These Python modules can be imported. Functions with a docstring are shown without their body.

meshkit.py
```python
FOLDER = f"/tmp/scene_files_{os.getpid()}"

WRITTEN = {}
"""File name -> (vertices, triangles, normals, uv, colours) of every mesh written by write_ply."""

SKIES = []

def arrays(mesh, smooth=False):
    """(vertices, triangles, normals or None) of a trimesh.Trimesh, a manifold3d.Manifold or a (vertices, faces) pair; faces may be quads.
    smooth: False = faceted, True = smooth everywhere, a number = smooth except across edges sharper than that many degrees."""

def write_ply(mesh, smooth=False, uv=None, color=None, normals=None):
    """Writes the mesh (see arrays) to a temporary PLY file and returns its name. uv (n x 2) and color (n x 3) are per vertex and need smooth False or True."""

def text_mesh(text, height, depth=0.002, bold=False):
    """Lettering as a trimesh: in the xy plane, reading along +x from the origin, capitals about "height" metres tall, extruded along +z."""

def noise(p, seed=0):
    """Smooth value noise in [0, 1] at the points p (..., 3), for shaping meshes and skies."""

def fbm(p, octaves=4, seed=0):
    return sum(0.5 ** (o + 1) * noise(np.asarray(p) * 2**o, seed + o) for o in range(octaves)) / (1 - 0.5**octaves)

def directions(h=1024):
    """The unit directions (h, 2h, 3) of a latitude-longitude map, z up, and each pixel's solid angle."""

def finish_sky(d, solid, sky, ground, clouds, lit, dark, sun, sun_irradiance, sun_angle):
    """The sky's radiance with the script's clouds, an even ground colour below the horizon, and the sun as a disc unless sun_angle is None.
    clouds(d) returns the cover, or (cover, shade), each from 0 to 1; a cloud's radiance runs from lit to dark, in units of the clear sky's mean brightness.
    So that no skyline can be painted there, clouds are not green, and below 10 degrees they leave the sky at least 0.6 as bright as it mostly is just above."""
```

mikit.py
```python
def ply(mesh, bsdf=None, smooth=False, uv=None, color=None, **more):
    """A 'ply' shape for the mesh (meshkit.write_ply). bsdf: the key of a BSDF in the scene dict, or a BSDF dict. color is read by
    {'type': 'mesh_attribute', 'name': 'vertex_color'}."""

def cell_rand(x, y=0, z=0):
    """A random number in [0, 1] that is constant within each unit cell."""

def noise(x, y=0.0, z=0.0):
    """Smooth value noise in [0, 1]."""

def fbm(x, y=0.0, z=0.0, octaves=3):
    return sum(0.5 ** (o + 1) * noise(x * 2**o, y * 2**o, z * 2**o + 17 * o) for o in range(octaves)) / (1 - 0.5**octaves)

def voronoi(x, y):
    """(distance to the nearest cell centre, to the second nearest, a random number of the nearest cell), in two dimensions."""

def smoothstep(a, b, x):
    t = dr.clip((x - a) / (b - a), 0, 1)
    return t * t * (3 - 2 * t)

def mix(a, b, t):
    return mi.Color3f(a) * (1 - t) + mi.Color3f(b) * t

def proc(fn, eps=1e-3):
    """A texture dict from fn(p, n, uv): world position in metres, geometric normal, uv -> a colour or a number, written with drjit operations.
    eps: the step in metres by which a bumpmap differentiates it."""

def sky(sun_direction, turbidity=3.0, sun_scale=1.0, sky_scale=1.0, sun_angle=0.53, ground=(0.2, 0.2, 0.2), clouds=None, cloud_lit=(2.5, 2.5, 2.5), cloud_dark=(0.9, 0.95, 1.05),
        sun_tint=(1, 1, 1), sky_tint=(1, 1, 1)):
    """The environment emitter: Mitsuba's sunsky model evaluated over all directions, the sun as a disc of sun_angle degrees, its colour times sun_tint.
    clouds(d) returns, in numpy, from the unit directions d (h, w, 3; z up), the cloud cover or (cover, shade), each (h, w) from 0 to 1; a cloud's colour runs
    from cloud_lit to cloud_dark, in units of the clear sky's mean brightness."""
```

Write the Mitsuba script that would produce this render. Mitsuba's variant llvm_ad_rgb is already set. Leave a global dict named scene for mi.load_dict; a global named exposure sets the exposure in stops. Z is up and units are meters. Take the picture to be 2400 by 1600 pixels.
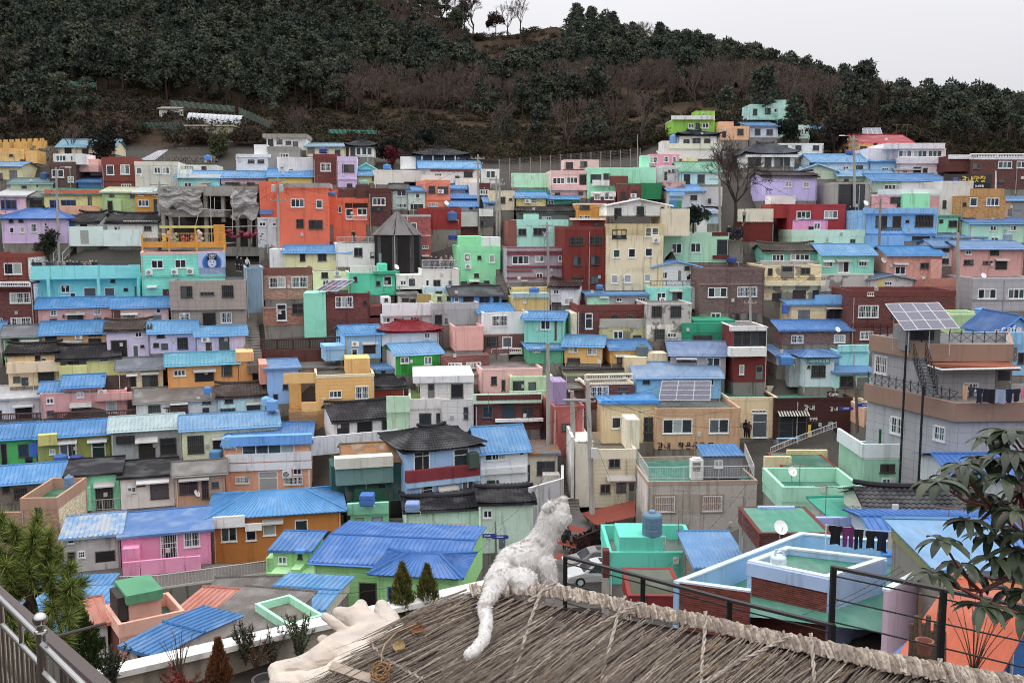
import math, random
import numpy as np
import drjit as dr
import mitsuba as mi
import trimesh
import manifold3d as m3
import mikit, meshkit
from scipy.interpolate import LinearNDInterpolator, NearestNDInterpolator

T = mi.ScalarTransform4f
scene, labels = {}, {}
# ---------------------------------------------------------------- camera, sky, exposure
PITCH = 7.0
FOV = 54.43
scene['camera'] = {'type': 'perspective', 'fov': FOV, 'fov_axis': 'x', 'near_clip': 0.2, 'far_clip': 9000.0,
				   'to_world': T().look_at(origin=[0, 0, 0], target=[0, math.cos(math.radians(PITCH)), -math.sin(math.radians(PITCH))], up=[0, 0, 1])}


def overcast(d):
	"""a closed cloud deck, three times brighter overhead than at the horizon, as overcast skies are"""
	z = np.clip(d[..., 2], 0, 1)
	soft = meshkit.fbm(d * [2.2, 2.2, 4.0] + 7.0, 3) - 0.5
	return np.ones_like(z), np.clip(1.0 - z + 0.10 * soft, 0, 1)


scene['sky'] = mikit.sky([-0.25, 0.1, 0.96], turbidity=4, sun_scale=0.03, sun_angle=30, clouds=overcast,
						 cloud_lit=(4.05, 4.05, 4.12), cloud_dark=(1.12, 1.12, 1.19), ground=(0.16, 0.16, 0.15))
exposure = 2.12
rng = np.random.default_rng(7)
random.seed(7)

# ---------------------------------------------------------------- materials: a colour and a finish are packed into uv
def unpack(uv):
	q = mi.Float(uv.x) + 0.5
	r = dr.floor(q / 65536.0)
	g = dr.floor((q - r * 65536.0) / 256.0)
	b = q - r * 65536.0 - g * 256.0
	c = mi.Color3f(r, g, b) / 255.0
	return c * c


def paint_fn(p, n, uv):
	"""painted or rendered walls: blotches, vertical run-off stains, brick and board courses by the finish number"""
	c = unpack(uv)
	v = mi.Float(uv.y)
	fin = dr.floor(v + 0.001)
	wear = (v - fin) * 2.0
	big = mikit.fbm(p.x * 0.55, p.y * 0.55, p.z * 0.55)
	side = p.x * n.y - p.y * n.x
	run = mikit.noise(side * 2.6, p.z * 0.22, 3.0)
	run = run * mikit.noise(side * 9.0, p.z * 0.9, 5.0)
	fine = mikit.noise(p.x * 7.0, p.y * 7.0, p.z * 7.0)
	dirt = 0.55 * mikit.smoothstep(0.45, 0.8, big) + 0.9 * mikit.smoothstep(0.25, 0.65, run) + 0.25 * (fine - 0.4)
	dirt = dr.clip(dirt * wear, 0.0, 0.85)
	row = p.z / 0.085
	rr = dr.floor(row)
	br = mikit.cell_rand(side / 0.26 + 0.5 * (rr - 2 * dr.floor(rr / 2)), rr)
	joint = dr.select(row - rr < 0.16, 1.0, 0.0)
	is_brick = (fin > 0.5) & (fin < 1.5)
	c = dr.select(is_brick, mikit.mix(c * (0.72 + 0.55 * br), mi.Color3f(0.30, 0.27, 0.25), 0.45 * joint), c)
	bd = p.z / 0.34
	line = dr.select(bd - dr.floor(bd) < 0.1, 1.0, 0.0)
	c = dr.select((fin > 1.5) & (fin < 2.5), c * (1.0 - 0.28 * line), c)
	gx = side / 0.9
	gz = p.z / 0.6
	grid = dr.select((gx - dr.floor(gx) < 0.035) | (gz - dr.floor(gz) < 0.05), 1.0, 0.0)
	c = dr.select((fin > 2.5) & (fin < 3.5), c * (1.0 - 0.35 * grid), c)
	peel = mikit.smoothstep(0.52, 0.6, mikit.fbm(p.x * 1.3, p.y * 1.3, p.z * 1.1 + 9.0))
	c = dr.select((fin > 3.5) & (fin < 4.5), mikit.mix(c, mi.Color3f(0.16, 0.14, 0.125), 0.75 * peel), c)
	return mikit.mix(c, c * mi.Color3f(0.42, 0.39, 0.36), dirt)


def roof_fn(p, n, uv):
	c = unpack(uv)
	v = mi.Float(uv.y)
	fin = dr.floor(v + 0.001)
	wear = (v - fin) * 2.0
	a = mikit.fbm(p.x * 0.9, p.y * 0.9, p.z * 0.9)
	b = mikit.noise(p.x * 5.0, p.y * 1.2, p.z * 1.2)
	c = c * (0.86 + 0.28 * b * a * 2.0)
	fade = mikit.smoothstep(0.42, 0.72, a) * wear
	c = mikit.mix(c, c * 0.55 + mi.Color3f(0.20, 0.20, 0.20), 0.55 * dr.clip(fade, 0, 1))
	patch = mikit.smoothstep(0.5, 0.56, mikit.fbm(p.x * 1.7, p.y * 1.7, 4.0))
	rust = mi.Color3f(0.30, 0.13, 0.045)
	c = dr.select((fin > 0.5) & (fin < 1.5), mikit.mix(c, rust, 0.85 * patch), c)
	return dr.select((fin > 1.5) & (fin < 2.5), mikit.mix(c, mi.Color3f(0.42, 0.44, 0.46), 0.8 * patch), c)


def plain_fn(p, n, uv):
	return unpack(uv)


scene['paint'] = {'type': 'twosided', 'b': {'type': 'principled', 'base_color': mikit.proc(paint_fn), 'roughness': 0.85, 'specular': 0.25}}
scene['roofing'] = {'type': 'twosided', 'b': {'type': 'principled', 'base_color': mikit.proc(roof_fn), 'roughness': 0.55, 'specular': 0.3}}
scene['plain'] = {'type': 'twosided', 'b': {'type': 'principled', 'base_color': mikit.proc(plain_fn), 'roughness': 0.5, 'specular': 0.35}}
scene['glass'] = {'type': 'twosided', 'b': {'type': 'principled', 'base_color': mikit.proc(plain_fn), 'roughness': 0.07, 'specular': 0.6}}
scene['steel'] = {'type': 'twosided', 'b': {'type': 'principled', 'base_color': {'type': 'rgb', 'value': [0.55, 0.54, 0.53]}, 'metallic': 1.0, 'roughness': 0.16}}

PAL = {}


def lin(hx):
	c = np.array([int(hx[i:i + 2], 16) for i in (0, 2, 4)]) / 255.0
	return np.where(c < 0.04045, c / 12.92, ((c + 0.055) / 1.055) ** 2.4)


def pack(hx, k, fin):
	"""uv for one colour; hx is the colour as it looks in flat daylight, k how strongly such a face is lit"""
	c = lin(hx)
	c = (0.83 * c + 0.17 * c.mean()) / k
	c = np.clip(c * min(1.0, 0.86 / c.max()), 0.006, 0.86)
	q = np.clip(np.round(np.sqrt(c) * 255), 4, 251)
	return float(q[0] * 65536 + q[1] * 256 + q[2]), float(fin)


KW, KR, KH = 0.68, 1.5, 1.9


class MB:
	"""collects faces of one mesh"""

	def __init__(self):
		self.v, self.f, self.n = [], [], 0

	def add(self, v, f):
		v = np.asarray(v, float).reshape(-1, 3)
		f = np.asarray(f, int)
		if f.shape[1] == 4:
			f = np.vstack([f[:, [0, 1, 2]], f[:, [0, 2, 3]]])
		self.v.append(v)
		self.f.append(f + self.n)
		self.n += len(v)
		return self

	BOXF = np.array([[0, 2, 3, 1], [4, 5, 7, 6], [0, 1, 5, 4], [2, 6, 7, 3], [0, 4, 6, 2], [1, 3, 7, 5]])

	def box(self, x0, x1, y0, y1, z0, z1):
		return self.add([[x, y, z] for x in (x0, x1) for y in (y0, y1) for z in (z0, z1)], self.BOXF)

	def tube(self, pts, r, sides=6, cap=True):
		p = np.asarray(pts, float)
		r = np.broadcast_to(np.asarray(r, float), (len(p),))
		t = np.gradient(p, axis=0)
		t /= np.linalg.norm(t, axis=1, keepdims=True) + 1e-12
		ref = np.array([0.0, 0, 1]) if abs(t[:, 2]).mean() < 0.8 else np.array([1.0, 0, 0])
		a = np.cross(t, ref)
		a /= np.linalg.norm(a, axis=1, keepdims=True) + 1e-12
		b = np.cross(t, a)
		an = np.arange(sides) * 2 * np.pi / sides
		v = p[:, None] + r[:, None, None] * (np.cos(an)[None, :, None] * a[:, None] + np.sin(an)[None, :, None] * b[:, None])
		i, j = np.meshgrid(np.arange(len(p) - 1), np.arange(sides), indexing='ij')
		q = np.stack([i * sides + j, i * sides + (j + 1) % sides, (i + 1) * sides + (j + 1) % sides, (i + 1) * sides + j], -1).reshape(-1, 4)
		f = np.vstack([q[:, [0, 1, 2]], q[:, [0, 2, 3]]])
		if cap:
			for base, flip in ((0, 1), ((len(p) - 1) * sides, 0)):
				k = np.arange(1, sides - 1)
				tri = np.stack([k * 0 + base, base + k, base + k + 1], 1)
				f = np.vstack([f, tri[:, ::-1] if flip else tri])
		return self.add(v.reshape(-1, 3), f)

	def lathe(self, prof, c=(0, 0, 0), sides=16):
		"""prof: (radius, z) from bottom to top"""
		prof = np.asarray(prof, float)
		an = np.arange(sides) * 2 * np.pi / sides
		v = np.stack([prof[:, :1] * np.cos(an), prof[:, :1] * np.sin(an), np.repeat(prof[:, 1:], sides, 1)], -1) + np.asarray(c, float)
		i, j = np.meshgrid(np.arange(len(prof) - 1), np.arange(sides), indexing='ij')
		q = np.stack([i * sides + j, i * sides + (j + 1) % sides, (i + 1) * sides + (j + 1) % sides, (i + 1) * sides + j], -1).reshape(-1, 4)
		return self.add(v.reshape(-1, 3), q)

	def grid(self, P):
		"""a (rows, cols, 3) grid of points as a surface"""
		P = np.asarray(P, float)
		r, c = P.shape[:2]
		i, j = np.meshgrid(np.arange(r - 1), np.arange(c - 1), indexing='ij')
		return self.add(P.reshape(-1, 3), np.stack([i * c + j, i * c + j + 1, (i + 1) * c + j + 1, (i + 1) * c + j], -1).reshape(-1, 4))

	def mesh(self):
		return np.vstack(self.v), np.vstack(self.f)


class Frame:
	"""a house's own axes: u along its front from left to right, d into its depth, z up"""

	def __init__(self, o, yaw):
		a = math.radians(yaw)
		self.o = np.asarray(o, float)
		self.R = np.array([[math.cos(a), math.sin(a), 0], [-math.sin(a), math.cos(a), 0], [0, 0, 1.0]])

	def __call__(self, p):
		return np.asarray(p, float) @ self.R + self.o


WORLD = Frame((0, 0, 0), 0)
used = {}


def key_of(name):
	n = used.get(name, -1) + 1
	used[name] = n
	return name if n == 0 else f'{name}_{n:03d}'


def put(key, mb, hx, fr=WORLD, k=None, fin=0.15, bsdf='paint', smooth=False, part=False):
	"""one entry of the scene: a mesh in one colour and finish"""
	if part:
		key = key_of(key)
	v, f = mb.mesh() if isinstance(mb, MB) else mb
	k = {'paint': KW, 'roofing': KR}.get(bsdf, KW) if k is None else k
	scene[key] = mikit.ply((fr(v), f), bsdf, smooth=smooth, uv=np.tile(pack(hx, k, fin), (len(v), 1)) if smooth is False or smooth is True else None)
	return key


def tag(key, label, cat=None, group=None, kind=None):
	labels[key] = {k: x for k, x in (('label', label), ('category', cat), ('group', group), ('kind', kind)) if x}
	return key


# ---------------------------------------------------------------- roofs and windows
def sheet(mb, A, B, C, D, kind='m', sp=0.33, lift=0.0):
	"""a roof slope: A-B its eave, D-C its ridge. m: ribbed metal, t: rows of tiles, p: plain, c: corrugated board"""
	A, B, C, D = (np.asarray(x, float) for x in (A, B, C, D))
	n = np.cross(B - A, D - A)
	n /= np.linalg.norm(n)
	L = max(np.linalg.norm(B - A), np.linalg.norm(C - D))
	H = np.linalg.norm((D + C - A - B) / 2)
	k = max(2, int(L / sp))
	if kind == 'm':
		s = (np.arange(k)[:, None] + np.array([0, 0.74, 0.8, 0.94])).ravel() / k
		hgt = np.tile([0, 0, 0.055, 0.055], k)
		t, ht = np.array([0, 1.0]), np.zeros(2)
	elif kind == 't':
		k = max(3, int(L / 0.30))
		s = (np.arange(k)[:, None] + np.array([0, 0.25, 0.5, 0.75])).ravel() / k
		hgt = np.tile([0, 0.05, 0.085, 0.05], k)
		nc = max(2, int(H / 0.34))
		t = np.repeat(np.arange(nc + 1) / nc, 2)[1:-1]
		ht = np.tile([0.05, 0.0], nc)
	elif kind == 'c':
		k = max(3, int(L / 0.2))
		s = (np.arange(k)[:, None] + np.array([0, 0.5])).ravel() / k
		hgt = np.tile([0, 0.04], k)
		t, ht = np.array([0, 1.0]), np.zeros(2)
	else:
		s, hgt = np.linspace(0, 1, 5)[:-1], np.zeros(4)
		t, ht = np.array([0, 1.0]), np.zeros(2)
	s, hgt = np.append(s, 1.0), np.append(hgt, 0.0)
	S, Tt = s[None, :, None], t[:, None, None]
	P = (A * (1 - S) + B * S) * (1 - Tt) + (D * (1 - S) + C * S) * Tt
	P = P + n * (hgt[None, :, None] + ht[:, None, None])
	P[..., 2] += lift * np.abs(2 * s - 1)[None] ** 3 * (1 - t[:, None]) ** 1.5
	mb.grid(P)
	low = np.array([A, B, C, D]) - n * 0.05
	mb.add(low, [[0, 3, 2, 1]])
	return mb


PANES = {'k': '23262b', 'g': '2b3236', 'l': '4d555a', 'c': '8f9490', 'n': '2f4a45', 'b': '3f6fa8', 'w': '3a2a24'}


def window(par, fr, u0, z0, u1, z1, kind, d=0.0, seed=0):
	"""kinds: s white sliding window, d dark frame, b white with bars, g dark with bars, D door, o open doorway, c canopy slab, w blue frame"""
	w, h = u1 - u0, z1 - z0
	r = random.Random(seed)
	if kind == 'c':
		mb = MB().add([[u0, d, z1], [u1, d, z1], [u1, d - 0.55, z0], [u0, d - 0.55, z0], [u0, d, z1 - 0.1], [u1, d, z1 - 0.1], [u1, d - 0.55, z0 - 0.1], [u0, d - 0.55, z0 - 0.1]],
					  [[0, 3, 2, 1], [4, 5, 6, 7], [3, 7, 6, 2], [0, 4, 7, 3], [1, 2, 6, 5]])
		put(par + '__canopy', mb, r.choice(['d8d6d2', 'c4c2be', 'b9b4ac']), fr, k=0.9, part=True)
		return
	if kind == 'o':
		k = key_of(par + '__doorway')
		t = 0.06
		mb = MB().box(u0, u0 + t, d - 0.05, d, z0, z1).box(u1 - t, u1, d - 0.05, d, z0, z1).box(u0 + t, u1 - t, d - 0.05, d, z1 - t, z1)
		put(k, mb, '6d6660', fr)
		put(k + '__opening', MB().box(u0 + t, u1 - t, d - 0.02, d, z0, z1 - t), r.choice(['1d1b1c', '242022', '2a2523']), fr, bsdf='plain', fin=0)
		return
	if kind == 'D':
		k = key_of(par + '__door')
		c = r.choice(['4a3a34', '5d6468', '3d4a50', '6b6a66'])
		put(k, MB().box(u0, u1, d - 0.05, d, z0, z1), c, fr)
		hw = 0.03
		put(k + '__handle', MB().box(u1 - 0.16, u1 - 0.1, d - 0.10, d - 0.05, z0 + h * 0.45, z0 + h * 0.45 + 0.12), 'a0a0a0', fr, bsdf='plain', fin=0)
		if h > 1.2:
			put(k + '__panel', MB().box(u0 + 0.12 * w, u1 - 0.12 * w, d - 0.065, d - 0.05, z0 + 0.55 * h, z0 + 0.92 * h), '2d3236', fr, bsdf='glass', fin=0)
		return
	white = kind in 'sb'
	col = {'w': '3a4a9a'}.get(kind, r.choice(['d9dbdc', 'cfd2d4', 'e2e2e0']) if white else r.choice(['3f3c3a', '4a4440', '5b5753']))
	t = min(0.09 if white else 0.07, 0.14 * min(w, h))
	k = key_of(par + '__window')
	mb = MB()
	mb.box(u0, u0 + t, d - 0.07, d, z0, z1).box(u1 - t, u1, d - 0.07, d, z0, z1)
	mb.box(u0 + t, u1 - t, d - 0.07, d, z0, z0 + t).box(u0 + t, u1 - t, d - 0.07, d, z1 - t, z1)
	m = max(1, min(4, int(round(w / max(h, 0.35) / 0.62)))) if w > 0.5 else 1
	for i in range(1, m):
		c = u0 + t + (w - 2 * t) * i / m
		mb.box(c - 0.5 * t, c + 0.5 * t, d - 0.06, d, z0 + t, z1 - t)
	if h > 1.5:
		zc = z0 + 0.66 * h
		mb.box(u0 + t, u1 - t, d - 0.055, d, zc - 0.3 * t, zc + 0.3 * t)
	mb.box(u0 - 0.05, u1 + 0.05, d - 0.12, d, z0 - 0.06, z0)
	put(k, mb, col, fr)
	pal = 'kkggglcn' if white else 'kkkggl'
	two = m > 1 and w > 0.75
	for i in range(m if two else 1):
		a = u0 + t + (w - 2 * t) * (i / m if two else 0)
		b = u0 + t + (w - 2 * t) * ((i + 1) / m if two else 1)
		put(k + '__pane', MB().box(a, b, d - (0.02 if i % 2 else 0.035), d, z0 + t, z1 - t), PANES[r.choice(pal)], fr, bsdf='glass', fin=0, part=True)
	if kind in 'bg':
		gr = MB()
		nb = max(3, int(w / 0.17))
		for i in range(nb + 1):
			c = u0 + w * i / nb
			gr.box(c - 0.014, c + 0.014, d - 0.13, d - 0.105, z0, z1)
		for zc in (z0 + 0.04, (z0 + z1) / 2, z1 - 0.04):
			gr.box(u0, u1, d - 0.105, d - 0.085, zc - 0.016, zc + 0.016)
		put(k + '__grille', gr, 'dcdcdc' if white else '57544f', fr)


footprints = []


def house(name, label, cat, o, yaw, w, h, dep, wall, fin, roof, wins=(), subs=(), side=None, base=3.0, group=None):
	"""roof: (kind, colour, ridge height, finish, parapet height, floor colour); wins: (u0, z0, u1, z1, kind, plane); subs: (part, u0, u1, d0, d1, z0, z1, colour)"""
	key = key_of(name)
	fr = Frame(o, yaw)
	seed = sum(map(ord, key))
	tag(key, label, cat, group)
	footprints.append((fr([[0, 0, 0], [w, 0, 0], [0, dep * 0.5, 0], [w, dep * 0.5, 0]])))
	kind, rc, hr, rk, ph, fl = roof
	wl = MB()
	top = h - ph if kind == 'F' else h
	if side:
		wl.box(0, w, 0, 0.2, 0, top).box(0, w, dep - 0.2, dep, 0, top)
		sm = MB().box(0.02, 0.2, 0.2, dep - 0.2, 0, top).box(w - 0.2, w - 0.02, 0.2, dep - 0.2, 0, top)
		put(key + '__side_wall', sm, side, fr, fin=fin)
		if kind == 'F':
			wl.box(0.2, w - 0.2, 0.2, dep - 0.2, top - 0.2, top)
	else:
		wl.box(0, w, 0, dep, 0, top)
	gable = lambda pts, e0, e1: wl.add([*[[e0, a, b] for a, b in pts], *[[e1, a, b] for a, b in pts]], [[0, 1, 2], [3, 5, 4]])
	ov = 0.3
	rm = MB()
	ridge = None
	if kind == 'F':
		p = 0.16
		e = 0.035
		pm = MB().box(-e, w + e, -e, p, top, h).box(-e, w + e, dep - p, dep + e, top, h).box(-e, p, p, dep - p, top, h).box(w - p, w + e, p, dep - p, top, h)
		put(key + '__parapet', pm, rc, fr, fin=fin % 1 + (0 if fin < 1 else 0))
		put(key + '__roof', MB().box(p, w - p, p, dep - p, top, top + 0.03), fl, fr, k=KH, bsdf='roofing', fin=0.3)
	elif kind == 'G':
		m = dep / 2
		gable([(0, h), (dep, h), (m, hr - 0.06)], 0.02, 0.14)
		gable([(0, h), (dep, h), (m, hr - 0.06)], w - 0.14, w - 0.02)
		drop = (hr - h) / m * ov
		lf = 0.12 if rk == 't' else 0
		sheet(rm, (-ov, -ov, h - drop + 0.06), (w + ov, -ov, h - drop + 0.06), (w + ov, m, hr + 0.06), (-ov, m, hr + 0.06), rk, lift=lf)
		sheet(rm, (w + ov, dep + ov, h - drop + 0.06), (-ov, dep + ov, h - drop + 0.06), (-ov, m, hr + 0.06), (w + ov, m, hr + 0.06), rk, lift=lf)
		rm.box(-ov, w + ov, -ov - 0.03, -ov + 0.03, h - drop - 0.12, h - drop + 0.06)
		ridge = [(-ov, m, hr + 0.1), (w + ov, m, hr + 0.1)]
		edge = [[(-ov, -ov, h - drop + 0.08), (-ov, m, hr + 0.08)], [(w + ov, -ov, h - drop + 0.08), (w + ov, m, hr + 0.08)]]
	elif kind == 'M':
		wl.add([[0, 0, h], [w, 0, h], [w, dep, h], [0, dep, h], [w, dep, hr - 0.06], [0, dep, hr - 0.06]], [[0, 3, 5, 0], [1, 4, 2, 1], [3, 2, 4, 5]])
		drop = (hr - h) / dep * ov
		sheet(rm, (-ov, -ov, h - drop + 0.06), (w + ov, -ov, h - drop + 0.06), (w + ov, dep + 0.1, hr + 0.06), (-ov, dep + 0.1, hr + 0.06), rk)
		rm.box(-ov, w + ov, -ov - 0.03, -ov + 0.03, h - drop - 0.12, h - drop + 0.06)
		ridge = [(-ov, dep + 0.1, hr + 0.1), (w + ov, dep + 0.1, hr + 0.1)]
	elif kind == 'X':
		wl.add([[0, 0, h], [w, 0, h], [w / 2, 0, hr - 0.05], [0, 0.15, h], [w, 0.15, h], [w / 2, 0.15, hr - 0.05]], [[0, 1, 2], [3, 5, 4]])
		wl.add([[0, dep, h], [w, dep, h], [w / 2, dep, hr - 0.05]], [[0, 2, 1]])
		dz = (hr - h) / (w / 2) * ov
		sheet(rm, (-ov, dep + ov, h - dz + 0.06), (-ov, -ov, h - dz + 0.06), (w / 2, -ov, hr + 0.06), (w / 2, dep + ov, hr + 0.06), rk)
		sheet(rm, (w + ov, -ov, h - dz + 0.06), (w + ov, dep + ov, h - dz + 0.06), (w / 2, dep + ov, hr + 0.06), (w / 2, -ov, hr + 0.06), rk)
		ridge = [(w / 2, -ov, hr + 0.1), (w / 2, dep + ov, hr + 0.1)]
		put(key + '__bargeboard', MB().tube([(-ov, -ov - 0.04, h - dz), (w / 2, -ov - 0.04, hr), (w + ov, -ov - 0.04, h - dz)], 0.07, 4), rc, fr)
	elif kind == 'H':
		m, q, o2 = dep / 2, min(dep * 0.42, w * 0.3), 0.5
		e = [(-o2, -o2, h), (w + o2, -o2, h), (w + o2, dep + o2, h), (-o2, dep + o2, h)]
		a, b = (q, m, hr), (w - q, m, hr)
		lf = 0.28 if rk == 't' else 0
		for A, B, C, D in ((e[0], e[1], b, a), (e[1], e[2], b, b), (e[2], e[3], a, b), (e[3], e[0], a, a)):
			sheet(rm, A, B, C, D, rk, lift=lf)
		rm.box(-o2 + 0.1, w + o2 - 0.1, -o2 + 0.1, dep + o2 - 0.1, h - 0.1, h)
		ridge = [a, b]
		hips = MB()
		for A, B in ((e[0], a), (e[1], b), (e[2], b), (e[3], a)):
			A = np.array(A) + [0, 0, lf + 0.05]
			s = np.linspace(0, 1, 5)[:, None]
			P = A * (1 - s) + np.array(B) * s
			P[:, 2] -= 0.25 * lf * np.sin(np.pi * s[:, 0])
			hips.tube(P, 0.1, 5)
		put(key + '__hip', hips, rc, fr, k=KR)
	put(key + '__wall', wl, wall, fr, fin=fin)
	if kind != 'F':
		put(key + '__roof', rm, rc, fr, bsdf='roofing', fin=fl or 0.25)
		a, b = map(np.array, ridge)
		if rk == 't':
			s = np.linspace(0, 1, 9)[:, None]
			P = a * (1 - s) + b * s
			P[:, 2] += 0.08 + 0.22 * np.abs(2 * s[:, 0] - 1) ** 3
			put(key + '__ridge', MB().tube(P, 0.15, 6), rc, fr, k=KR)
		else:
			put(key + '__ridge', MB().tube([a, b], 0.08, 5), rc, fr, k=KR)
		if kind == 'G' and rk in 'mp' and w > 3:
			put(key + '__verge', MB().tube(edge[0], 0.06, 4).tube(edge[1], 0.06, 4), rc, fr, k=KR)
			put(key + '__gutter', MB().tube([(-ov, -ov - 0.1, h - drop - 0.06), (w + ov, -ov - 0.1, h - drop - 0.06)], 0.07, 5), rc, fr, k=0.8, bsdf='plain', fin=0)
	put(key + '__foundation', MB().box(0.06, w - 0.06, 0.06, dep - 0.05, -base, 0), '77726a', fr, fin=0.35)
	planes = [0.0]
	rq = random.Random(seed)
	for q in range(rq.choice([1, 1, 2])):
		u = rq.choice([0.12, w - 0.12, rq.uniform(0.2, 0.8) * w])
		put(key + '__downpipe', MB().tube([(u, -0.07, top - 0.1), (u, -0.07, -0.6)], 0.04, 5), rq.choice(['b9b7b2', '8d8a86', 'a49c90', wall]), fr, k=0.8, bsdf='plain', fin=0, part=True)
	if w > 4:
		u = rq.uniform(0.3, w - 0.7)
		put(key + '__meter_box', MB().box(u, u + 0.3, -0.14, -0.005, 1.2, 1.55), rq.choice(['a9a8a4', '8f9292', 'b8b4aa']), fr, bsdf='plain', fin=0)
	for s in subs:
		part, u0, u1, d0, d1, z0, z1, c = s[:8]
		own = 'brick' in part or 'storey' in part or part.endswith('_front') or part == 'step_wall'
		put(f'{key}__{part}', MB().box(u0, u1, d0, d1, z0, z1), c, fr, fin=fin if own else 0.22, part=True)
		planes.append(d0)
	for i, x in enumerate(wins):
		window(key, fr, *x[:5], d=planes[x[5] if len(x) > 5 else 0], seed=seed * 31 + i)
	return key


def H(name, label, nums, wall, roof, wins='', subs='', side=None, base=3.0, group=None):
	"""a house from its short notation: origin, yaw, width, height, depth; lengths of windows and boxes in centimetres"""
	name, _, cat = name.partition('/')
	x = [float(v) for v in nums.split()]
	r = roof.split()
	cms = lambda q: [float(v) / 100 for v in q]
	w = [(*cms(q[:4]), q[4], *map(int, q[5:])) for q in (t.split() for t in wins.split(';') if t)]
	s = [(q[0], *cms(q[1:7]), q[7]) for q in (t.split() for t in subs.split(';') if t)]
	c, fin = wall.split()
	return house(name, label, cat or name, x[:3], *x[3:], c, float(fin), (r[0], r[1], float(r[2]), r[3], float(r[4]), r[5] if r[0] == 'F' else float(r[5])), w, s, side, base, group)

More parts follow.
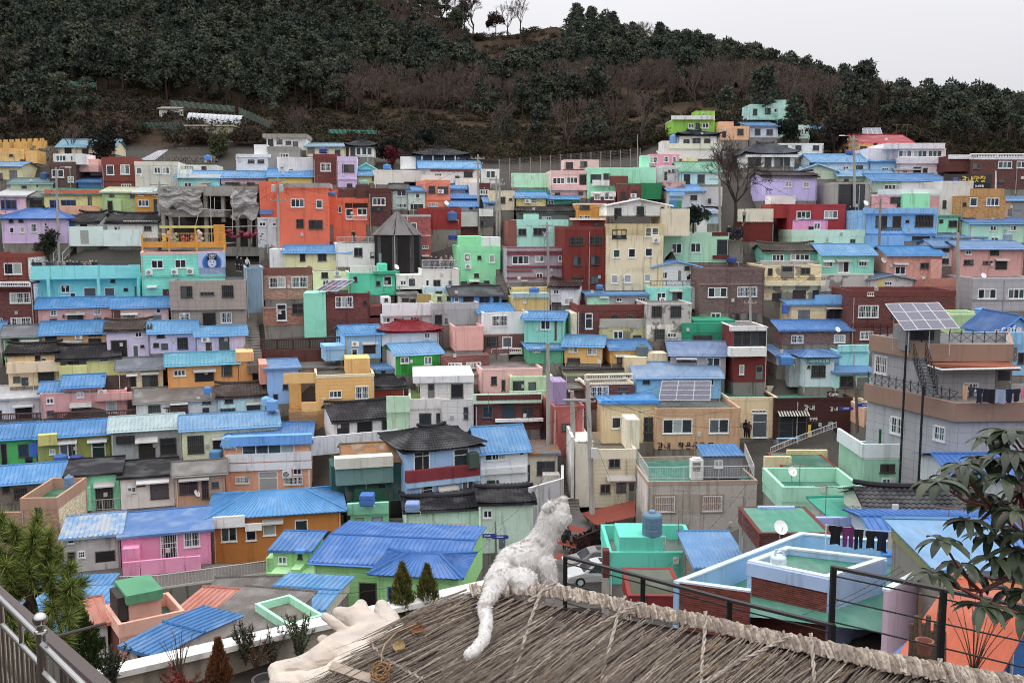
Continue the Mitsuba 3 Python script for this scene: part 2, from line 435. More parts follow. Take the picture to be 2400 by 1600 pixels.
# ---------------------------------------------------------------- small things that stand on, hang from or lean on the houses
def ac_unit(label, o, yaw, w, h):
	k = key_of('air_conditioner')
	fr = Frame(o, yaw)
	tag(k, label, 'air conditioner', 'outdoor air conditioner units')
	w, h, d = max(w, 0.7), max(h, 0.5), 0.3
	put(k + '__casing', MB().box(0, w, 0, d, 0, h), 'd3d4d2', fr, bsdf='plain', fin=0)
	put(k + '__bracket', MB().box(0.08, 0.14, 0, 0.36, -0.07, 0).box(w - 0.14, w - 0.08, 0, 0.36, -0.07, 0), '8a8a88', fr, bsdf='plain', fin=0)
	r = 0.4 * min(h, w)
	c = (w * 0.42, h * 0.5)
	a = np.linspace(0, 2 * np.pi, 17)
	put(k + '__fan', MB().add([[c[0], -0.005, c[1]], *[[c[0] + 0.92 * r * math.cos(t), -0.005, c[1] + 0.92 * r * math.sin(t)] for t in a[:-1]]], [[0, i + 1, (i + 1) % 16 + 1] for i in range(16)]), '4c4f52', fr, bsdf='plain', fin=0)
	g = MB()
	for q in (0.3, 0.6, 0.95):
		g.tube([(c[0] + q * r * math.cos(t), -0.02, c[1] + q * r * math.sin(t)) for t in a], 0.012, 3, cap=False)
	put(k + '__fan_guard', g, 'e0e0de', fr, bsdf='plain', fin=0)


def tank(label, p, r, h, col='2f6cc0', kind='round', group='roof water tanks'):
	"""a plastic roof tank; p is the middle of its foot"""
	k = tag(key_of('water_tank'), label, 'water tank', group)
	fr = Frame(p, 0)
	if kind == 'box':
		m = m3.Manifold.hull(m3.Manifold.compose([m3.Manifold.sphere(0.12, 12).translate([x, y, z]) for x in (-r + .12, r - .12) for y in (-r + .12, r - .12) for z in (.12, h - .12)]))
		put(k + '__body', (m.to_mesh().vert_properties[:, :3], m.to_mesh().tri_verts), col, fr, k=0.75, bsdf='plain', fin=0)
		mb = MB()
		for z in (0.33 * h, 0.66 * h):
			mb.box(-r - .02, r + .02, -r - .02, r + .02, z - .03, z + .03)
		put(k + '__band', mb, col, fr, k=0.85, bsdf='plain', fin=0)
	else:
		prof = [(r * .9, 0), (r, .06 * h), (r, .3 * h), (r * .97, .33 * h), (r, .36 * h), (r, .6 * h), (r * .97, .63 * h), (r, .66 * h), (r, .82 * h), (r * .9, .9 * h), (r * .35, .97 * h), (0.0, .98 * h)]
		put(k + '__body', MB().lathe(prof, sides=20), col, fr, k=0.75, bsdf='plain', fin=0)
	put(k + '__lid', MB().lathe([(r * .36, h * .93), (r * .36, h * 1.02), (r * .3, h * 1.06), (0, h * 1.07)], sides=14), col, fr, k=0.6, bsdf='plain', fin=0)
	put(k + '__outlet_pipe', MB().tube([(r * .8, -r * .7, .1), (r * 1.2, -r * .9, .1), (r * 1.2, -r * .9, -.5)], .035, 5), 'b8b8b4', fr, bsdf='plain', fin=0)
	return k


def dish(label, p, r, az=-150, group='satellite dishes', h=0.6):
	"""a satellite dish on a post; az the way it looks, degrees from +x"""
	k = tag(key_of('satellite_dish'), label, 'satellite dish', group)
	fr = Frame(p, az)
	s, a = np.linspace(0, 1, 5), np.linspace(0, 2 * np.pi, 19)
	P = np.array([[[0.22 * r * q * q, q * r * math.cos(t), q * r * math.sin(t) * 1.08] for t in a] for q in s])
	ca, sa = math.cos(0.6), math.sin(0.6)
	P = np.stack([P[..., 0] * ca - P[..., 2] * sa, P[..., 1], P[..., 0] * sa + P[..., 2] * ca], -1)
	put(k + '__reflector', MB().grid(P), 'd6d6d4', fr, bsdf='plain', fin=0)
	put(k + '__post', MB().tube([(-.05, 0, -h), (-.05, 0, 0)], .03, 6), '8c8c8a', fr, bsdf='plain', fin=0)
	put(k + '__feed_arm', MB().tube([(-.02, 0, -r * .7), (r * .55, 0, -r * .2), (r * .7, 0, r * .25)], .02, 5), '9a9a98', fr, bsdf='plain', fin=0)
	return k


def railing(label, pts, h, col, gap=0.14, r=0.02, post=2.0, group=None, bsdf='plain', cat='railing', name='railing', toprail=None, kd=KW):
	"""rail, posts and bars along the points of its foot line"""
	k = tag(key_of(name), label, cat, group)
	p = np.asarray(pts, float)
	up = np.array([0, 0, h])
	rail = MB()
	for a, b in zip(p[:-1], p[1:]):
		rail.tube([a + up, b + up], toprail or r * 1.6, 6)
		rail.tube([a + up * .12, b + up * .12], r * 1.1, 5)
	put(k + '__rail', rail, col, bsdf=bsdf, fin=0, k=kd)
	bars = MB()
	for a, b in zip(p[:-1], p[1:]):
		L = np.linalg.norm(b - a)
		n = max(1, int(L / gap))
		for i in range(n + 1):
			c = a + (b - a) * i / n
			bars.add([c + [x, y, z] for x in (-r * .5, r * .5) for y in (-r * .5, r * .5) for z in (.1 * h, h)], MB.BOXF)
		m = max(1, int(round(L / post)))
		for i in range(m + 1):
			c = a + (b - a) * i / m
			put(k + '__post', MB().tube([c, c + up * 1.04], r * 1.5, 6), col, bsdf=bsdf, fin=0, part=True, k=kd)
	kb = put(k + '__bars', bars, col, bsdf=bsdf, fin=0, k=kd)
	labels[kb] = {'kind': 'stuff'}
	return k


def pole(label, foot, h, r=0.16, col='8f8c86', lean=(0, 0), arms=((-0.5, 1.6), (-1.1, 1.2)), yaw=0, group='concrete utility poles', lamp=None, box=None, drum=0):
	k = tag(key_of('utility_pole'), label, 'utility pole', group)
	fr = Frame(foot, yaw)
	top = np.array([lean[0], lean[1], h])
	put(k + '__shaft', MB().tube([(0, 0, -2), top * .5, top], [r, r * .85, r * .65], 10), col, fr, fin=.2)
	for dz, w in arms:
		c = top * (1 + dz / h)
		put(k + '__crossarm', MB().box(c[0] - w / 2, c[0] + w / 2, c[1] - .05, c[1] + .05, c[2] - .05, c[2] + .05), '7d7d7c', fr, bsdf='plain', fin=0, part=True)
		ins = MB()
		for x in (-w * .45, -w * .15, w * .15, w * .45):
			ins.lathe([(.05, .05), (.03, .1), (.06, .14), (.03, .18), (0, .2)], (c[0] + x, c[1], c[2]), 8)
		put(k + '__insulator', ins, 'a09a92', fr, bsdf='plain', fin=0, part=True)
		labels[list(scene)[-1]] = {'kind': 'stuff'}
	for i in range(drum):
		a = top * .8 + [(-.45, .45, 0)[i], -.25, 0]
		put(k + '__transformer', MB().lathe([(.22, 0), (.24, .05), (.24, .75), (.2, .82), (0, .85)], a, 14), '9a9c9c', fr, bsdf='plain', fin=0, part=True)
	if lamp:
		s = lamp
		put(k + '__lamp_arm', MB().tube([(top[0], top[1], h * .93), (top[0] + s * .5, top[1], h * 1.0), (top[0] + s * 1.2, top[1], h * 1.0)], .035, 6), 'a8a8a6', fr, bsdf='plain', fin=0)
		put(k + '__lamp_head', MB().box(min(top[0] + s * 1.1, top[0] + s * 1.7), max(top[0] + s * 1.1, top[0] + s * 1.7), top[1] - .12, top[1] + .12, h * 1.0 - .06, h * 1.0 + .06), 'c8c8c6', fr, bsdf='plain', fin=0)
	if box:
		put(k + '__meter_box', MB().box(-.3, .3, -.5, -.15, box, box + .8), 'b4b4b0', fr, bsdf='plain', fin=0)
	return k


def wire(a, b, sag=1.0, r=0.014, label='thin dark overhead cable sagging between the utility poles', group='overhead cables', col='2a2a2c', name='cable'):
	k = tag(key_of(name), label, 'cable', group)
	a, b = np.asarray(a, float), np.asarray(b, float)
	t = np.linspace(0, 1, 15)[:, None]
	P = a * (1 - t) + b * t
	P[:, 2] -= sag * 4 * (t * (1 - t))[:, 0]
	put(k, MB().tube(P, r, 4), col, bsdf='plain', fin=0, k=KW)
	return k


def solar(label, c0, c1, c2, c3, rows, cols, legs=1.2):
	"""c0 c1 the lower edge, c2 c3 the upper edge above c1 and c0"""
	k = tag(key_of('solar_array'), label, 'solar panels')
	c0, c1, c2, c3 = (np.asarray(x, float) for x in (c0, c1, c2, c3))
	n = np.cross(c1 - c0, c3 - c0)
	n /= np.linalg.norm(n)

	def P(s, t, e=0.0):
		return (c0 * (1 - s) + c1 * s) * (1 - t) + (c3 * (1 - s) + c2 * s) * t + n * e
	fm = MB()
	for i in range(cols + 1):
		fm.tube([P(i / cols, 0), P(i / cols, 1)], .03, 4)
	for j in range(rows + 1):
		fm.tube([P(0, j / rows), P(1, j / rows)], .03, 4)
	put(k + '__frame', fm, 'c8cacc', bsdf='plain', fin=0, k=.9)
	for i in range(cols):
		for j in range(rows):
			q = MB()
			s0, s1, t0, t1 = (i + .03) / cols, (i + .97) / cols, (j + .03) / rows, (j + .97) / rows
			q.add([P(s0, t0), P(s1, t0), P(s1, t1), P(s0, t1), P(s0, t0, -.04), P(s1, t0, -.04), P(s1, t1, -.04), P(s0, t1, -.04)], [[0, 1, 2, 3], [4, 7, 6, 5], [0, 4, 5, 1], [2, 6, 7, 3]])
			put(k + '__panel', q, '5d5a70', bsdf='glass', fin=0, part=True, k=1.1)
	lg = MB()
	for s in (.12, .5, .88):
		for t in (.1, .85):
			a = P(s, t, -.05)
			lg.tube([a, a - [0, 0, legs + (a[2] - c0[2])]], .03, 5)
	put(k + '__leg', lg, '9a9c9e', bsdf='plain', fin=0, part=True)
	labels[k + '__leg'] = {'kind': 'stuff'}
	return k


def person(label, p, h=1.68, yaw=0, top='26262a', legs='2a2c34', hair='1c1817', group=None, stride=0.0, arm=0.0):
	"""a standing or walking figure: one body of tapering limbs, with jacket, trousers and hair"""
	k = tag(key_of('person'), label, 'person', group)
	s = h / 1.7
	fr = Frame(p, yaw)

	def limb(*js):
		out = m3.Manifold()
		for (a, ra), (b, rb) in zip(js[:-1], js[1:]):
			out += m3.Manifold.hull(m3.Manifold.compose([m3.Manifold.sphere(ra * s, 10).translate([x * s for x in a]), m3.Manifold.sphere(rb * s, 10).translate([x * s for x in b])]))
		return out

	def arr(m):
		g = m.to_mesh()
		return g.vert_properties[:, :3], g.tri_verts
	st = stride
	jacket = limb(((0, 0, 1.0), .14), ((0, 0, 1.2), .155), ((0, 0, 1.38), .13), ((0, 0, 1.45), .07))
	jacket += limb(((-.1, 0, 1.38), .08), ((.1, 0, 1.38), .08))
	trousers = m3.Manifold()
	body = limb(((0, 0, 1.42), .055), ((0, -.01, 1.52), .055)) + limb(((0, -.01, 1.56), .085), ((0, 0, 1.62), .09)) + m3.Manifold.sphere(.018 * s, 6).translate([0, -.1 * s, 1.57 * s])
	for e in (-1, 1):
		sw = e * st
		jacket += limb(((e * .17, 0, 1.37), .062), ((e * .22, -.04 + sw * .4 - arm * .1, 1.1), .05), ((e * .2, -.14 - arm * .15 + sw * .6, .92 + arm * .2), .042))
		hand = (e * .2, -.17 - arm * .18 + sw * .65, .86 + arm * .22)
		body += limb((hand, .032), ((hand[0], hand[1] - .02, hand[2] - .07), .028))
		for f in range(4):
			body += limb(((hand[0] + (f - 1.5) * .017, hand[1] - .02, hand[2] - .06), .011), ((hand[0] + (f - 1.5) * .018, hand[1] - .035, hand[2] - .115 + .008 * abs(f - 1.3)), .009))
		body += limb(((hand[0] - e * .03, hand[1] - .01, hand[2] - .03), .011), ((hand[0] - e * .045, hand[1] - .03, hand[2] - .065), .009))
		trousers += limb(((e * .08, 0, .95), .11), ((e * .09, -sw * .35 - .02, .5), .075), ((e * .09, sw * .1 - sw * .55, .1), .055))
		body += limb(((e * .09, -sw * .45, .06), .05), ((e * .1, -sw * .45 - .15, .04), .038))
	hr = m3.Manifold.sphere(.102 * s, 12).translate([0, .015 * s, 1.625 * s]) - m3.Manifold.cube([.3 * s, .2 * s, .17 * s], True).translate([0, -.14 * s, 1.55 * s])
	put(k + '__body', arr(body), 'c09a84', fr, bsdf='plain', fin=0)
	put(k + '__jacket', arr(jacket), top, fr, fin=.05)
	put(k + '__trousers', arr(trousers), legs, fr, fin=.05)
	put(k + '__hair', arr(hr), hair, fr, bsdf='plain', fin=0)
	return k


def garment(label, a, b, h, col, kind='shirt', group=None, name='hanging_garment'):
	"""a wrinkled garment pegged on the line between the points a and b, h metres long"""
	k = tag(key_of(name), label, 'laundry', group)
	a, b = np.asarray(a, float), np.asarray(b, float)
	e = (b - a)
	n = np.cross(e / (np.linalg.norm(e) + 1e-9), [0, 0, 1.0])
	sd = sum(map(ord, k))
	nu, nv = 9, 9
	P = np.zeros((nv, nu, 3))
	for j in range(nv):
		t = j / (nv - 1)
		for i in range(nu):
			s = i / (nu - 1)
			w = 1.0
			if kind == 'shirt':
				w = 1.15 if t < .35 else .8
			if kind == 'towel':
				w = 1.0
			q = .5 + (s - .5) * w
			P[j, i] = a + e * q + n * (.04 * math.sin(s * 9 + sd + 2 * t) * (0.3 + t)) - [0, 0, h * t * (1 + .05 * math.sin(5 * s + sd))]
	m = MB()
	if kind == 'trousers':
		for s0, s1 in ((0, 4), (4, 8)):
			Q = P[:, s0:s1 + 1].copy()
			for j in range(3, nv):
				c = Q[j].mean(0)
				Q[j] = c + (Q[j] - c) * (1 - .045 * j)
			m.grid(Q)
	else:
		m.grid(P)
	v, f = m.mesh()
	v2 = np.vstack([v, v + n * .02])
	put(k, (v2, np.vstack([f, f[:, ::-1] + len(v)])), col, fin=.05)
	return k


def slab(name, label, pts, col, thick=0.2, cat=None, kind=None, bsdf='paint', fin=.2, k=None, group=None, part=False):
	"""a flat or sloping plate through the given corner points, its underside thick metres below"""
	if part:
		key = key_of(name)
	else:
		key = tag(key_of(name), label, cat, group, kind)
	p = np.asarray(pts, float)
	n = len(p)
	q = p - [0, 0, thick]
	f = [[0, i, i + 1] for i in range(1, n - 1)] + [[n, n + i + 1, n + i] for i in range(1, n - 1)]
	for i in range(n):
		j = (i + 1) % n
		f += [[i, n + i, n + j], [i, n + j, j]]
	put(key, (np.vstack([p, q]), np.array(f)), col, bsdf=bsdf, fin=fin, k=k)
	return key


def wallrun(m, pts, z0, z1, t=0.16, close=False):
	"""an upright wall of thickness t along the points, mitred, from z0 to z1"""
	p = np.asarray(pts, float)[:, :2]
	n = len(p)
	off = []
	for i in range(n):
		d = []
		if i > 0 or close:
			d.append(p[i] - p[i - 1])
		if i < n - 1 or close:
			d.append(p[(i + 1) % n] - p[i])
		nn = [np.array([-x[1], x[0]]) / np.linalg.norm(x) for x in d]
		mm = sum(nn)
		mm = mm / np.linalg.norm(mm)
		off.append(mm / max(.35, mm @ nn[0]))
	off = np.array(off) * t
	v = np.vstack([np.column_stack([x, np.full(n, z)]) for x, z in ((p, z0), (p, z1), (p + off, z0), (p + off, z1))])
	f = []
	for i in range(n if close else n - 1):
		j = (i + 1) % n
		f += [[i, j, n + j, n + i], [2 * n + j, 2 * n + i, 3 * n + i, 3 * n + j], [n + i, n + j, 3 * n + j, 3 * n + i], [i, 2 * n + i, 2 * n + j, j]]
	if not close:
		f += [[0, n, 3 * n, 2 * n], [n - 1, 3 * n - 1, 4 * n - 1, 2 * n - 1]]
	return m.add(v, f)


# Hangul by strokes, in a unit box
JV = {'a': [[(.7, 1), (.7, .0)], [(.7, .5), (.97, .5)]], 'i': [[(.8, 1), (.8, 0)]], 'ae': [[(.62, .98), (.62, .05)], [(.9, 1), (.9, 0)], [(.62, .5), (.9, .5)]]}
JC = {'g': [[(0, 1), (1, 1), (.8, 0)]], 'n': [[(0, 1), (0, 0), (1, 0)]], 'r': [[(0, 1), (1, 1), (1, .55), (0, .55), (0, 0), (1, 0)]], 's': [[(.5, 1), (0, 0)], [(.5, .6), (1, 0)]],
	  'j': [[(0, 1), (1, 1)], [(.5, 1), (0, 0)], [(.5, .6), (1, 0)]], 'm': [[(0, 1), (1, 1), (1, 0), (0, 0), (0, 1)]], 'b': [[(0, 1), (0, 0), (1, 0), (1, 1)], [(0, .5), (1, .5)]],
	  'o': [[(.5 + .5 * math.cos(t), .5 + .5 * math.sin(t)) for t in np.linspace(0, 2 * math.pi, 11)]], 'h': [[(.35, 1.1), (.65, 1.1)], [(0, .85), (1, .85)], [(.5 + .4 * math.cos(t), .3 + .35 * math.sin(t)) for t in np.linspace(0, 2 * math.pi, 9)]]}


def fit(strokes, x0, y0, x1, y1):
	return [[(x0 + (x1 - x0) * x, y0 + (y1 - y0) * y) for x, y in s] for s in strokes]


SYL = {'na': fit(JC['n'], .08, .3, .5, .85) + JV['a'], 'ra': fit(JC['r'], .06, .25, .5, .85) + JV['a'], 'sa': fit(JC['s'], .02, .2, .56, .88) + JV['a'],
	   'rang': fit(JC['r'], .06, .5, .5, .98) + fit(JV['a'], 0, .4, 1, 1.02) + fit(JC['o'], .25, 0, .7, .34), 'gyo': fit(JC['g'], .2, .5, .8, .92) + [[(.35, .5), (.35, .15)], [(.65, .5), (.65, .15)], [(.02, .15), (.98, .15)]],
	   'hoe': fit(JC['h'], .05, .42, .6, .9) + [[(.32, .38), (.32, .15)], [(.0, .15), (.66, .15)], [(.85, 1), (.85, 0)]], 'gam': fit(JC['g'], .06, .48, .5, .95) + fit(JV['a'], 0, .42, 1, 1) + fit(JC['m'], .2, 0, .76, .34),
	   'nae': fit(JC['n'], .06, .25, .46, .88) + JV['ae'], 'mat': fit(JC['m'], .06, .5, .5, .95) + fit(JV['a'], 0, .42, 1, 1) + fit(JC['s'], .2, 0, .8, .36), 'jip': fit(JC['j'], .04, .48, .58, .95) + fit(JV['i'], 0, .44, 1, 1) + fit(JC['b'], .2, 0, .8, .36),
	   'jak': fit(JC['j'], .04, .45, .56, .95) + fit(JV['a'], 0, .4, 1, 1) + fit(JC['g'], .2, 0, .72, .34), 'eun': fit(JC['o'], .25, .6, .75, 1) + [[(.02, .46), (.98, .46)]] + fit(JC['n'], .2, 0, .8, .32),
	   'mok': fit(JC['m'], .25, .62, .75, 1) + [[(.5, .6), (.5, .44)], [(.02, .44), (.98, .44)]] + fit(JC['g'], .2, 0, .8, .32), 'gan': fit(JC['g'], .06, .45, .5, .95) + fit(JV['a'], 0, .4, 1, 1) + fit(JC['n'], .2, 0, .8, .32)}


def hangul(syl, size, th, pitch=1.12):
	m = MB()
	for i, s in enumerate(syl.split()):
		for st in SYL.get(s, []):
			m.tube([((x + i * pitch) * size, 0, y * size) for x, y in st], th, 4)
	return m


def latin(text, size, depth=0.03, bold=True):
	t = meshkit.text_mesh(text, size, depth, bold)
	v = np.array(t.vertices)
	return np.column_stack([v[:, 0], -v[:, 2], v[:, 1]]), np.array(t.faces)


H('house','yellow ochre house at the far left edge below the notched yellow wall','-67.17 130.82 7.18 6.82 3.83 1.53 5','e0b468 .15','F d9ac62 0 - .4 b5a070','201 88 246 118 d;332 19 400 50 d','tower 415 554 -40 310 0 165 dba85a;parapet_step 81 280 30 330 154 196 dfb264')
H('house','long cream house with pale blue roof behind the dark conifer','-59.75 133.29 8.52 5.77 7.21 1.02 5','cbbf9c .15','G 7fb3cc 2 m 0 0.25','74 2 166 86 o;297 0 381 70 o;558 23 618 79 d')
H('house','pale yellow gabled house with light blue roof at the left edge','-65.46 126.97 4.93 4 3.66 1.76 5','d8cc9c .15','G 86b4dd 2.26 m 0 0.25','98 7 127 81 d;213 4 306 122 D')
H('house','brown brick house with pink wing and white glazed top room','-57.53 125.4 3.93 3 3.25 3.12 5','55403c .15','F 5a443f 0 - .5 8d8a86','32 121 179 220 s;226 63 295 134 b;89 317 217 394 s 1;271 322 296 388 s 1','upper_room 58 431 5 405 282 413 d5d6d6;wing 155 559 120 570 198 287 d0a39c;wing 371 549 160 560 277 358 cfa29b')
H('house','dark red house with three white framed windows left of the grey block','-50.87 125.2 3.93 8.62 3.89 3.7 5','6d3730 .15','F 7a3b33 0 - 1 77726c','52 151 143 273 s;217 159 331 278 s;222 -3 339 40 s','ledge 0 394 -12 0 69 76 5e2f2a')
H('house','long grey house with white windows below the tilted dark solar array','-46.8 125.18 3.97 8.45 5.15 3.13 6','aeaca2 .15','F b9b6aa 0 - .5 6d4a44','17 156 89 242 s;229 164 310 246 s;329 159 417 247 s')
H('house','grey green house with cream roof edge and blue tank on top','-42.47 128.48 6 7 4.72 .85 5','6d9490 .15','F c2c2ae 0 - .7 7f7d76','83 5 182 68 d;285 9 350 69 D')
H('house','aqua house with white eaves band and light blue roof','-41.52 124.96 3.83 8.39 5.11 1.36 5','86cbc4 .15','G 6eb2e8 2.15 m 0 0.25','81 2 172 69 s;284 70 408 76 c','roof_room 6 149 20 270 170 229 cfe0dc;eaves_band 7 523 -35 0 130 171 d6e0de')
H('house','long pinkish house under a light blue roof behind the scaffold','-36.34 125.79 4.36 7.88 5.71 .88 5','bfa0a8 .15','G 66ade6 1.62 m 0 0.25','53 4 225 19 d;318 5 411 20 d')
H('shed','small light blue roof beside a beige hut above the scaffold','-37.75 124.25 3.3 8.67 2.67 .51 4','8d7f74 .15','M 79bcec 1.3 m 0 0.25','','hut -120 0 0 300 -1 92 c39c84')
H('house','small pink brick house with blue tiled roof and washing at far left','-61.83 124.18 3.37 9.35 4.81 1.07 5','a8bc9c .15','G 6f9aa0 1.65 m 0 0.25','295 43 327 87 s;130 44 185 70 d')
H('shed','low blue roof in front of the pale yellow gabled house','-62.05 124.92 3.72 9.13 2.8 .7 4','b09a90 .15','M 6aa6e2 1.38 m 0 0.25','')
H('shed','blue roofed lean-to left of the dark red house','-53.9 125.15 3.86 8.78 2.96 .78 4','42679a .15','M 4f8fd0 1.47 m 0 0.25','')
H('house','pale pink house with white roof and blue glazed window','-61.34 119.48 .54 11.45 3.25 2.23 6','d5aeb2 .15','M d2d2d4 3.16 p 0 0.25','52 65 226 173 w',side='c9a3a6')
H('house','old grey green house with weathered board roof beside the pink one','-58.36 120.77 1.23 10.83 2.02 1.43 6','6f7566 .4','M 8a8884 2.5 c 0 0.4','36 16 184 106 o;58 5 135 48 d')
H('house','cream yellow house with terracotta fascia and curved blue awning','-56.01 120.36 1.23 10.66 6.6 1.78 6','d2c884 .15','M 3f9f80 2.77 p 0 0.25','61 5 165 106 w;189 5 356 106 w;493 42 537 146 D','fascia 14 674 -30 0 169 226 b85c46;balcony_wall 203 656 -150 -135 -69 37 e3ab84')
H('house','light green two part house with white water stained roof cover','-48.79 119.7 .71 10.82 3.7 2.5 6','9fba80 .15','M d5dcb4 3.3 p 0 0.25','56 0 117 147 o;318 181 372 225 d;84 196 138 221 d','porch 145 220 -80 0 -11 149 a6c088')
H('house','orange ochre house with teal and white roof beside the scaffold','-44.91 119.73 .67 10.72 2.69 2.45 6','c48a30 .15','M c9d8d4 3.31 p 0 0.25','41 210 102 240 s;202 210 263 241 s;211 22 255 168 D;32 81 161 161 s')
H('house','lavender house with broad blue hipped roof at the left','-58.17 114.23 -2.77 13.87 7.1 2.83 6','bda6cc .15','H 4d8ee0 3.98 m 0 0.25','78 236 127 276 d;181 241 230 276 d;82 119 126 181 s;193 122 239 187 s;304 129 374 224 b;454 199 478 234 s')
H('hanok_house/hanok','small white house under a dark tiled gable roof with blue tank in front','-50.64 116.07 -2.04 3 2.64 1.68 5','d9dcd6 .15','G 3f3d40 2.67 t 0 0.25','61 119 140 144 d','yard_wall -27 356 -120 -100 -104 120 c9dcd6;gate 105 194 -126 -120 -75 77 8d8b88')
H('hanok_house/hanok','white house under a wide dark tiled roof behind the yellow deck','-46.78 115.82 -2.17 3 5.7 1.8 5','dfe3dd .15','G 403d3f 2.7 t 0 0.25','75 69 158 144 s;417 85 501 138 d','yard_wall -9 429 -120 -100 -91 95 cfdedb;gable_front 184 578 -4 1 175 198 d9ddd6')
H('house','turquoise boarded house with three air conditioners below the yellow deck','-39.33 105.78 -8.48 17.53 8.52 5.02 7','6cc9b8 2.1','F cf9f98 0 - .3 7d9a94','101 327 223 417 s;338 327 455 419 s;206 27 266 104 D;49 133 147 142 c;82 108 119 134 s','ledge 11 860 -10 0 231 257 62bba9',base=2)
ac_unit('leftmost white air conditioner unit on the wall of the turquoise boarded house',(-38.86,105.59,-5.88),17.53,.74,.54)
ac_unit('middle white air conditioner unit on the wall of the turquoise boarded house',(-36.4,106.37,-5.89),17.53,.73,.56)
ac_unit('rightmost white air conditioner unit on the wall of the turquoise boarded house',(-34.87,106.85,-5.88),17.53,.72,.64)
H('house','long turquoise house with a crowded roof terrace and tall columns','-50.99 105.32 -8.51 18.33 10.87 2.29 7','70cdd0 .15','F 7bd2d6 0 - .1 8f9a98','293 69 385 155 s;516 -29 645 121 s;723 -33 831 117 s;379 -23 439 69 s;792 168 837 204 d;920 76 963 107 d;1032 -39 1048 122 d','parapet_band 30 1103 -100 -80 225 361 76cfd2;terrace_slab 25 1103 -100 0 218 256 68c2c6;column 171 199 -100 -65 -21 235 78d0d6;column 662 690 -100 -65 -34 226 78d0d6;column 1062 1089 -100 -65 -44 219 78d0d6')
H('house','red brick corner house with large shop window at the left edge','-57.09 109.14 -6.86 6 3.9 3.16 7','75332b 1.1','F 7d3a30 0 - .5 8a8580','143 83 330 209 s',side='c9cbcc')
H('house','dark brick house with white balustrade and barred windows at left edge','-54.11 102.89 -11.04 8 4.3 4.57 5','5f302b 1.1','F 5a2d29 0 - .2 8a8580','201 237 401 347 b;197 1 396 88 b;90 36 119 81 s','balcony 45 417 -50 0 391 464 6a3630',side='b3bfc9')
H('house','grey beige two storey house with dark boxed windows and slot vent','-35.25 102.45 -11.13 9 7.52 4.81 6','8d7f73 3.1','F 77777a 0 - .55 8a8884','114 311 229 430 g 1;524 309 640 435 g 1;306 331 446 366 d 1;87 66 192 149 b;313 2 452 152 o;499 38 609 152 b','upper_front 4 763 -35 1 182 485 93857a')
H('house','dusty pink house with bright blue ribbed roof under the turquoise columns','-48.81 102.09 -11.04 18.41 7.04 2.06 5','c8968f .15','G 4a9ade 2.74 m 0 0.25','114 113 182 174 b;259 126 451 147 c;279 43 431 127 g;532 114 601 171 b;106 55 177 82 d;530 43 600 80 d;232 98 248 117 d')
H('house','pale pink house with bright blue roof left of the grey beige block','-41.21 102.36 -11.04 17.9 5.42 2.05 5','d0aeac .15','G 4596db 2.76 m 0 0.25','78 129 244 150 c;85 58 222 128 b;424 128 465 176 s;383 39 472 105 D','brick_chimney_stack 9 70 -20 60 59 168 5d3a33')
H('house','narrow grey pink house with blue roof cut off by the left edge','-53.17 99.5 -13.44 19 1.66 2.02 5','b5a9b0 .15','G 4a9cdd 2.83 m 0 0.25','')
H('house','green house with flat grey roof beside the peach house','-50.77 98.57 -13.98 18.82 3.43 2.42 5','6aab7c .15','G 80838a 3.15 p 0 0.25','67 177 144 213 o;160 179 330 201 c;174 137 328 182 o')
H('house','peach house with bright blue roof and one air conditioner','-47.4 99.59 -12.79 18.42 6.11 1.34 5','dcb07e .15','G 469edf 2.26 m 0 0.25','35 38 142 111 g;189 45 376 64 c;203 0 359 50 o;442 97 564 135 d;436 -6 557 71 g')
ac_unit('white air conditioner unit on the wall of the peach house',(-44.35,100.27,-12.08),18.42,.59,.47)
H('house','lavender house under a brown tiled roof with dark gateway','-40.46 98.65 -13.85 17.99 4.06 2.82 5','c3b9d6 .15','G 66574f 3.46 t 0 0.25','268 207 333 258 s;35 1 190 184 o;237 -4 296 129 s;314 102 349 126 d')
H('house','lavender house with light blue roof and a black lamp bracket','-36.29 99.12 -13.43 17.64 4.41 2.18 5','c3bbdb .15','G 6ab3ea 2.98 m 0 0.25','63 160 140 215 d;258 38 358 155 g;28 67 82 109 d;102 45 167 101 d')
H('house','lavender house with light blue roof and barred window beside the stairs','-31.61 99.09 -13.43 17.27 4.71 1.9 5','c4bad9 .15','G 6cb4ea 2.41 m 0 0.25','215 24 312 155 g;85 10 142 110 D')
ac_unit('white air conditioner unit on the wall of the lavender house',(-31.1,98.91,-12.23),17.27,.79,.52)
H('hanok_house/hanok','cream two level house under black tiles with blue planter on its balcony','-48.94 95.61 -16.2 18.73 4.48 3.19 5','e0cda4 .15','G 403b3a 3.76 t 0 0.25','245 244 295 314 d;296 237 343 271 s;41 41 105 99 d;112 6 173 87 D;265 37 406 136 g','balcony_wall 3 465 -90 -75 155 249 e6cda9;balcony_floor -1 464 -90 0 145 182 d8c09a')
H('hanok_house/hanok','olive yellow house under black tiles with white eave tile ends','-44.26 96.16 -15.67 18.3 5.5 2.13 5','c8c274 .15','G 3a3739 3.02 t 0 0.25','20 134 252 220 d;374 168 457 209 s;17 20 83 51 s','balcony_wall 12 257 -50 -35 64 153 c5c070')
H('house','cream house under a patched grey blue roof left of the orange one','-38.26 95.53 -16.34 17.9 4.11 1.91 5','d9d1aa .15','G 7d858e 2.59 p 0 0.5','77 130 181 148 c;92 11 166 135 o;207 138 379 159 c;221 -6 363 144 g')
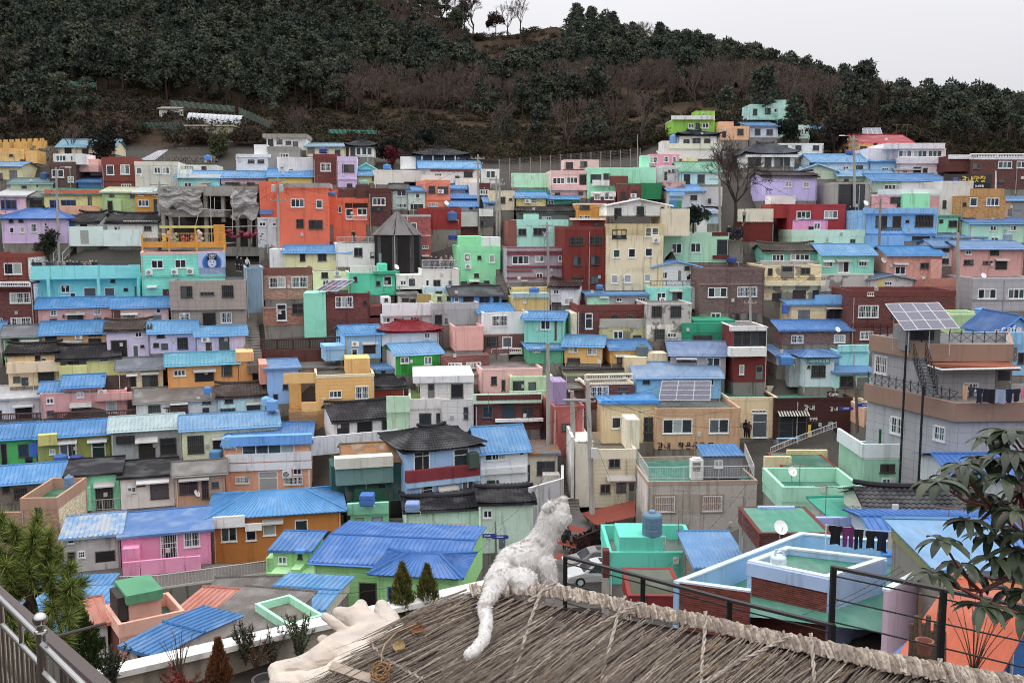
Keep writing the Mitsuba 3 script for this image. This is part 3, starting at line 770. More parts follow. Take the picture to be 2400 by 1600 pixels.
H('house','orange house with pale teal blue roof and washing lines before it','-33.33 95.26 -16.27 17.41 6.58 2.31 5','cf9048 .15','G 66bcd8 3.02 m 0 0.25','54 116 166 177 s;237 157 450 182 c;247 50 431 164 o;503 96 601 202 g','roof_room 645 810 -30 270 234 328 d9a264;porch 664 793 -10 290 -22 238 c98d4a')
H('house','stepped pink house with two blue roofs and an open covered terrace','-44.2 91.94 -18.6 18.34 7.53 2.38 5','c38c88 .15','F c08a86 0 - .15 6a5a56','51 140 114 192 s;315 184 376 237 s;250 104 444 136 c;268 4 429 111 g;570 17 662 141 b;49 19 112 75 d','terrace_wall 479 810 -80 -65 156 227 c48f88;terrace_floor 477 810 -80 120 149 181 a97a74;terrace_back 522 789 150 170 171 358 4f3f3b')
ac_unit('white air conditioner unit on the wall of the stepped pink house',(-39.33,93.22,-16.61),18.34,.76,.3)
H('roof_house/house','upper blue ribbed roof of the stepped pink house','-42.21 92.48 -16.11 18.35 3.32 .5 4.6','c38c88 .15','G 4799dd 1.15 m 0 0.25','',base=0.2)
H('roof_house/house','lower blue ribbed roof of the stepped pink house','-44.47 92.65 -16.48 18.58 2.21 .31 4.4','c38c88 .15','G 489bde .85 m 0 0.25','',base=0.2)
H('house','white house painted with black cow spots and white roof','-49.4 92.08 -18.8 18.89 4.63 2 5.5','d3d5d8 .15','M d8dade 2.31 p 0 0.25','229 123 406 147 c;242 0 390 129 o;115 7 129 91 d')
H('house','long white terrace house under a grey board roof with blue box tank','-35.36 92.23 -18.43 17.61 7.42 1.37 5','d2d4d6 .15','G 857e78 2.19 p 0 0.5','106 28 216 97 g;305 107 465 125 c;305 10 461 114 g;595 83 673 132 d;592 -7 654 47 d')
H('house','pale aqua terrace house under a brown tiled roof','-27.76 92.71 -18.43 17.11 4.3 1.75 5','abc6c4 .15','G 5f4f49 2.46 t 0 0.25','57 113 135 174 d;4 21 154 65 d;252 101 393 116 c;257 22 381 106 g')
H('house','bright green house with blue roof in the lower left corner row','-46.61 87.28 -22.11 18.88 3.73 2.63 5','43a552 .15','G 4897dd 3.39 m 0 0.25','73 8 127 214 o;217 80 300 195 d;267 -2 329 71 d','shutter 309 378 -15 -5 79 210 2f62c0',base=5)
H('house','olive green house with bright blue roof and two blue barrels before it','-42.45 87.24 -21.92 18.41 6.09 2.66 5','87883f .15','G 4f9fe3 3.39 m 0 0.25','169 197 330 221 c;177 57 319 206 s;413 193 582 217 c;444 6 564 201 s;94 95 145 144 s','porch_box 15 169 -60 10 190 287 b3a858',base=5)
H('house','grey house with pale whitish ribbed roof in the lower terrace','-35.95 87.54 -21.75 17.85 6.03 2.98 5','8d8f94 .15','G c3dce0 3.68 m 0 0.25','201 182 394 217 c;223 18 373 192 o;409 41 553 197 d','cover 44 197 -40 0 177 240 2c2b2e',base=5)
H('house','pale green yellow house with light blue roof and barred square window','-29.52 87.35 -21.68 17.2 8.37 3.05 5','ccd4b0 .15','G 7cb6e6 3.78 m 0 0.25','45 80 184 241 g;255 206 363 223 c;259 90 349 211 o',base=5)
H('house','grey brown house below a long bright blue roof at the left edge','-43.67 81.23 -23.82 18.79 5.5 1.86 5','6f6660 .15','G 57aaf0 2.68 m 0 0.25','90 96 148 167 d;175 37 278 132 g',base=5)
H('house','mint house under a black sheet roof with folding gate','-36.69 80.05 -24.15 18.26 4.02 3.19 5','74c69e .15','M 2b292f 3.31 p 0 0.25','56 224 130 311 o;103 8 164 181 D;203 217 365 246 c;214 12 348 224 g;8 127 73 186 b','bath_box 13 179 -50 10 21 216 7fcaa4',base=5)
H('house','white terrace house under a black sheet roof with big barred glass door','-32.55 80.65 -24.01 17.84 4.33 2.73 5','cfccc4 .15','M 29272d 2.9 p 0 0.25','54 138 122 187 s;125 221 386 254 c;128 189 190 237 d;233 70 377 234 g',base=5)
H('house','tan terrace house under a small grey roof with two barred doors','-27.99 80.71 -24.01 17.43 3.96 2.92 5','a9886a .15','G 87827c 3.39 p 0 0.4','27 252 269 282 c;31 124 175 263 g;208 72 263 255 g;289 159 345 211 g',base=5)
H('house','tan brick house with cream side wall and green roof terrace','-37.52 73.93 -25.25 3 2.74 4.14 6','9d7a62 1.1','F a07d66 0 - .9 2f8f66','103 262 156 340 d;127 116 190 147 d','terrace_wall -220 -13 30 60 -8 294 9c7a64',side='dccda8',base=5)
H('house','grey house under a patchy light blue roof with orange tiled awning','-32.53 69.82 -25.8 18.27 3.82 2.87 5','aaa7a4 .35','M 8fbbea 2.99 m 0 2.4','28 245 77 293 s;208 82 349 167 o;23 21 80 183 o;95 131 144 181 b',base=5)
H('house','bright pink house with worn blue roof and stepped pink garden wall','-28.59 70.45 -25.7 17.7 6.27 2.7 5.5','dd86ae .15','M 5a90d6 2.82 p 0 0.45','271 48 391 261 b;436 143 550 261 b;48 100 95 139 s','garden_wall 16 131 -160 -140 -7 123 dc86ac;garden_wall 137 437 -160 -140 -42 123 dd88ae;garden_wall 443 551 -160 -140 -55 119 dd88ae;tank_stand 16 128 -100 0 71 205 d982a8',base=5)
H('house','mustard brown house with large light blue hipped roof and white awning','-23.21 74.91 -26.74 13 9.82 3.78 6.5','b26d20 .15','H 55aef2 4.81 m 0 0.25','375 208 475 320 s;371 317 533 340 c;621 208 723 318 s;58 181 179 298 s;245 176 325 269 s;766 84 903 210 D','balcony_band 5 243 -70 -50 312 401 d5d6d6;balcony_band 243 370 -60 -40 270 328 d5d6d6',base=5)
H('house','three storey peach orange house with twin blue roof bands','-25.23 85.43 -23.91 9 7.38 4.33 6','d89c78 .15','M 4f93dc 4.84 m 0 0.25','153 302 603 421 s;88 79 205 140 b;285 -1 453 181 s;504 50 668 123 b;586 139 661 197 s','lower_roof_band 15 757 -60 10 426 510 5b9be0;ledge 14 748 -25 0 273 345 dadada;ledge 11 750 -25 0 195 260 d6d6d6;corner_trim 719 733 -8 2 -14 192 e0dfdd',base=5)
ac_unit('white air conditioner unit on the wall of the three storey peach orange house',(-20.32,85.88,-22.72),9,.81,.69)
H('house','white house with dark grey tiled roof and a walled front yard','-16.31 89.56 -20.2 24 6.26 1.88 5','cdd0d3 .15','G 454448 2.91 t 0 0.25','28 41 143 193 d;215 11 362 194 o;451 55 561 160 d','yard_wall -257 568 -180 -160 -74 95 b9bcc0',base=5)
H('house','white tile clad house with green flat roof and lower terrace','-9.56 91.14 -19.77 6 6 3.1 7','c2beba 3.1','F d6d6d4 0 - .1 8fb850','91 54 205 185 d;250 109 303 182 d;252 72 345 103 d;506 181 550 234 d;506 119 549 167 d;389 321 505 453 d 1;175 326 236 460 D 1','upper_storey 107 601 6 606 231 513 c4c0bc;roof_slab 37 604 -25 625 471 536 dcdcda;terrace_wall -210 7 -50 -30 207 357 b3d6b6;terrace_wall -1 300 -10 10 224 320 c6c2be;light_green_wing -209 -2 20 520 2 203 b2d0b2',base=5)
H('house','amber coloured house with slanting wall edge and curved balcony','-18.54 92.83 -18.39 12 5.48 3.78 6','d9a658 2.05','F e6cfa8 0 - .3 6f6d66','122 157 242 226 s;369 137 494 260 b','roof_room 287 523 150 450 358 505 d9a85e;balcony_wall -294 7 -10 10 307 403 e0ae62;side_wing -251 -136 150 550 -12 290 c8984e;lower_storey -256 144 0 500 -153 37 8f6a3a;slant_trim -136 5 0 30 0 121 dcaa60')
H('house','dark brick house with mint terrace and brown balustrade band','-3.43 91.36 -19.61 6 6.21 2.59 7','5a2a27 1.1','F 6a332d 0 - .2 8a8580','67 122 164 231 d;251 118 373 260 d;435 114 548 220 d','terrace_band -23 617 -60 -30 264 353 a9c4ac;balustrade_band 7 611 -64 -59 296 343 5a2f2a;ledge 185 634 -50 0 84 111 d8d8d6',base=5)
H('house','light blue house with gable end left of the red tiled roof','-16.66 98.54 -13.94 20 3.64 2.6 5','86bde8 .15','G 4f9fe0 3.1 m 0 0.25','168 157 328 173 c;179 49 310 161 o;62 14 126 108 s','wash_house -206 -15 -50 200 3 121 8cc2ea;wash_house_roof -213 -9 -60 220 111 152 7ab6e8')
ac_unit('white air conditioner unit on the wall of the light blue house',(-15.96,98.46,-12.6),20,.7,.48)
H('hanok_house/hanok','grey white house under a crimson tiled roof with upturned ridge','-13.19 99.97 -12.76 12 5.82 1.42 5','bcc4ca .15','H b52f40 2.19 t 0 0.25','433 67 493 127 s')
H('house','vivid green house with white gable side and light blue roof','-11.36 96.68 -15.26 22 4.59 2.15 5','2b9437 .35','G 7bb8ec 2.81 m 0 0.25','41 119 129 182 s;284 95 364 175 s',side='d3d6d8')
H('house','mint walled block joined to a dark brick house with box window','-19.44 103.87 -10.39 8 4.48 2.69 6','672f2a 1.1','F 5f2d28 0 - .4 8a8580','95 119 277 236 b;384 147 417 191 d','mint_wall -230 -3 -30 570 -200 273 7cc8ac;lower_storey -29 553 0 500 -213 4 5a2c27;step_wall 451 578 10 410 29 128 6b332d')
H('house','white house with white brick parapet behind the red tiled roof','-13.46 102.88 -10.84 13.45 5.28 .91 5','cfcfd0 .15','F d5d5d8 0 - .1 a0a0a0','4 16 83 71 s;114 18 227 66 s;288 19 419 71 s;27 238 62 268 d 2','parapet_wall -3 529 -40 -15 87 217 d6d6d9;stair_tower 4 93 20 220 207 278 d6d6d8')
H('house','plain grey flat house right of the white brick parapet','-8.18 102.79 -10.97 12.32 4.79 2.35 5','8f9194 .15','F 9a9a9c 0 - .7 8a8a8a','6 15 93 113 d;123 28 151 74 d')
H('house','blue house under a dark slate roof above the grey flat house','-6.39 105.63 -9.07 11.71 5.37 1.07 5','6299d2 .15','G 47474f 1.73 p 0 0.25','24 32 73 83 s;123 29 235 86 d;294 7 409 86 d;446 12 513 88 d')
H('house','tiny pale lime house left of the slate roofed blue one','-8.63 106.11 -8.95 12.64 2.29 .97 5','c0cd98 .15','F c8d49e 0 - .15 9a9a90','65 30 120 74 d;169 33 208 75 d','rust_panel -148 1 5 35 2 101 9a8248')
H('house','grey house with collapsing corrugated roof under the turquoise balcony','-12 106.03 -9.02 13.43 1.87 1.02 5','c5c2bc .15','M 7c7a78 1.49 c 0 0.5','24 27 99 65 d;106 10 175 58 o')
H('house','pale aqua flat roofed house above the tiny lime house','-9.55 107.36 -8.04 12.47 2.91 .79 5','aecdd6 .15','F b4d4de 0 - .4 a8a8a8','130 1 202 29 d')
H('house','plain pink walled block right of the crimson roof','-5.8 99.75 -13.2 12.01 2.96 2.46 5','cb958a .15','F c8928a 0 - .3 9a8a84','')
H('house','white two storey house with boxed window and white balustrade balcony','-2.93 101.61 -11.76 10.58 4.68 2.25 6','d6d7d8 .15','F d2d3d4 0 - .1 9a9a9a','85 83 256 194 b','lower_storey 2 469 0 500 -358 5 6f4a46;balcony_floor 66 395 -80 20 -203 -184 c8c8c8')
H('house','brick house behind the white balustrade with barred window','-2.8 100.75 -13.66 10.92 2.6 1.91 5','714c47 1.1','F 714c47 0 - .1 8a8580','4 72 141 182 g;183 61 285 173 s')
H('house','small bright blue roof behind the white two storey house','-3.43 103.25 -10.79 10.99 3.41 1.23 5','b5b3ae .15','G 4ea3e8 1.78 m 0 0.25','')
H('house','brown house with beige pierced balustrade panels below the pink block','-6.98 97.61 -14.8 12.1 4.78 1.37 5','6d3f3a 1.05','F 7a4a44 0 - .1 8f8680','66 10 202 65 b;246 6 395 65 b')
H('house','blue walled narrow house under a rough grey roof near the stairs','-23.4 94.02 -17.64 16.35 2.97 3.49 5','7ba6d6 .15','M 6f9fd6 3.61 p 0 0.25','143 141 192 191 d;48 45 98 101 o','salmon_gable -66 9 30 430 193 386 c47f68')
H('house','long grey shed roof behind the curved amber balcony','-20.98 97.19 -15.17 15.57 3.45 .6 5','a3a09a .15','M 827d77 .75 p 0 0.5','')
H('hanok_house/hanok','red walled house under a dark tiled roof beside the amber house','-13.18 94.5 -17.34 13.86 2.84 1.28 5','7f2e28 .15','G 47474b 1.91 t 0 0.25','')
H('house','small blue roofed outhouse below the vivid green house','-13.55 97.05 -15.39 13.91 2.58 .73 3','7fa6cc .15','M 5a9fe0 .85 m 0 0.25','65 17 107 57 d')
H('house','low house under a rusty white patched roof above the white tiled house','-9.24 95.69 -16.16 12.46 6.47 .97 5','b0aca4 .15','M 9b9794 1.09 p 0 1.5','')
H('house','dusty pink terrace house with green water tub right of the patched roof','-2.97 95.04 -16.77 10.34 6.03 2.41 6','cb9f98 .15','F cda29c 0 - .2 a89490','96 85 152 167 d;198 23 235 132 d;354 104 418 170 d')
H('house','brown brick house with dark upper band left of the pale yellow house','-25.68 102.58 -10.99 16.24 4.94 1.8 6','8a5d4c 1.1','F 6d4338 0 - .1 8a8580','130 51 230 225 s;287 119 401 227 d')
H('house','tan brick house with two white gridded windows beside the stairs','-26.49 106.19 -8.58 16.24 5.1 3.43 6','9c7565 1.1','F 6f463c 0 - .8 8a8580','54 128 227 243 b;291 125 458 242 b')
H('house','slate blue walled house right of the long stairway','-28.01 104.72 -9.87 17 1.79 4.83 6','6d8799 .15','F 7690a2 0 - .2 8a8a8a','')
H('house','long white house under a thick grey roof slab near the ruin','-32.6 134.51 9.09 4.83 5.21 1.61 5','d8d9d5 .15','F d0d0cc 0 - .1 8f8a80','19 56 87 145 d;132 85 205 137 d;249 76 319 121 d;345 15 411 115 d','roof_slab -44 537 -40 560 160 212 87817a')
H('house','white stepped block with small windows left of the grey concrete one','-35.13 128.62 6.06 6.79 4.1 1.86 5','d3d5d8 .15','F d9dadc 0 - .5 9a9a9a','147 107 227 148 d;269 105 349 148 d','upper_block 221 391 50 350 191 340 d8d9db;cornice 3 439 -20 480 173 214 dcdde0')
H('house','grey concrete house behind the white stepped block','-31.17 129 6.25 6.41 3.8 2.95 5','86847d .15','F 7d7b74 0 - .6 77756f','151 142 261 210 s')
H('shed','cream shed with pale blue roof and navy water tank','-26.96 132.66 8.12 5.04 5.09 1.34 4','cfc8ac .15','M 8fb4c8 1.94 m 0 0.25','17 40 107 129 D;369 22 439 92 d')
H('hanok_house/hanok','glass fronted white house under a dark tiled roof by the terraced slope','-21.39 132.66 8.08 4.79 3.26 1.35 5','cfcabc .15','H 46474e 2.3 t 0 0.25','17 18 81 130 d;92 23 156 130 s;165 23 234 131 s;239 23 302 124 s')
H('house','white windowless block behind the yellow blue roofed house','-29.42 127.23 5.44 18 4.34 2.34 5','d5d6d6 .15','F dadbdb 0 - .2 9a9a98','3 79 63 112 s;124 65 177 87 s')
H('house','dark red house with one white boxed window beside the lavender one','-24.76 125.88 4.28 7.12 2.99 3.76 5','63302a 1.05','F 6d352e 0 - .6 77726c','86 164 215 265 b')
H('house','lavender flat roofed house with dark barred window','-21.68 125.34 3.93 7.09 2.38 3.78 5','bcadd2 .15','F c3b4d8 0 - .6 9a9a9a','61 187 202 280 g;112 7 178 47 d','ledge -6 243 -15 0 92 106 b0a2c6')
H('house','lemon yellow house with bright blue roof above the orange building','-30.41 125.82 4.36 7.46 5.48 1.01 5','d3ca68 .15','G 5aa9ea 1.94 m 0 0.25','')
H('house','turquoise gabled hut behind the pale yellow green house','-19.74 128.7 6.03 5.77 2.27 .38 5','78cdc6 .15','X 78d0cb 1.03 p 0 0.25','')
H('house','pale yellow green house with light blue roof and planted terrace','-19.32 126.18 4.5 6.49 3.99 1.01 5','bcc48c .15','G 66a9d8 1.56 m 0 0.25','177 31 264 88 d;298 14 359 37 d')
H('house','white sloped wall house left of the restaurant building','-17.13 125.62 4.28 14 3.68 1.81 5','dcd9d0 .15','F d8d5cc 0 - .2 b0aca4','','glazed_porch 362 584 40 440 39 185 d5d2ca')
H('hanok_house/restaurant','blue restaurant under a wide black tiled roof at the forest edge','-12.29 129.25 6.4 4.9 6.41 1.61 6','3c6590 .15','H 3a3a40 2.72 t 0 0.25','106 13 209 137 d;224 14 355 137 d;370 15 494 138 d;509 77 628 139 d','post 71 83 -60 -50 -4 156 d5d5d5;post 210 222 -60 -50 -3 157 d5d5d5;post 355 368 -60 -50 -3 157 d5d5d5;post 494 506 -60 -50 -2 158 d5d5d5;white_wing -200 7 30 430 0 155 d0d2d2')
H('house/shop','white shop with sky blue roof and red signboard below the restaurant','-11.46 125.93 4.43 5.71 7.36 1.99 5','cfccc6 .15','G 6cb4ea 2.78 m 0 0.25','178 91 266 123 s;545 82 654 149 d;436 14 490 95 D','signboard 130 668 -10 0 146 167 8d4a48;parapet_wall 0 417 -100 -80 -1 93 dcd9d2;cream_wall 431 743 -100 -80 -29 61 d2c6b4')
H('house','white house with tall sash window at the end of the shop row','-3.84 126.19 4.43 5.13 2.26 1.78 5','d0d3d4 .15','F cfd8da 0 - .2 9aa0a0','58 65 178 159 s')
H('house','salmon orange block with two barred windows and a satellite dish','-10.4 120.94 1.46 16 3.04 3.21 6','d97a5c .15','F df8060 0 - .5 9a8a80','39 165 115 250 g;149 158 278 244 g;36 4 150 45 b','ledge -5 305 -12 0 75 90 c96c50',side='d3785c')
ac_unit('white air conditioner unit on the wall of the salmon orange block',(-8.89,121.04,3.06),16,.43,.31)
H('house','pale mint house with black sheet roof beside the brick house','-14.44 120.65 1.13 7.94 1.95 2.43 5','c3dad4 .15','M 343238 3.17 p 0 0.25','60 158 176 237 s;58 23 175 71 s')
H('house','pale grey green house with blue roof left of the salmon block','-12.43 120.46 1.02 7.76 2.02 2.33 5','bccfc4 .15','G 5296d6 2.82 m 0 0.25','87 148 136 204 s;27 21 176 75 d')
H('house','dark brown brick house with long white window behind the cone tower','-16.77 117.72 -.8 9.28 2.6 4.37 6','4f2a27 1.1','F 55302b 0 - .5 8a8078','41 239 194 329 s;29 178 168 216 d','brick_wing -148 19 50 450 330 481 522c28;brick_wing -345 -151 100 400 318 431 5a332c')
H('orange_building/building','large vivid orange two storey building with grey roof edge','-26.69 114.19 -3.13 7 5.67 6.63 7','d9623f .15','F d9633f 0 - .4 8d8a86','152 447 304 543 s;435 435 508 531 s;210 216 290 312 g 1;350 203 503 303 g 1','lower_front 137 567 -2 8 -1 327 d2603f;side_wing -203 -2 80 580 111 740 cd5c3c;roof_edge 93 593 60 560 666 722 8f8d8c;ledge 20 585 -15 5 654 670 cf5c3b')
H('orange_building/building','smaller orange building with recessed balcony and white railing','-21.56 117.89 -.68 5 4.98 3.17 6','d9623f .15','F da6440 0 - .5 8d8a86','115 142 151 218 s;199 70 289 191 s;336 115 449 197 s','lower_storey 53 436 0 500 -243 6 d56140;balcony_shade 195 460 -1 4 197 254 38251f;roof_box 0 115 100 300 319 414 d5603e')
H('house','grey house with faded blue wall painting left of the orange building','-28.98 114.12 -3.25 12.73 2.18 3.44 5','a9adb0 4.1','F b0b3b5 0 - .2 9a9a9a','21 245 92 291 s;165 245 213 284 s','roof_stub 27 174 30 330 377 432 4f74a8')
H('house','topmost of three small blue roofs right of the salmon block','-7.57 124.13 3.16 6.21 1.8 .6 4','96a0ae .15','G 569fe2 1.2 m 0 0.25','')
H('house','middle one of three small blue roofs with orange wall','-7.47 122.39 2.17 6.59 3.11 .49 4','c07a48 .15','G 569ce0 1.05 m 0 0.25','')
H('house','lowest of three small blue roofs with grey blue wall','-7.53 120.35 1 7.14 3.27 .65 4','93a3ad .15','G 5b9bdc 1.25 m 0 0.25','242 16 281 45 d')
H('house','white walled brick house with wide white window by the pole','-4.09 123.23 2.61 6.01 1.4 1.78 5','5a2e2a 1.05','F 5a2f2b 0 - .4 8a8580','14 36 127 96 s','white_gable -111 1 20 420 0 185 d5d3d0')
H('house','cream flat house with two dark windows beside the twin poles','-2.7 120.5 1.06 6.28 3.02 2.33 5','decfae .15','F e2d4b4 0 - .15 a09a8c','118 84 190 159 d;236 118 272 143 d;-32 249 -25 252 d')
H('house','small light blue house with blue roof below the white walled brick house','-3.22 120.25 .87 6.63 1.24 1.16 4','8fb6dc .15','G 5f9fdc 1.72 m 0 0.25','40 80 98 110 d')
H('house','crimson flat house with blue round water tank on top','-10.83 117.03 -1.18 8.55 4.91 2.43 6','8a2626 .15','F 8f2a28 0 - .2 6f2422','')
H('house','brick house with small white vent window under the blue tank','-9.63 117.71 -2.08 8.91 3.73 1.85 5','5d312c 1.1','F 63352f 0 - .2 8a8078','264 115 309 146 s;98 96 187 166 s','brick_wall 364 780 30 70 17 121 673731')
H('house','grey house with black signboard of white letters','-3.99 117.72 -.87 7.51 1.87 2.12 5','4a4848 .15','F 55534f 0 - .3 8a8580','26 6 103 70 d','signboard 10 179 -12 -2 118 207 b9b9b6;grey_wing -195 3 30 430 0 171 aaa8a4')
H('house','pinkish red brick house with grey cornice behind the cone tower','-12.52 112.39 -4.37 10.73 3.41 4.88 6','8f4442 1.05','F 9a9a98 0 - .25 8a8580','115 321 185 397 s;241 108 312 143 s;233 27 320 36 c','corner_band 73 88 -5 0 7 487 a3a09c;lower_band 211 343 -6 0 244 257 a3a09c')
H('house','light green two storey house with white roof room and air conditioner','-5.89 110.7 -5.58 10.01 4.65 2.63 6','80d49c .15','F 86d8a0 0 - .6 9ab0a0','58 90 128 176 b;208 114 251 155 d;339 76 400 163 s;170 -87 222 -42 d 1;109 -124 225 -114 c 1;17 -180 90 -129 d 1;277 -183 342 -122 d 1;164 -170 225 -123 d 1','lower_storey 4 416 0 500 -196 2 84d29c;roof_room 15 266 100 400 257 373 82d59c;roof_room 263 479 80 380 256 360 d5dbd8')
ac_unit('white air conditioner unit on the wall of the light green two storey house',(-5.19,110.5,-5.47),10.01,.66,.45)
H('house','white low house with grey railing right of the cone tower','-9.83 108.23 -7.35 11.98 4.11 1.96 6','cfccc4 .15','F d5d4d2 0 - .1 9a9a98','46 14 81 79 s;129 6 206 78 d;285 10 344 76 s;-232 23 -168 77 s 1;-137 16 -73 93 D 1','white_wing -272 4 2 402 -21 136 cdcac2')
H('house','pale lemon house with sky blue roof and three framed windows','-25.19 110.53 -5.63 8 7.15 2.02 5','d6d6a2 .15','G 5aa8e6 2.6 m 0 0.25','168 101 227 194 d;362 100 459 181 d;599 106 657 186 d','lower_storey 308 702 0 400 -228 0 d4d4a4;white_side_house -166 -3 40 440 19 234 d3d5d6')
H('house','lower pale lemon storey with green awning and round air conditioner','-21.54 107.7 -7.68 14.63 3.89 2.03 4','d3d3a3 .15','F d0d0a0 0 - .1 9a9a90','91 135 162 197 d;101 45 172 114 s;230 110 376 147 c')
ac_unit('white air conditioner unit on the wall of the lower pale lemon storey',(-19.24,107.97,-6.1),14.63,.46,.46)
H('house','white terrace house with outside metal stairs beside the cone tower','-19.54 110.9 -5.29 12.37 5.45 2.63 6','c9cac6 .15','F c5c6c4 0 - .15 8f8f8d','198 115 292 213 d;378 102 419 163 d','glazed_porch 462 606 -150 0 16 155 74848e;lower_wall 144 612 -150 -120 -63 20 c4c2ba')
H('house','bright turquoise green house with dark green balcony below the cone','-17.47 106.91 -8.16 14.03 4.92 2.41 6','48c49e .15','F 44b894 0 - .25 8fb0a4','44 150 84 203 d;285 101 332 152 d;366 101 456 204 s','roof_tower 323 421 100 250 228 334 52cdaa;cornice 255 535 -60 10 229 260 2f9a76;balcony_floor 352 528 -90 10 1 20 2f8f70')
H('retaining_wall/wall','long pale mint retaining wall below the mesh fence','0 125.22 3.89 4.58 4.9 1.78 .8','afd5b8 .15','F b4d8be 0 - .2 6f6a62','')
H('house','pale pink house with wide white windows and small roof room','4.75 123.02 2.54 4.29 4.47 3.35 6','d6aca6 .15','F dab2ac 0 - .5 a89c98','19 170 170 250 s;190 176 331 257 s;348 159 443 294 o;51 43 111 66 d;339 41 396 77 d;211 367 297 445 d 1;389 383 474 459 d 1','roof_room 185 624 200 500 360 478 d4b2a8;ledge -9 439 -50 0 95 156 d4aba6')
H('house','long mint green house with laundry below its stepped parapet','9.18 122.9 2.47 3.56 5.75 3.78 6','8fd2b0 .15','F 98d8b8 0 - .3 9ab0a4','40 195 172 293 d;198 234 279 305 d','lighter_wing 571 853 30 530 187 383 9bd9be;stair_tower 699 793 150 350 384 536 92d8b6;brick_wall 264 492 -50 -20 170 274 6f3a34')
H('house','rose pink house with three gridded white windows','17.69 130.22 6.79 2.03 3.89 1.52 5','d98da2 .15','F df95aa 0 - .2 b09a9c','1 39 109 117 b;188 50 253 122 b;301 53 352 118 b','lower_storey 82 195 0 400 -208 7 d98fa4')
H('villa/house','white villa with navy tiled roof at the top centre right','22.58 136.35 10 1.24 5.01 1.15 6','dcdcd6 .15','H 3c4558 1.93 t 0 0.25','50 6 135 67 d;175 10 282 79 d;330 16 415 75 d','lower_storey -251 542 -100 400 -201 -65 dadad4;terrace_band -169 537 -120 -90 -68 1 ced6be;side_block -253 -156 -100 200 -80 38 dcdcd8')
H('house','cream house with pink parapet below the white villa','20.91 128.77 6.03 1.96 2.8 1.12 5','d0c690 .15','F d3a2a2 0 - .3 b0a890','','cream_wall 144 286 40 340 98 174 d3ca98')
H('house','small light grey house with two vents beside the rose pink one','18.83 126.48 4.57 2.4 2.09 2.09 5','b2b3b6 .15','F bcbcbe 0 - .3 9a9a9a','28 24 64 132 D;75 119 105 155 d;123 124 152 162 d')
H('house','pale aqua house with mint roof left of the bare tree','21.03 125.97 4.28 2.13 4.94 1.77 6','aed6d8 .15','G 78bd9a 2.88 m 0 0.25','45 13 123 127 d;217 16 308 124 d')
H('ruin/house','half ruined pink brick house behind the blue lean-to roof','18.64 123.02 2.47 2.76 2.55 2.11 5','bf9488 4.2','F b98f84 0 - .2 8a8078','-41 92 12 158 o')
H('house','white grey house with slanting blue roof before the bare tree','18.88 121.02 1.33 2.83 4.18 2.01 5','b5b4b6 .15','M 4f9ade 3 p 0 0.25','262 98 342 152 d;475 56 513 111 d','blue_cover -3 176 -60 -10 142 186 8cc0ea;grey_wing 419 657 30 430 20 254 aaa9ab')
H('house','yellow house with teal and blue roof and one air conditioner','.52 120.72 1.19 5.56 3.56 1.47 5','ccbd78 .15','G 4f9fdc 2.05 m 0 0.25','178 69 250 121 b','teal_roof_back 80 457 260 560 195 239 3fa080')
ac_unit('white air conditioner unit on the wall of the yellow house',(1.54,120.5,1.88),5.56,.49,.41)
H('house','teal green house with blue roof patch beside the yellow house','4.14 121.43 1.59 4.74 3.78 .91 5','2f8a6c .15','G 5a9fd8 1.47 m 0 0.25','20 13 93 61 s')
H('house','dark brick house with white parapet and turret window','9.75 121.61 1.66 3.85 2.79 1.63 5','5f2e2c 1.05','F d8d6d2 0 - .6 9a9a9a','142 65 254 159 s;5 143 91 156 c;19 65 92 137 b','turret 12 216 80 330 237 305 d6d8d6')
H('house','brick house with dark green side wall and green water tank','12.73 121.84 1.79 3.49 2.93 2.51 6','6c322d 1.05','F 3f7a52 0 - .15 3f7a52','45 71 106 150 d;177 79 248 163 d','green_wall 290 543 5 505 59 255 1f7347')
ac_unit('white air conditioner unit on the wall of the brick house',(14.37,121.62,2.58),3.49,.57,.42)
H('house','ochre gold house with white roof edge above the dark red tower','7.58 118.32 -.42 4.66 3.57 2.27 6','c0801e .15','F dcdad6 0 - .15 9a968e','41 156 157 204 d;32 41 166 85 s')
H('house','dark house under a long grey tiled roof with blue strip behind','.77 118.48 -.17 5.67 6.89 1.02 5','5f6663 .15','G 5a5658 1.63 t 0 0.25','52 13 116 70 d;278 6 389 45 s;597 0 692 64 o','blue_strip 27 631 260 410 150 185 5a9fdc')
H('house','mint two storey house with three dark windows and mint box tank','.56 114.09 -3.19 6.94 5.92 3.15 6','8fc8b8 .15','F 95cdbe 0 - .7 8fb0a6','4 133 109 211 d;188 135 342 219 d;439 136 541 226 d','brick_wing -106 1 5 505 1 309 7a4a42;box_tank_base 114 274 150 300 313 378 9fd5c4')
H('house','grey house with dark red cornice stripes behind the pole','-.54 108.78 -6.92 8.68 6.49 3.9 6','97919a .15','F 8a4a50 0 - .12 9a9298','54 203 244 297 s;313 226 413 295 s;568 230 635 296 s;320 42 396 105 s;157 22 223 61 s','red_stripe -6 643 -20 0 332 347 7c3a40;red_stripe -6 643 -20 0 304 322 7c3a40;red_stripe -6 644 -20 0 163 185 7c3a40;red_stripe -6 274 -20 0 123 141 7c3a40;red_stripe -7 645 -20 0 44 64 7c3a40')
H('tower_house/house','tall dark red house of four storeys left of the cream block','5.71 107.99 -7.62 7.16 4.58 6.83 7','6f2921 .2','F 74302a 0 - .4 7a6a64','55 483 200 569 g;262 489 413 577 g;92 264 183 359 d;284 270 379 366 d;286 64 381 151 d;79 66 182 143 d;341 694 432 721 d 1','roof_room 178 466 100 500 676 756 6f2b24;roof_slab 152 459 60 560 749 775 cfc3ae')
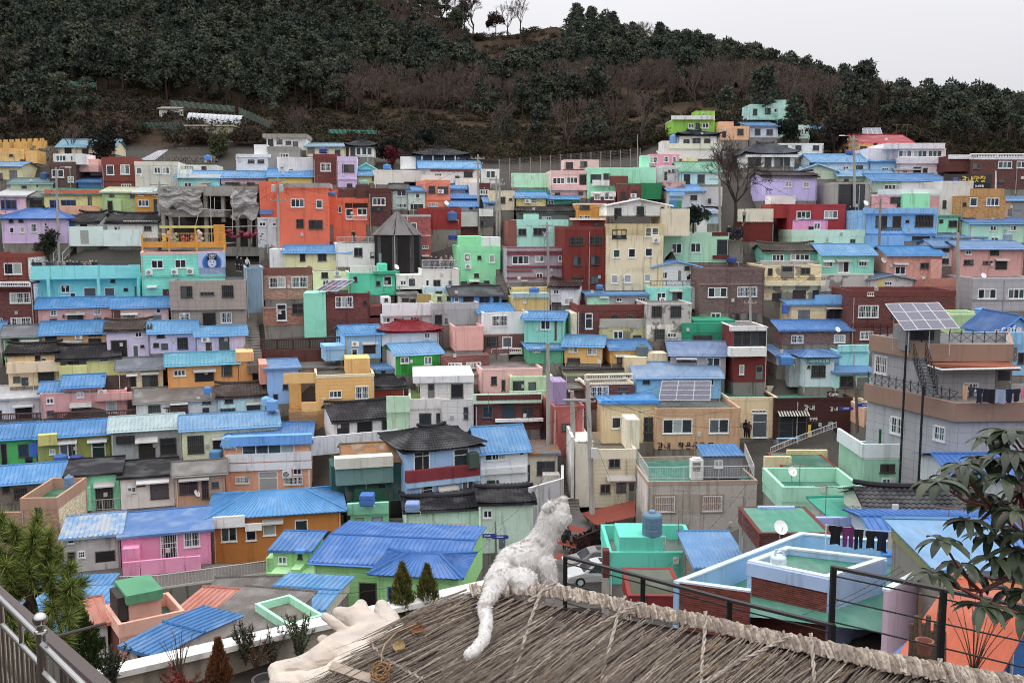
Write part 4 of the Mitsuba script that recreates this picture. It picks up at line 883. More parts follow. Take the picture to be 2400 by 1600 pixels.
H('apartment_block/apartment block','tall cream block of five storeys with white roof storey','10.2 108.03 -7.68 3 6.23 7.17 8','ddceaa .32','F b9a77a 0 - 1.2 a59a84','60 559 217 659 d;492 595 570 680 s;420 579 491 680 s;74 352 150 443 s;238 354 319 452 s;422 366 503 457 s;56 76 132 169 s;197 81 275 171 s;417 92 493 177 s','side_block 613 911 30 730 588 879 d5c8ae',base=2)
ac_unit('white air conditioner unit on the wall of the tall cream block of five storeys',(15.21,107.97,-2.53),3,.78,.42)
H('roof_storey/house','white roof storey under a shallow white gable on the cream block','10.36 109.5 .36 3 6.96 1.11 6','d2d2ce .35','X d8d8d6 1.78 p 0 0.25','80 2 159 85 d;325 7 408 101 d;589 13 629 96 d',base=0.1)
H('house','pale mint flat house with two square windows and red balustrade','17.04 111.97 -4.83 2 7.27 3.32 6','a5d8b6 .15','F b0dcc2 0 - .6 8fa89a','82 99 198 213 s;296 111 413 219 s;597 85 728 255 d','balustrade_panel 537 720 -8 2 295 337 5f2a28;planter_box 551 727 -30 0 41 80 5f2a28')
H('house','white boarded house with blue edged gable roof and roof deck below','15.36 108.44 -7.35 4.87 5.14 2.2 5','d5d8da 2.05','X 5b9ad8 2.8 m 0 0.25','81 88 159 167 s;346 185 401 225 d;365 68 476 148 s;277 71 307 178 D')
H('house','faded blue gabled cottage under the bare tree','21.05 118.2 -.55 2.91 3.31 1.25 4','9fbac6 .15','M 6f98d6 1.96 m 0 2.3','','white_wall 70 190 -30 0 -102 38 c8c8c4')
H('house','dark red block with cream flat top beside the crowded stairs','27.41 115.28 -2.59 2.31 2.73 2.33 6','64251f .15','F 6a2922 0 - .2 8a8078','','cream_storey -20 262 -10 490 228 377 d8d2bc')
H('house','brown brick house with white double and barred windows','19.8 104.75 -9.87 3.86 6.89 4.78 7','66504d 1.2','F 6c5552 0 - .3 8d8580','85 169 291 272 s;399 172 610 277 b;120 -71 227 4 s;337 -72 433 -3 d;513 -69 621 4 d','ledge -10 677 -10 0 299 316 7d6a66',base=2)
H('house','sand yellow house with blue round tank below the corrugated roof','.12 104.93 -9.69 9.58 3.94 1.48 5','bd9f5c .15','F c2a462 0 - .2 98a8a8','111 93 138 128 s','back_house 22 434 200 500 167 237 bfa664;blue_grey_roof -1 389 -20 180 143 191 8fa8a8')
H('shed','grey corrugated shed roof left of the white gabled house','0 107.83 -7.7 9.23 4.15 .3 4','bfa664 .15','M 77716d .72 c 0 0.5','')
H('house','white gabled house with red window trim and brown roof','4.11 106.45 -9.12 -14 2.94 1.94 4.6','d6d6da .15','G 5d4340 2.5 t 0 0.25','35 118 92 165 s;152 6 256 76 s;15 5 119 29 d')
H('house','mint and grey low house under a long light blue roof','8.06 105.82 -9.05 6.5 6.76 1.05 4','9c9a9e .15','M 6aaee8 1.32 m 0 0.25','29 53 67 76 d;123 80 217 87 c;127 9 159 79 D;312 30 372 70 s;538 28 628 72 s','mint_front -6 233 -15 5 2 107 9ad6b6')
H('house','aqua flat house with air conditioner above the weathered concrete house','14.73 106.24 -8.88 5.29 4.52 1.66 5','7dd2c2 .15','F 84d6c8 0 - .25 9ab0a8','75 10 174 109 s;205 128 354 140 c;247 19 350 121 d','grey_side 454 551 20 420 -72 157 b5b2ae')
ac_unit('white air conditioner unit on the wall of the aqua flat house',(15.76,106.01,-8.83),5.29,.72,.43)
H('house','weathered concrete house with four barred windows','13.7 100.94 -12.31 5.33 4.69 3.8 6','a8a29b 4.3','F b0aaa4 0 - .15 8d8984','52 240 155 355 g;249 239 356 355 g;83 13 187 118 g 1;216 31 311 77 s 1','lower_front 1 377 -5 5 -3 162 c9c5b6')
H('house','red brown brick house with white balcony door behind the old yellow wall','6.69 101.32 -11.95 6.67 7.19 3.24 6','5f2e2a 1.1','F 69352f 0 - .6 8a807a','79 79 158 241 s;38 80 76 240 d;349 182 418 219 d;509 183 578 218 d','side_cream -57 4 10 410 4 240 c9bfa2')
H('house','stained old yellow house with flat concrete terrace','9 100.86 -12.33 6.4 4.77 1.48 5','aca672 4.3','F 9a968a 0 - .15 8d897d','134 16 235 102 s;339 27 428 55 d','terrace_wall -4 477 2 22 140 224 99968a')
H('house','teal green house with brown corner posts and blue roof','1.25 101.18 -12.52 -9 4.01 2.48 4.6','74c0ac .15','G 5ba3e2 2.93 m 0 0.25','168 135 269 232 s','corner_post 313 334 -6 2 26 250 6a3428')
H('house','lower green house with two small blue roofs and bicycle mural','1.72 98.41 -14.33 9 3.46 1.48 4','4a9672 .15','M 5ba6e4 1.72 m 0 0.25','35 117 110 162 s')
H('house','yellow house with ribbed blue roof and three barred windows','5.25 98.94 -14.33 -8 3.76 1.85 5','d4a75a .15','G 68aee2 2.48 m 0 0.25','45 111 136 171 b;230 88 324 155 b;30 10 158 55 d')
H('house','yellow house with tarpaulin blue roof behind the slate water tank','9.84 98.47 -14.33 6.25 3.83 1.56 4.5','d0a456 .15','G 4a90d2 2.06 p 0 0.5','43 84 193 95 c;65 6 155 83 d','cream_terrace 118 334 -160 40 -66 84 d2bb92;cream_terrace 340 557 -100 100 20 110 d0bd98')
H('house','deep teal flat wide house with long grey windows','17.41 100.66 -12.52 4.39 5.38 1.14 6','1a7f60 .15','F 1f8a68 0 - .1 3f8a70','100 13 302 80 g;411 16 497 79 g','upper_band -8 493 -5 25 110 204 1f8b69;upper_step 121 553 50 450 191 225 208a6a')
H('house','brown house under a worn lilac blue roof with large white window','15.7 97.56 -15.35 -3 5.4 2.17 5','a0979a .15','G 84a0ce 3.04 p 0 0.4','349 69 487 183 s;50 174 253 187 c;61 133 249 170 d',side='4f3d38')
H('house','glass fronted veranda house with white canopy and red shopfront','21.71 96.63 -15.89 3.43 3.32 5.44 6','6c2a28 .15','F d5d3d0 0 - .1 9a9894','-8 345 164 505 d;164 344 321 504 d;60 76 107 174 s;224 26 293 162 D','top_band -51 312 -30 0 509 554 d8d8d6;canopy_roof -59 300 -90 10 265 353 d6d6d4')
H('house','sky blue house under a wide faded lilac blue roof','11.94 94.81 -17.25 2 8.27 2.21 6','82c2ea .15','G 8cb0da 3.11 p 0 0.4','66 148 135 183 d;271 193 303 225 d;730 131 755 195 s')
H('house','brick house with cream balustrade terrace and dead plants on top','6.91 93.58 -18.06 6.74 4.73 2.59 6','622f2b 1.05','F c9bca0 0 - .2 8a8274','56 122 232 225 b;320 171 422 215 d')
H('house','beige house with thick bright blue roof edge beside the solar roof','8.3 90.17 -20.55 3 5.13 3.78 6','cbb88f .15','M 48a3e6 3.9 p 0 0.25','88 139 256 248 s;387 177 472 242 d;388 95 473 178 d;389 18 475 96 d','roof_edge -12 517 -20 10 374 407 2f86d0',base=5)
H('house','tan rendered house with green tinted windows under solar panels','13.16 89.47 -20.96 3 7.82 3.81 7','b8926f .15','F b38e6c 0 - .4 8f948a','62 148 337 283 s;492 145 676 279 s',base=5)
H('house','brick red narrow house beside the stairs and cable poles','3.77 88.72 -21.45 8.12 2.83 4.66 6','9c4f49 .3','F a2544c 0 - .2 7a5a54','74 233 150 305 d','lilac_gable 19 148 150 450 436 662 8d78a0',base=5)
H('house','pale green balcony house behind the left cable pole','-.1 94.63 -17.34 6 4.03 2.34 6','a6c49c .15','F aeca9f 0 - .2 8f9a88','11 92 127 190 d;169 90 243 176 d','terrace_wall -18 395 -70 -45 20 101 a8c4a4;balustrade_panel 3 244 -75 -69 48 86 5a2f2a')
H('house','old house under a torn board roof above the red narrow house','4.59 94.04 -17.81 7.99 2.34 1.7 4','6a5c50 4.3','M 7d756c 1.88 p 0 0.5','')
H('hanok_house/hanok','low house under a sagging brown tiled roof behind the balustrade terrace','5.26 97.05 -15.35 7.08 6.04 .54 5','b8bf98 .15','M 6f6764 .66 t 0 0.25','')
H('hut','small white garden hut among vegetable plots','-55.52 159.88 15.92 4.42 3.11 1.34 2.5','cdcdc0 .15','M 9a988e 1.79 p 0 0.25','165 63 226 96 d')
H('house','vivid lime green house with white roof band at the top','22.09 139.47 11.73 1.19 5.82 1.88 6','7fb43a .15','F d8d9d6 0 - .1 8f9a70','214 63 295 133 s;318 65 375 137 d;408 65 500 137 s;412 249 473 281 s 1','roof_room 334 602 100 400 242 312 84b944;roof_band -22 572 -40 10 181 234 dadbd8')
H('house','peach house with two round white tanks on its roof','28.15 137.58 10.66 .95 4.02 1.84 6','d9a67c .15','F dcab82 0 - .4 b09a88','245 68 327 149 d;33 29 94 116 o','roof_room 12 213 100 400 189 255 d6a57e')
H('villa/house','pale turquoise stepped villa standing highest at top right','39.29 149.98 13.62 .73 3.23 2.69 6','a3d0c4 .15','F aad5ca 0 - .2 98b0a8','217 185 280 273 s;105 235 149 277 d;-66 197 -17 256 s;-180 185 -97 269 d 1;-358 170 -297 258 d 1;132 53 181 95 s;224 42 289 74 d','left_wing -403 13 60 560 100 325 a3d2c8;top_room -62 208 80 480 271 391 acd6cc;ledge -302 311 -30 10 90 118 9ac8be')
H('house','pale turquoise lower house with two white gridded windows','37.2 142.97 11.28 .73 4.83 1.87 5','b5d8cc .15','F b8d9ce 0 - .3 98b0a8','129 60 220 141 b;314 50 399 135 b')
H('house','pale blue house with small blue tank left of the turquoise villa','32.31 138.28 11.05 .78 3.98 1.56 5','b4c0d2 .15','M 5f93c8 2.37 m 0 0.25','82 35 158 117 d;241 35 327 109 d')
H('shed','blue gabled shed right of the turquoise villa','43.97 146.99 11.8 .7 1.33 1.14 4','8fb8c8 .15','G 5a9ad0 1.56 m 0 0.25','35 52 78 93 d')
H('house','long plain white house with three small windows above the navy roof','35.16 133.15 8.28 .93 5.84 1.62 5','d6d6cf .15','F dadad3 0 - .2 77756c','27 83 112 134 d;214 73 293 134 d;445 74 526 134 d')
H('hanok_house/hanok','white house under a blue grey tiled hipped roof with large windows','30.29 129.92 6.63 1.13 6.06 1.66 6','d9d9d5 .15','H 59606c 3.19 t 0 0.25','3 19 175 127 d;221 11 307 124 d;348 11 549 124 d','porch_slab -31 643 -50 10 124 155 dedfdc')
H('house','orange house with crimson metal roof and roof top solar panel','46.12 134.5 9.17 6 7.21 1.07 6','dba158 .15','G b93a46 2.14 p 0 0.25','203 48 252 94 d;427 87 481 108 d;13 5 105 43 d')
H('building','pale pinkish white building with three wide window bands','49.08 128.42 5.8 1 6.07 3.1 7','cec4c8 .15','F d5ccd2 0 - .1 b0a8ac','-4 203 169 286 s;188 201 364 286 s;376 204 555 287 s;199 4 300 78 o;322 4 384 64 o','roof_slab -170 571 -50 650 304 373 d3cbd0;floor_band -28 587 -40 10 120 195 d0c7cc;left_wing -353 36 100 600 149 320 c9c6cc')
H('restaurant','brick restaurant with white balustrade roof terrace at far right','56.75 124.92 3.72 3 8.48 3.8 8','57302a 1.05','F d8d8d8 0 - .2 8a807c','347 251 523 340 s;583 257 748 341 s;30 246 124 312 d;367 80 439 120 d','slanted_terrace -249 16 50 550 215 407 58312b;white_band -260 -3 30 60 367 419 d5d6d6')
H('house','sky blue roofed white house below the crimson roof','38.24 128.8 6.1 2 7.39 1.23 6','c5cdd4 .15','G 76b4e4 2.22 m 0 0.25','574 18 661 69 d;405 7 478 62 s;-32 68 68 116 d')
H('house','light blue house with blue hipped roof left of the pinkish white building','45.74 128.79 6.03 1.02 3.22 1.21 5','9cc4e0 .15','H 6aaee0 1.86 m 0 0.25','145 3 231 48 s')
H('house','pale green gable fronted house behind the pole','35.84 127.15 5 1.23 5.28 .98 5','a9b8a4 .15','X 7ab0d0 1.83 m 0 0.25','')
H('house','small white rounded roof kiosk below the pinkish white building','48.75 128.45 5.8 1 3.07 .51 3','d0d0d0 .15','M d6d8d8 .91 p 0 0.25','103 18 146 37 d')
H('house','wide pale blue roofed house behind the lavender house','40.94 126.68 4.71 1.17 7.03 .78 5','95a58e .15','G 8cc0ec 1.64 m 0 0.25','82 -7 138 27 d')
H('house','mid blue roofed mint house above the round green porch','44.35 124.36 3.3 1.23 8.89 1.53 5','8fb09c .15','G 5d9cd8 2.28 m 0 0.25','158 27 358 93 s;491 47 568 83 s;662 47 751 67 s','white_wing 356 898 -10 20 0 130 c6c4c8')
H('house','low orange roofed house right of the kiosk','48.09 126 4.28 1.12 5.91 .81 4','c9bdb4 .15','M e0a04e 1.64 p 0 0.25','')
H('house','lavender house with dark tiled eaves beside the bare tree','30.4 122.5 2.2 2 6.77 2.95 5','b0a4d6 .15','G 57494e 3.44 t 0 0.25','280 168 365 236 b;501 163 581 227 b')
H('hall/building','grey concrete hall with tall glass front behind the pole','38.2 119.29 .22 1.65 4.38 4.12 7','8f8d86 .15','F 95938c 0 - .3 8a8882','50 39 234 390 d;232 39 365 390 d')
H('house','pink house with white parapet and light green roof room','42.77 119.61 .48 1.5 8.33 2.42 6','cf8f94 .15','F d6dadb 0 - .2 b0a8a8','226 141 373 212 d;415 142 465 218 D;308 100 356 139 d','white_band 74 814 -20 10 239 305 d9dcdd;green_room 349 677 -60 10 83 253 84d2a4')
H('house','sky blue two storey house with brown windows and open porch','40.6 115.28 -2.53 2 8.45 3.18 6','80bcf0 .15','F 8ac2f2 0 - .2 9aa8b0','121 160 253 287 d;317 160 421 289 o;583 165 790 299 g;557 16 763 56 d;472 214 511 243 d','parapet_band -40 815 -50 -20 316 379 88c2f4;floor_band -17 829 -30 10 85 119 82bef0;stair_wall -132 -10 -40 360 63 354 86c0f0;lower_annex -15 430 -80 120 -210 70 7cb6ea')
H('house','deep red house with green pavilion on its flat roof','32.18 117.19 -1.24 1.9 6.83 2.97 6','962630 .15','F 9c2a34 0 - .2 8a807c','104 129 272 219 s;429 132 590 224 s','left_wing -196 -2 20 420 133 290 8d2a26;white_hut -155 134 150 400 299 398 d3d4d2')
H('house','small mauve pink house below the deep red house','32.78 117.05 -1.37 1.93 4.16 1.3 4','cc82b0 .15','F 5f6da8 0 - .1 9a8a98','247 16 327 95 s;187 13 250 51 d')
H('house','low pale mint house with white parapet below the mauve one','31.99 114.47 -3.07 2.08 8.46 1.86 5','b3d9be .15','F c0e2cc 0 - .8 9ab0a4','679 28 738 78 d;364 12 473 37 d')
H('building','blank tall light grey wall house beside the brown orange one','50.88 118.95 -.04 1.42 3.66 4.49 6','bdbab5 .15','F c2bfba 0 - .2 9a9894','8 131 52 224 d')
H('building','brown orange brick building with pale windows','52.17 116.97 -1.43 1.48 5.32 4.13 6','a97a40 1.1','F b0824a 0 - .1 8a8078','30 295 71 334 d;110 292 199 390 s;305 295 456 390 s;34 68 187 158 d','upper_band 121 508 -5 25 409 495 ad8048')
H('house','small bright mint house with arched yard wall','49.54 116.82 -1.55 1.59 2.47 1.95 4','82cca0 .15','M 6fb0a0 2.1 p 0 0.25','134 63 234 139 d;18 101 72 151 o')
H('house','pale mint gabled house with blue roof and grey tub on the right','52.52 115.07 -2.71 1.56 6.58 2.28 5','a8d4ba .15','G 5f97d2 2.77 m 0 0.25','240 136 313 195 s;470 136 548 197 s;254 4 346 65 s')
H('house','tan and grey house with pale blue roof at the right edge','58.39 119.13 .09 1.25 4.12 2.18 5','c49c7e .15','G 7fb2de 2.49 m 0 0.25','46 26 90 109 D;128 96 197 147 d','grey_front 87 407 -10 10 -13 192 7d8086')
H('house','olive house under a flat blue roof right of the sky blue house','48.83 114.99 -2.77 1.67 5.52 .71 4','9a8c48 .15','M 5c93d0 1.23 p 0 0.25','111 25 265 56 d;377 43 480 56 c')
H('house','long rose pink house under a pale blue tiled roof','49.21 109.91 -6.36 1.92 7.21 3.21 5','bc8a84 .15','G 7da8d8 3.87 m 0 0.25','69 248 132 294 s;345 244 443 302 d;56 137 163 192 d;270 142 376 178 d;397 189 550 204 c;408 81 545 182 o')
H('house','white grey house with three dark windows left of the rose pink one','47.19 111.52 -5.23 1.96 2.47 2.21 5','d4d6d8 .15','G 6fa2d4 2.83 m 0 0.25','54 163 161 216 d;78 29 162 87 d;6 79 54 122 d')
H('house','aqua green house with light blue ribbed roof and white windows','34.19 110.31 -6.08 2 5.92 2.28 5','78c4b0 .15','G 72b6ea 3.21 m 0 0.25','12 146 134 163 c;25 83 127 141 s;158 153 335 169 c;183 18 314 145 s;402 151 518 167 c;417 90 512 148 s')
H('house','salmon house with vivid blue ribbed roof and satellite dish','41.25 109.82 -6.47 1 6.11 2.63 5','c48c7e .15','G 3f9ce0 3.38 m 0 0.25','70 158 228 173 c;91 41 212 130 s;372 105 472 171 d','porch 465 586 -60 10 3 206 c48d80')
H('house','aqua house under an overhanging grey tiled roof left of the aqua green one','28.15 111.59 -5.12 2.46 5.99 1.58 4','62ab9c .15','G 6f675c 2.23 t 0 0.25','91 46 227 122 s;300 53 517 125 s','lower_roof -53 610 -90 30 1 51 a09a94')
H('house','cream house with black railing balcony and bird paintings','26.79 106.65 -8.63 2.91 6.44 3.72 6','dccda2 4.12','F d5c69c 0 - .1 9a9484','199 232 342 368 D;415 275 519 348 d;60 267 110 340 d;114 6 213 78 d;338 2 481 105 D;555 26 626 106 d','balcony_band -34 660 -90 -70 163 212 d9caa0;balcony_floor -33 660 -90 10 159 176 c9bb92')
H('house','pale grey gabled house with a yellow stripe right of the concrete wall','38.66 107.93 -7.78 2.43 4.99 1.28 5','b8b6b4 .15','X 5f7690 1.77 m 0 0.25','175 64 255 104 s','yellow_stripe 98 169 -5 0 1 125 c9b868;left_wing -274 11 20 420 -1 142 a5a29e')
H('house','flat salmon brown house with low parapet behind the brick house','43.74 108.09 -7.68 2.24 5.24 1.3 5','a66a5c .15','F ab6f60 0 - .9 9a7a70','')
H('pale_wall/wall','bare light concrete retaining wall below the aqua green house','33.51 107.91 -7.78 2.6 5.77 1.83 .6','a8a49c 4.3','F b0aca4 0 - .1 8d897f','')
H('house','long dark red brick house with barred window behind the solar roof','34.52 100.68 -12.52 2 10.6 5.32 6','5f302c 1.1','F 66352f 0 - .6 7d7470','148 480 215 518 s;62 258 269 384 b;90 35 229 119 b;402 257 460 302 d','ledge -7 1046 -10 0 167 206 5a2c28')
H('house','grey panel house with white sliding windows at the right edge','48.73 105.13 -9.69 2.07 7.16 3.56 6','9a989e 3.1','F a3a1a6 0 - .2 8a8a8e','54 132 251 238 s;377 131 613 237 s','ledge -12 702 -10 0 113 129 85838a')
H('house','cream house with two blue ribbed roof strips and blue barrels','28.99 103.57 -10.69 2.8 6.52 1.89 4','d3bd8c .15','M 5fa4e2 2.19 m 0 0.25','91 18 216 129 D;376 148 550 158 c;391 20 540 146 d','upper_roof_part 262 612 -30 0 190 282 6aaee8')
H('house','brick house below the long lower blue roof strip','27.27 100.51 -12.66 2.81 7.35 1.53 2.5','6d504b 1.1','M 4f93e0 2.16 m 0 0.25','111 15 236 96 b;554 15 670 99 b')
H('house','wide blue ribbed roof behind the small church front','26.38 98.41 -14.43 2.85 6.36 .99 5','a3bcc4 .15','M 6a9cd6 1.43 m 0 0.25','')
H('church','small pale blue church front with teal signboard','28.44 96.16 -16.29 2 3.04 2.98 3','bfd2d6 .15','H 6a9cda 3.46 m 0 0.25','80 98 216 216 g;40 189 65 213 d','signboard 30 255 -15 -5 231 293 3f8f9a;side_porch -105 36 100 400 -16 272 8f979a')
H('house','aqua box house with flat parapet behind the church','32.61 98.15 -14.71 2.66 2.98 1.64 4','8ad0d2 .15','F 94d6d8 0 - .2 9ab0b0','','parapet_band -26 286 -30 0 165 235 90d6d8')
H('house','aqua house with blue ribbed roof right of the church','31.45 96.01 -16.38 2.67 3.87 1.58 4','a5d2cc .15','M 6fa6de 2.11 m 0 0.25','55 7 200 120 d;228 6 343 102 D')
H('building','cream shop row with turquoise roof terrace beside the dark cafe','20.64 93.87 -20.91 3 4.84 3.99 8','d8c296 .15','F dcc8a0 0 - .3 3fa38c','236 249 375 272 s;242 4 393 240 s;477 210 477 211 s','upper_wall 504 1550 400 440 342 435 d9c7a4')
H('cafe','dark brown cafe with striped awning and white handwriting sign','25.1 93.73 -20.96 4 7.62 3.99 8','432723 2.1','F 3f2420 0 - .3 4fb89c','46 12 321 239 d;358 31 449 160 d;487 40 529 148 d;535 40 577 158 s',base=2)
H('house','peach wall house behind the blue street signs','32.73 90.97 -19.26 2.59 1.55 1.96 5','cf9f80 .15','F c9b89c 0 - .3 9a8a7c','39 272 111 288 s',base=5)
H('hanok_house/hanok','light blue two storey house under a dark hipped tile roof with red ledge','-8.77 80.69 -23.55 24 6.55 4.44 6','86a9cf .15','H 403f44 5.7 t 0 0.25','64 271 206 462 s;416 263 556 428 s;119 4 233 155 s;491 30 600 147 s;270 92 451 129 c;284 -14 440 111 o','red_ledge -10 645 -40 10 188 285 7a2a30;blue_ledge -8 647 -35 5 139 256 9ab8da;store_box 536 625 -70 0 263 390 3f4c45',base=5)
H('house','white house with steep sky blue ribbed roof right of the dark hipped roof','-2.72 84.42 -23.68 16 4.26 3.75 5','cdcfd3 .15','G 66aeea 5.3 m 0 0.25','35 286 226 377 s;54 31 162 109 d;350 315 390 361 s','ledge -7 411 -30 0 167 223 d8d8da',base=5)
H('shack/house','rusting dark teal shack with glazed upper veranda','-13.84 80.91 -26.1 14 4.9 6.1 5.5','2f5a56 4.35','G 9a7440 6.92 p 0 1.9','359 48 481 256 o;266 362 329 404 d;17 370 70 439 d','veranda -83 387 -70 10 428 606 5f7a76;veranda_roof -92 385 -100 20 574 662 b9b2a4;side_wing -112 17 100 400 129 552 2f5450;lower_panel 65 334 -60 -50 242 382 1f4a38',base=5)
H('toilet_block/house','small mint and olive block with green door and lilac door','-13.06 78.29 -25.92 8 3.04 2.23 3','9aa680 .15','F 7cc0a0 0 - 1 3f7a60','30 34 108 192 D;167 27 257 194 D','mint_band -25 307 -30 10 224 317 7cc2a2;green_door 38 101 -7 -2 41 185 7fa060;lilac_door 178 246 -7 -2 35 184 8d94b8',base=5)
H('house','pale mint house with curved wall under a low black tile roof','-8.38 76.5 -25.6 10 5.78 2.68 5','b6d2c4 .3','G 363539 2.9 t 0 0.25','333 116 504 154 c;346 -3 490 113 b',base=5)
H('house','pale mint house with black tile roof behind the cat statue','-2.5 75.78 -26.11 6 4.19 4.06 5','bcd6c4 .25','G 333236 4.42 t 0 0.25','23 287 95 351 s;147 36 198 144 D',base=5)
H('house','large apple green house with blue framed windows and broad blue roof','-13.11 63.69 -25.43 -8 9.85 2.99 8.5','8cc57c 2.1','G 3f86dc 3.37 m 0 0.25','122 81 225 197 w;303 5 424 169 o;432 58 475 131 w;928 34 971 142 w','right_board 988 993 -2 3 29 322 86bd78',base=5)
H('house','green front wing with small blue gable of the apple green house','-8.57 60.96 -24.5 -8 5.17 2.27 4','8cc57c 2.1','H 3f88de 2.96 m 0 0.25','68 18 162 135 w;284 21 334 133 w',base=5)
H('house','small light green house with sloping blue roof and potted plants','-16.41 66.09 -24.15 -4 2.58 1.66 3.5','8dbd80 .15','M 4f90d8 1.78 m 0 0.25','36 67 96 120 s;174 106 203 144 d','lower_storey -55 193 0 400 -142 -5 88b87c;parapet -62 -10 30 330 -14 93 8dbd80;parapet 164 226 -140 10 31 79 93c286;terrace_slab 21 319 -140 60 32 48 8db880;blue_canopy 169 232 -50 0 157 179 3a78c0',base=5)
H('house','light blue ribbed roof house below the small light green one','-14.85 56.3 -23.4 -9 3.83 .88 5','b9b4a4 .15','G 5aa6e4 1 m 0 0.25','',base=5)
H('house','mint house with a square sunken concrete roof terrace','-11.7 49.85 -22.19 40 2.06 1.17 3.8','8cc8a8 .15','F 9ad4b4 0 - .45 8f8574','',base=5)
H('house','pink peach building with green roof stair tower','-20.63 50.07 -23.76 34 3.38 2.66 3.2','c08a78 .15','F c99684 0 - .75 3f7a5c','','stair_tower 73 241 90 310 189 364 c59482;tower_roof 56 246 60 340 337 387 4a8462;dark_door 17 68 100 280 241 371 3a3532',side='5f332c',base=5)
H('house','narrow white house with salmon tile roof left of the pink peach building','-22.5 51.34 -23.62 30 .65 2.01 3.5','c4c8cc .15','M dd8a70 2.13 m 0 0.25','25 67 51 122 d',base=5)
H('house','small house with vivid blue ribbed gable roof behind the white planter wall','-18.43 45.53 -20.96 -28 2.25 .74 5','b5aaa2 .15','G 3f8cd0 .86 m 0 0.25','75 23 146 51 d',base=5)
H('house','salmon ribbed roof behind the pink peach building','-19.55 55.18 -23.25 -10 2.07 .53 4','c08a78 .15','M e28d76 .65 m 0 0.25','',base=5)
H('shed','brown grey corrugated shed roof right of the salmon roof','-16.76 50.42 -22.27 -12 4 .66 6','8f877c .15','M 857d76 .78 c 0 0.5','',base=5)
H('shed','long mossy grey shed roof below the railed path','-19.15 58.84 -24.38 4 4.69 .49 5','8a8378 .15','M 77726b .61 c 0 0.5','',base=5)
H('house','turquoise house under light blue roofs behind the pine','-28.25 53.78 -24.7 6 4.2 1.77 6','86c2b0 .15','G 5cacea 1.89 m 0 0.25','',base=5)
H('house','upper light blue roof behind the pine tree','-32.1 60.63 -25.2 8 5.39 .79 5','8a96a0 .15','G 4f9de0 .91 m 0 0.25','',base=5)
H('house','cream boarded house with three dark windows beside the cable pole','7.01 84.87 -25.1 4 3.83 5.22 7','beb398 2.15','F c9bfa6 0 - .9 b0a890','144 356 244 436 d;72 130 160 211 d;214 136 304 220 d;322 58 376 223 D;127 254 377 290 c','roof_tower 320 436 120 370 490 755 d0c8b2;side_wall -145 9 30 630 0 588 c9c4b4',base=5)
H('house','grey beige house with railed turquoise roof deck and grey roof hut','11.17 79.76 -26.46 3 9.09 5.08 8.6','a9a29a .25','F a08c7c 0 - .35 4fa894','61 253 224 384 b;458 252 618 382 b','window_surround 42 238 -7 3 233 398 8d7a6a;window_surround 440 635 -7 3 236 394 8d7a6a;wall_panel 235 445 -3 2 233 398 9a9184',side='bdb9b2',base=5)
H('house','small cream house under a rusty patched tin roof by the stairway','1.06 85.9 -23.66 4 2.98 3.15 4','b6ac9c .15','M 8a8f96 3.32 c 0 1.4','113 121 273 245 d;-5 219 29 284 s;-10 61 53 215 D','front_box 161 306 -120 10 10 150 b9b4ac',base=5)
H('house','turquoise flat roofed house with painted water tank on top','5.36 53 -20.02 0 5.01 1.84 5','42ad97 .15','F 4ab8a2 0 - .9 7f8f86','','stair_room 55 297 10 270 146 265 48b6a0;brick_pillar -34 0 -10 50 41 193 5a2e28',base=5)
H('shed','light blue corrugated lean-to roof right of the turquoise house','9.34 48 -17.9 0 2.33 .67 5','8a9aa4 .15','M 6ca8e4 .79 c 0 0.25','',base=5)
H('house','low red walled house with mossy flat roof and white patch','5.23 43.04 -17.77 -2 2.42 1.01 3.6','6f1f1c .15','F 7a2a24 0 - .05 5f6848','',base=5)
H('house','mint green house with white parapet and turquoise sunken roof','22.43 62 -17.92 0 5.88 2.86 4.9','86b89c .15','F d0dde0 0 - .1 48cdb0','103 190 196 246 d;116 98 202 153 s;319 153 408 208 d;438 153 496 208 d','window_hood 279 535 -60 10 226 266 86b89c;parapet_front -20 577 -6 14 288 375 d0dde0;parapet_back 151 793 470 490 172 266 5cd8bc;parapet_left -20 1 -6 484 288 375 d0dde0;parapet_right 555 577 -6 484 288 375 d0dde0',base=5)
H('house','mint terrace house with low angled walls left of the white parapet','15.9 57 -17.13 0 4.71 1.53 4.6','86b89e .15','F 8cc0a6 0 - .9 3a9a82','','step_wall 190 430 -120 -100 23 130 86b89e',base=5)
H('house','dark brick house with green painted roof terrace and cream parapets','18.07 64 -17.61 0 3.61 1.23 5','5f2722 1.05','F 6a2e28 0 - .05 3a8a6c','','cream_parapet 125 408 440 470 79 152 c9b98a;cream_parapet -108 74 150 180 98 176 c4b68c',base=5)
H('house','brick house with lilac parapet and sea green roof deck','11.79 46 -15.7 0 3.43 .86 4.4','572a24 1.1','F 5f2f28 0 - .05 5abfa0','','lilac_parapet 95 283 400 425 50 96 8a9cd0;lilac_parapet 237 542 260 285 36 81 8c9ed0',base=5)
H('house','turquoise ribless gable roof beside the black tiled roof','17.27 50.91 -16.51 4 2.66 .62 4','a8a49a .15','M 38bc9e .78 p 0 0.25','',base=5)
H('hanok_house/hanok','black tiled roof house with white ridge end medallion','18.35 49.1 -15.86 -2 5.99 .77 5','b9b4a8 .15','G 3a383d 1.64 t 0 0.25','19 26 75 65 o',base=5)
H('house','big bright blue ribbed roof behind the washing line','16.78 43.17 -15.23 -3 6.43 .55 6','a2b0bc .15','G 3f86dc 1.1 m 0 0.25','',base=5)
H('house','bright blue roof seen through the shrub at the right edge','25.03 55 -15.77 0 4.82 1.39 5','a8b0b8 .15','G 3f86de 1.99 m 0 0.25','',base=5)
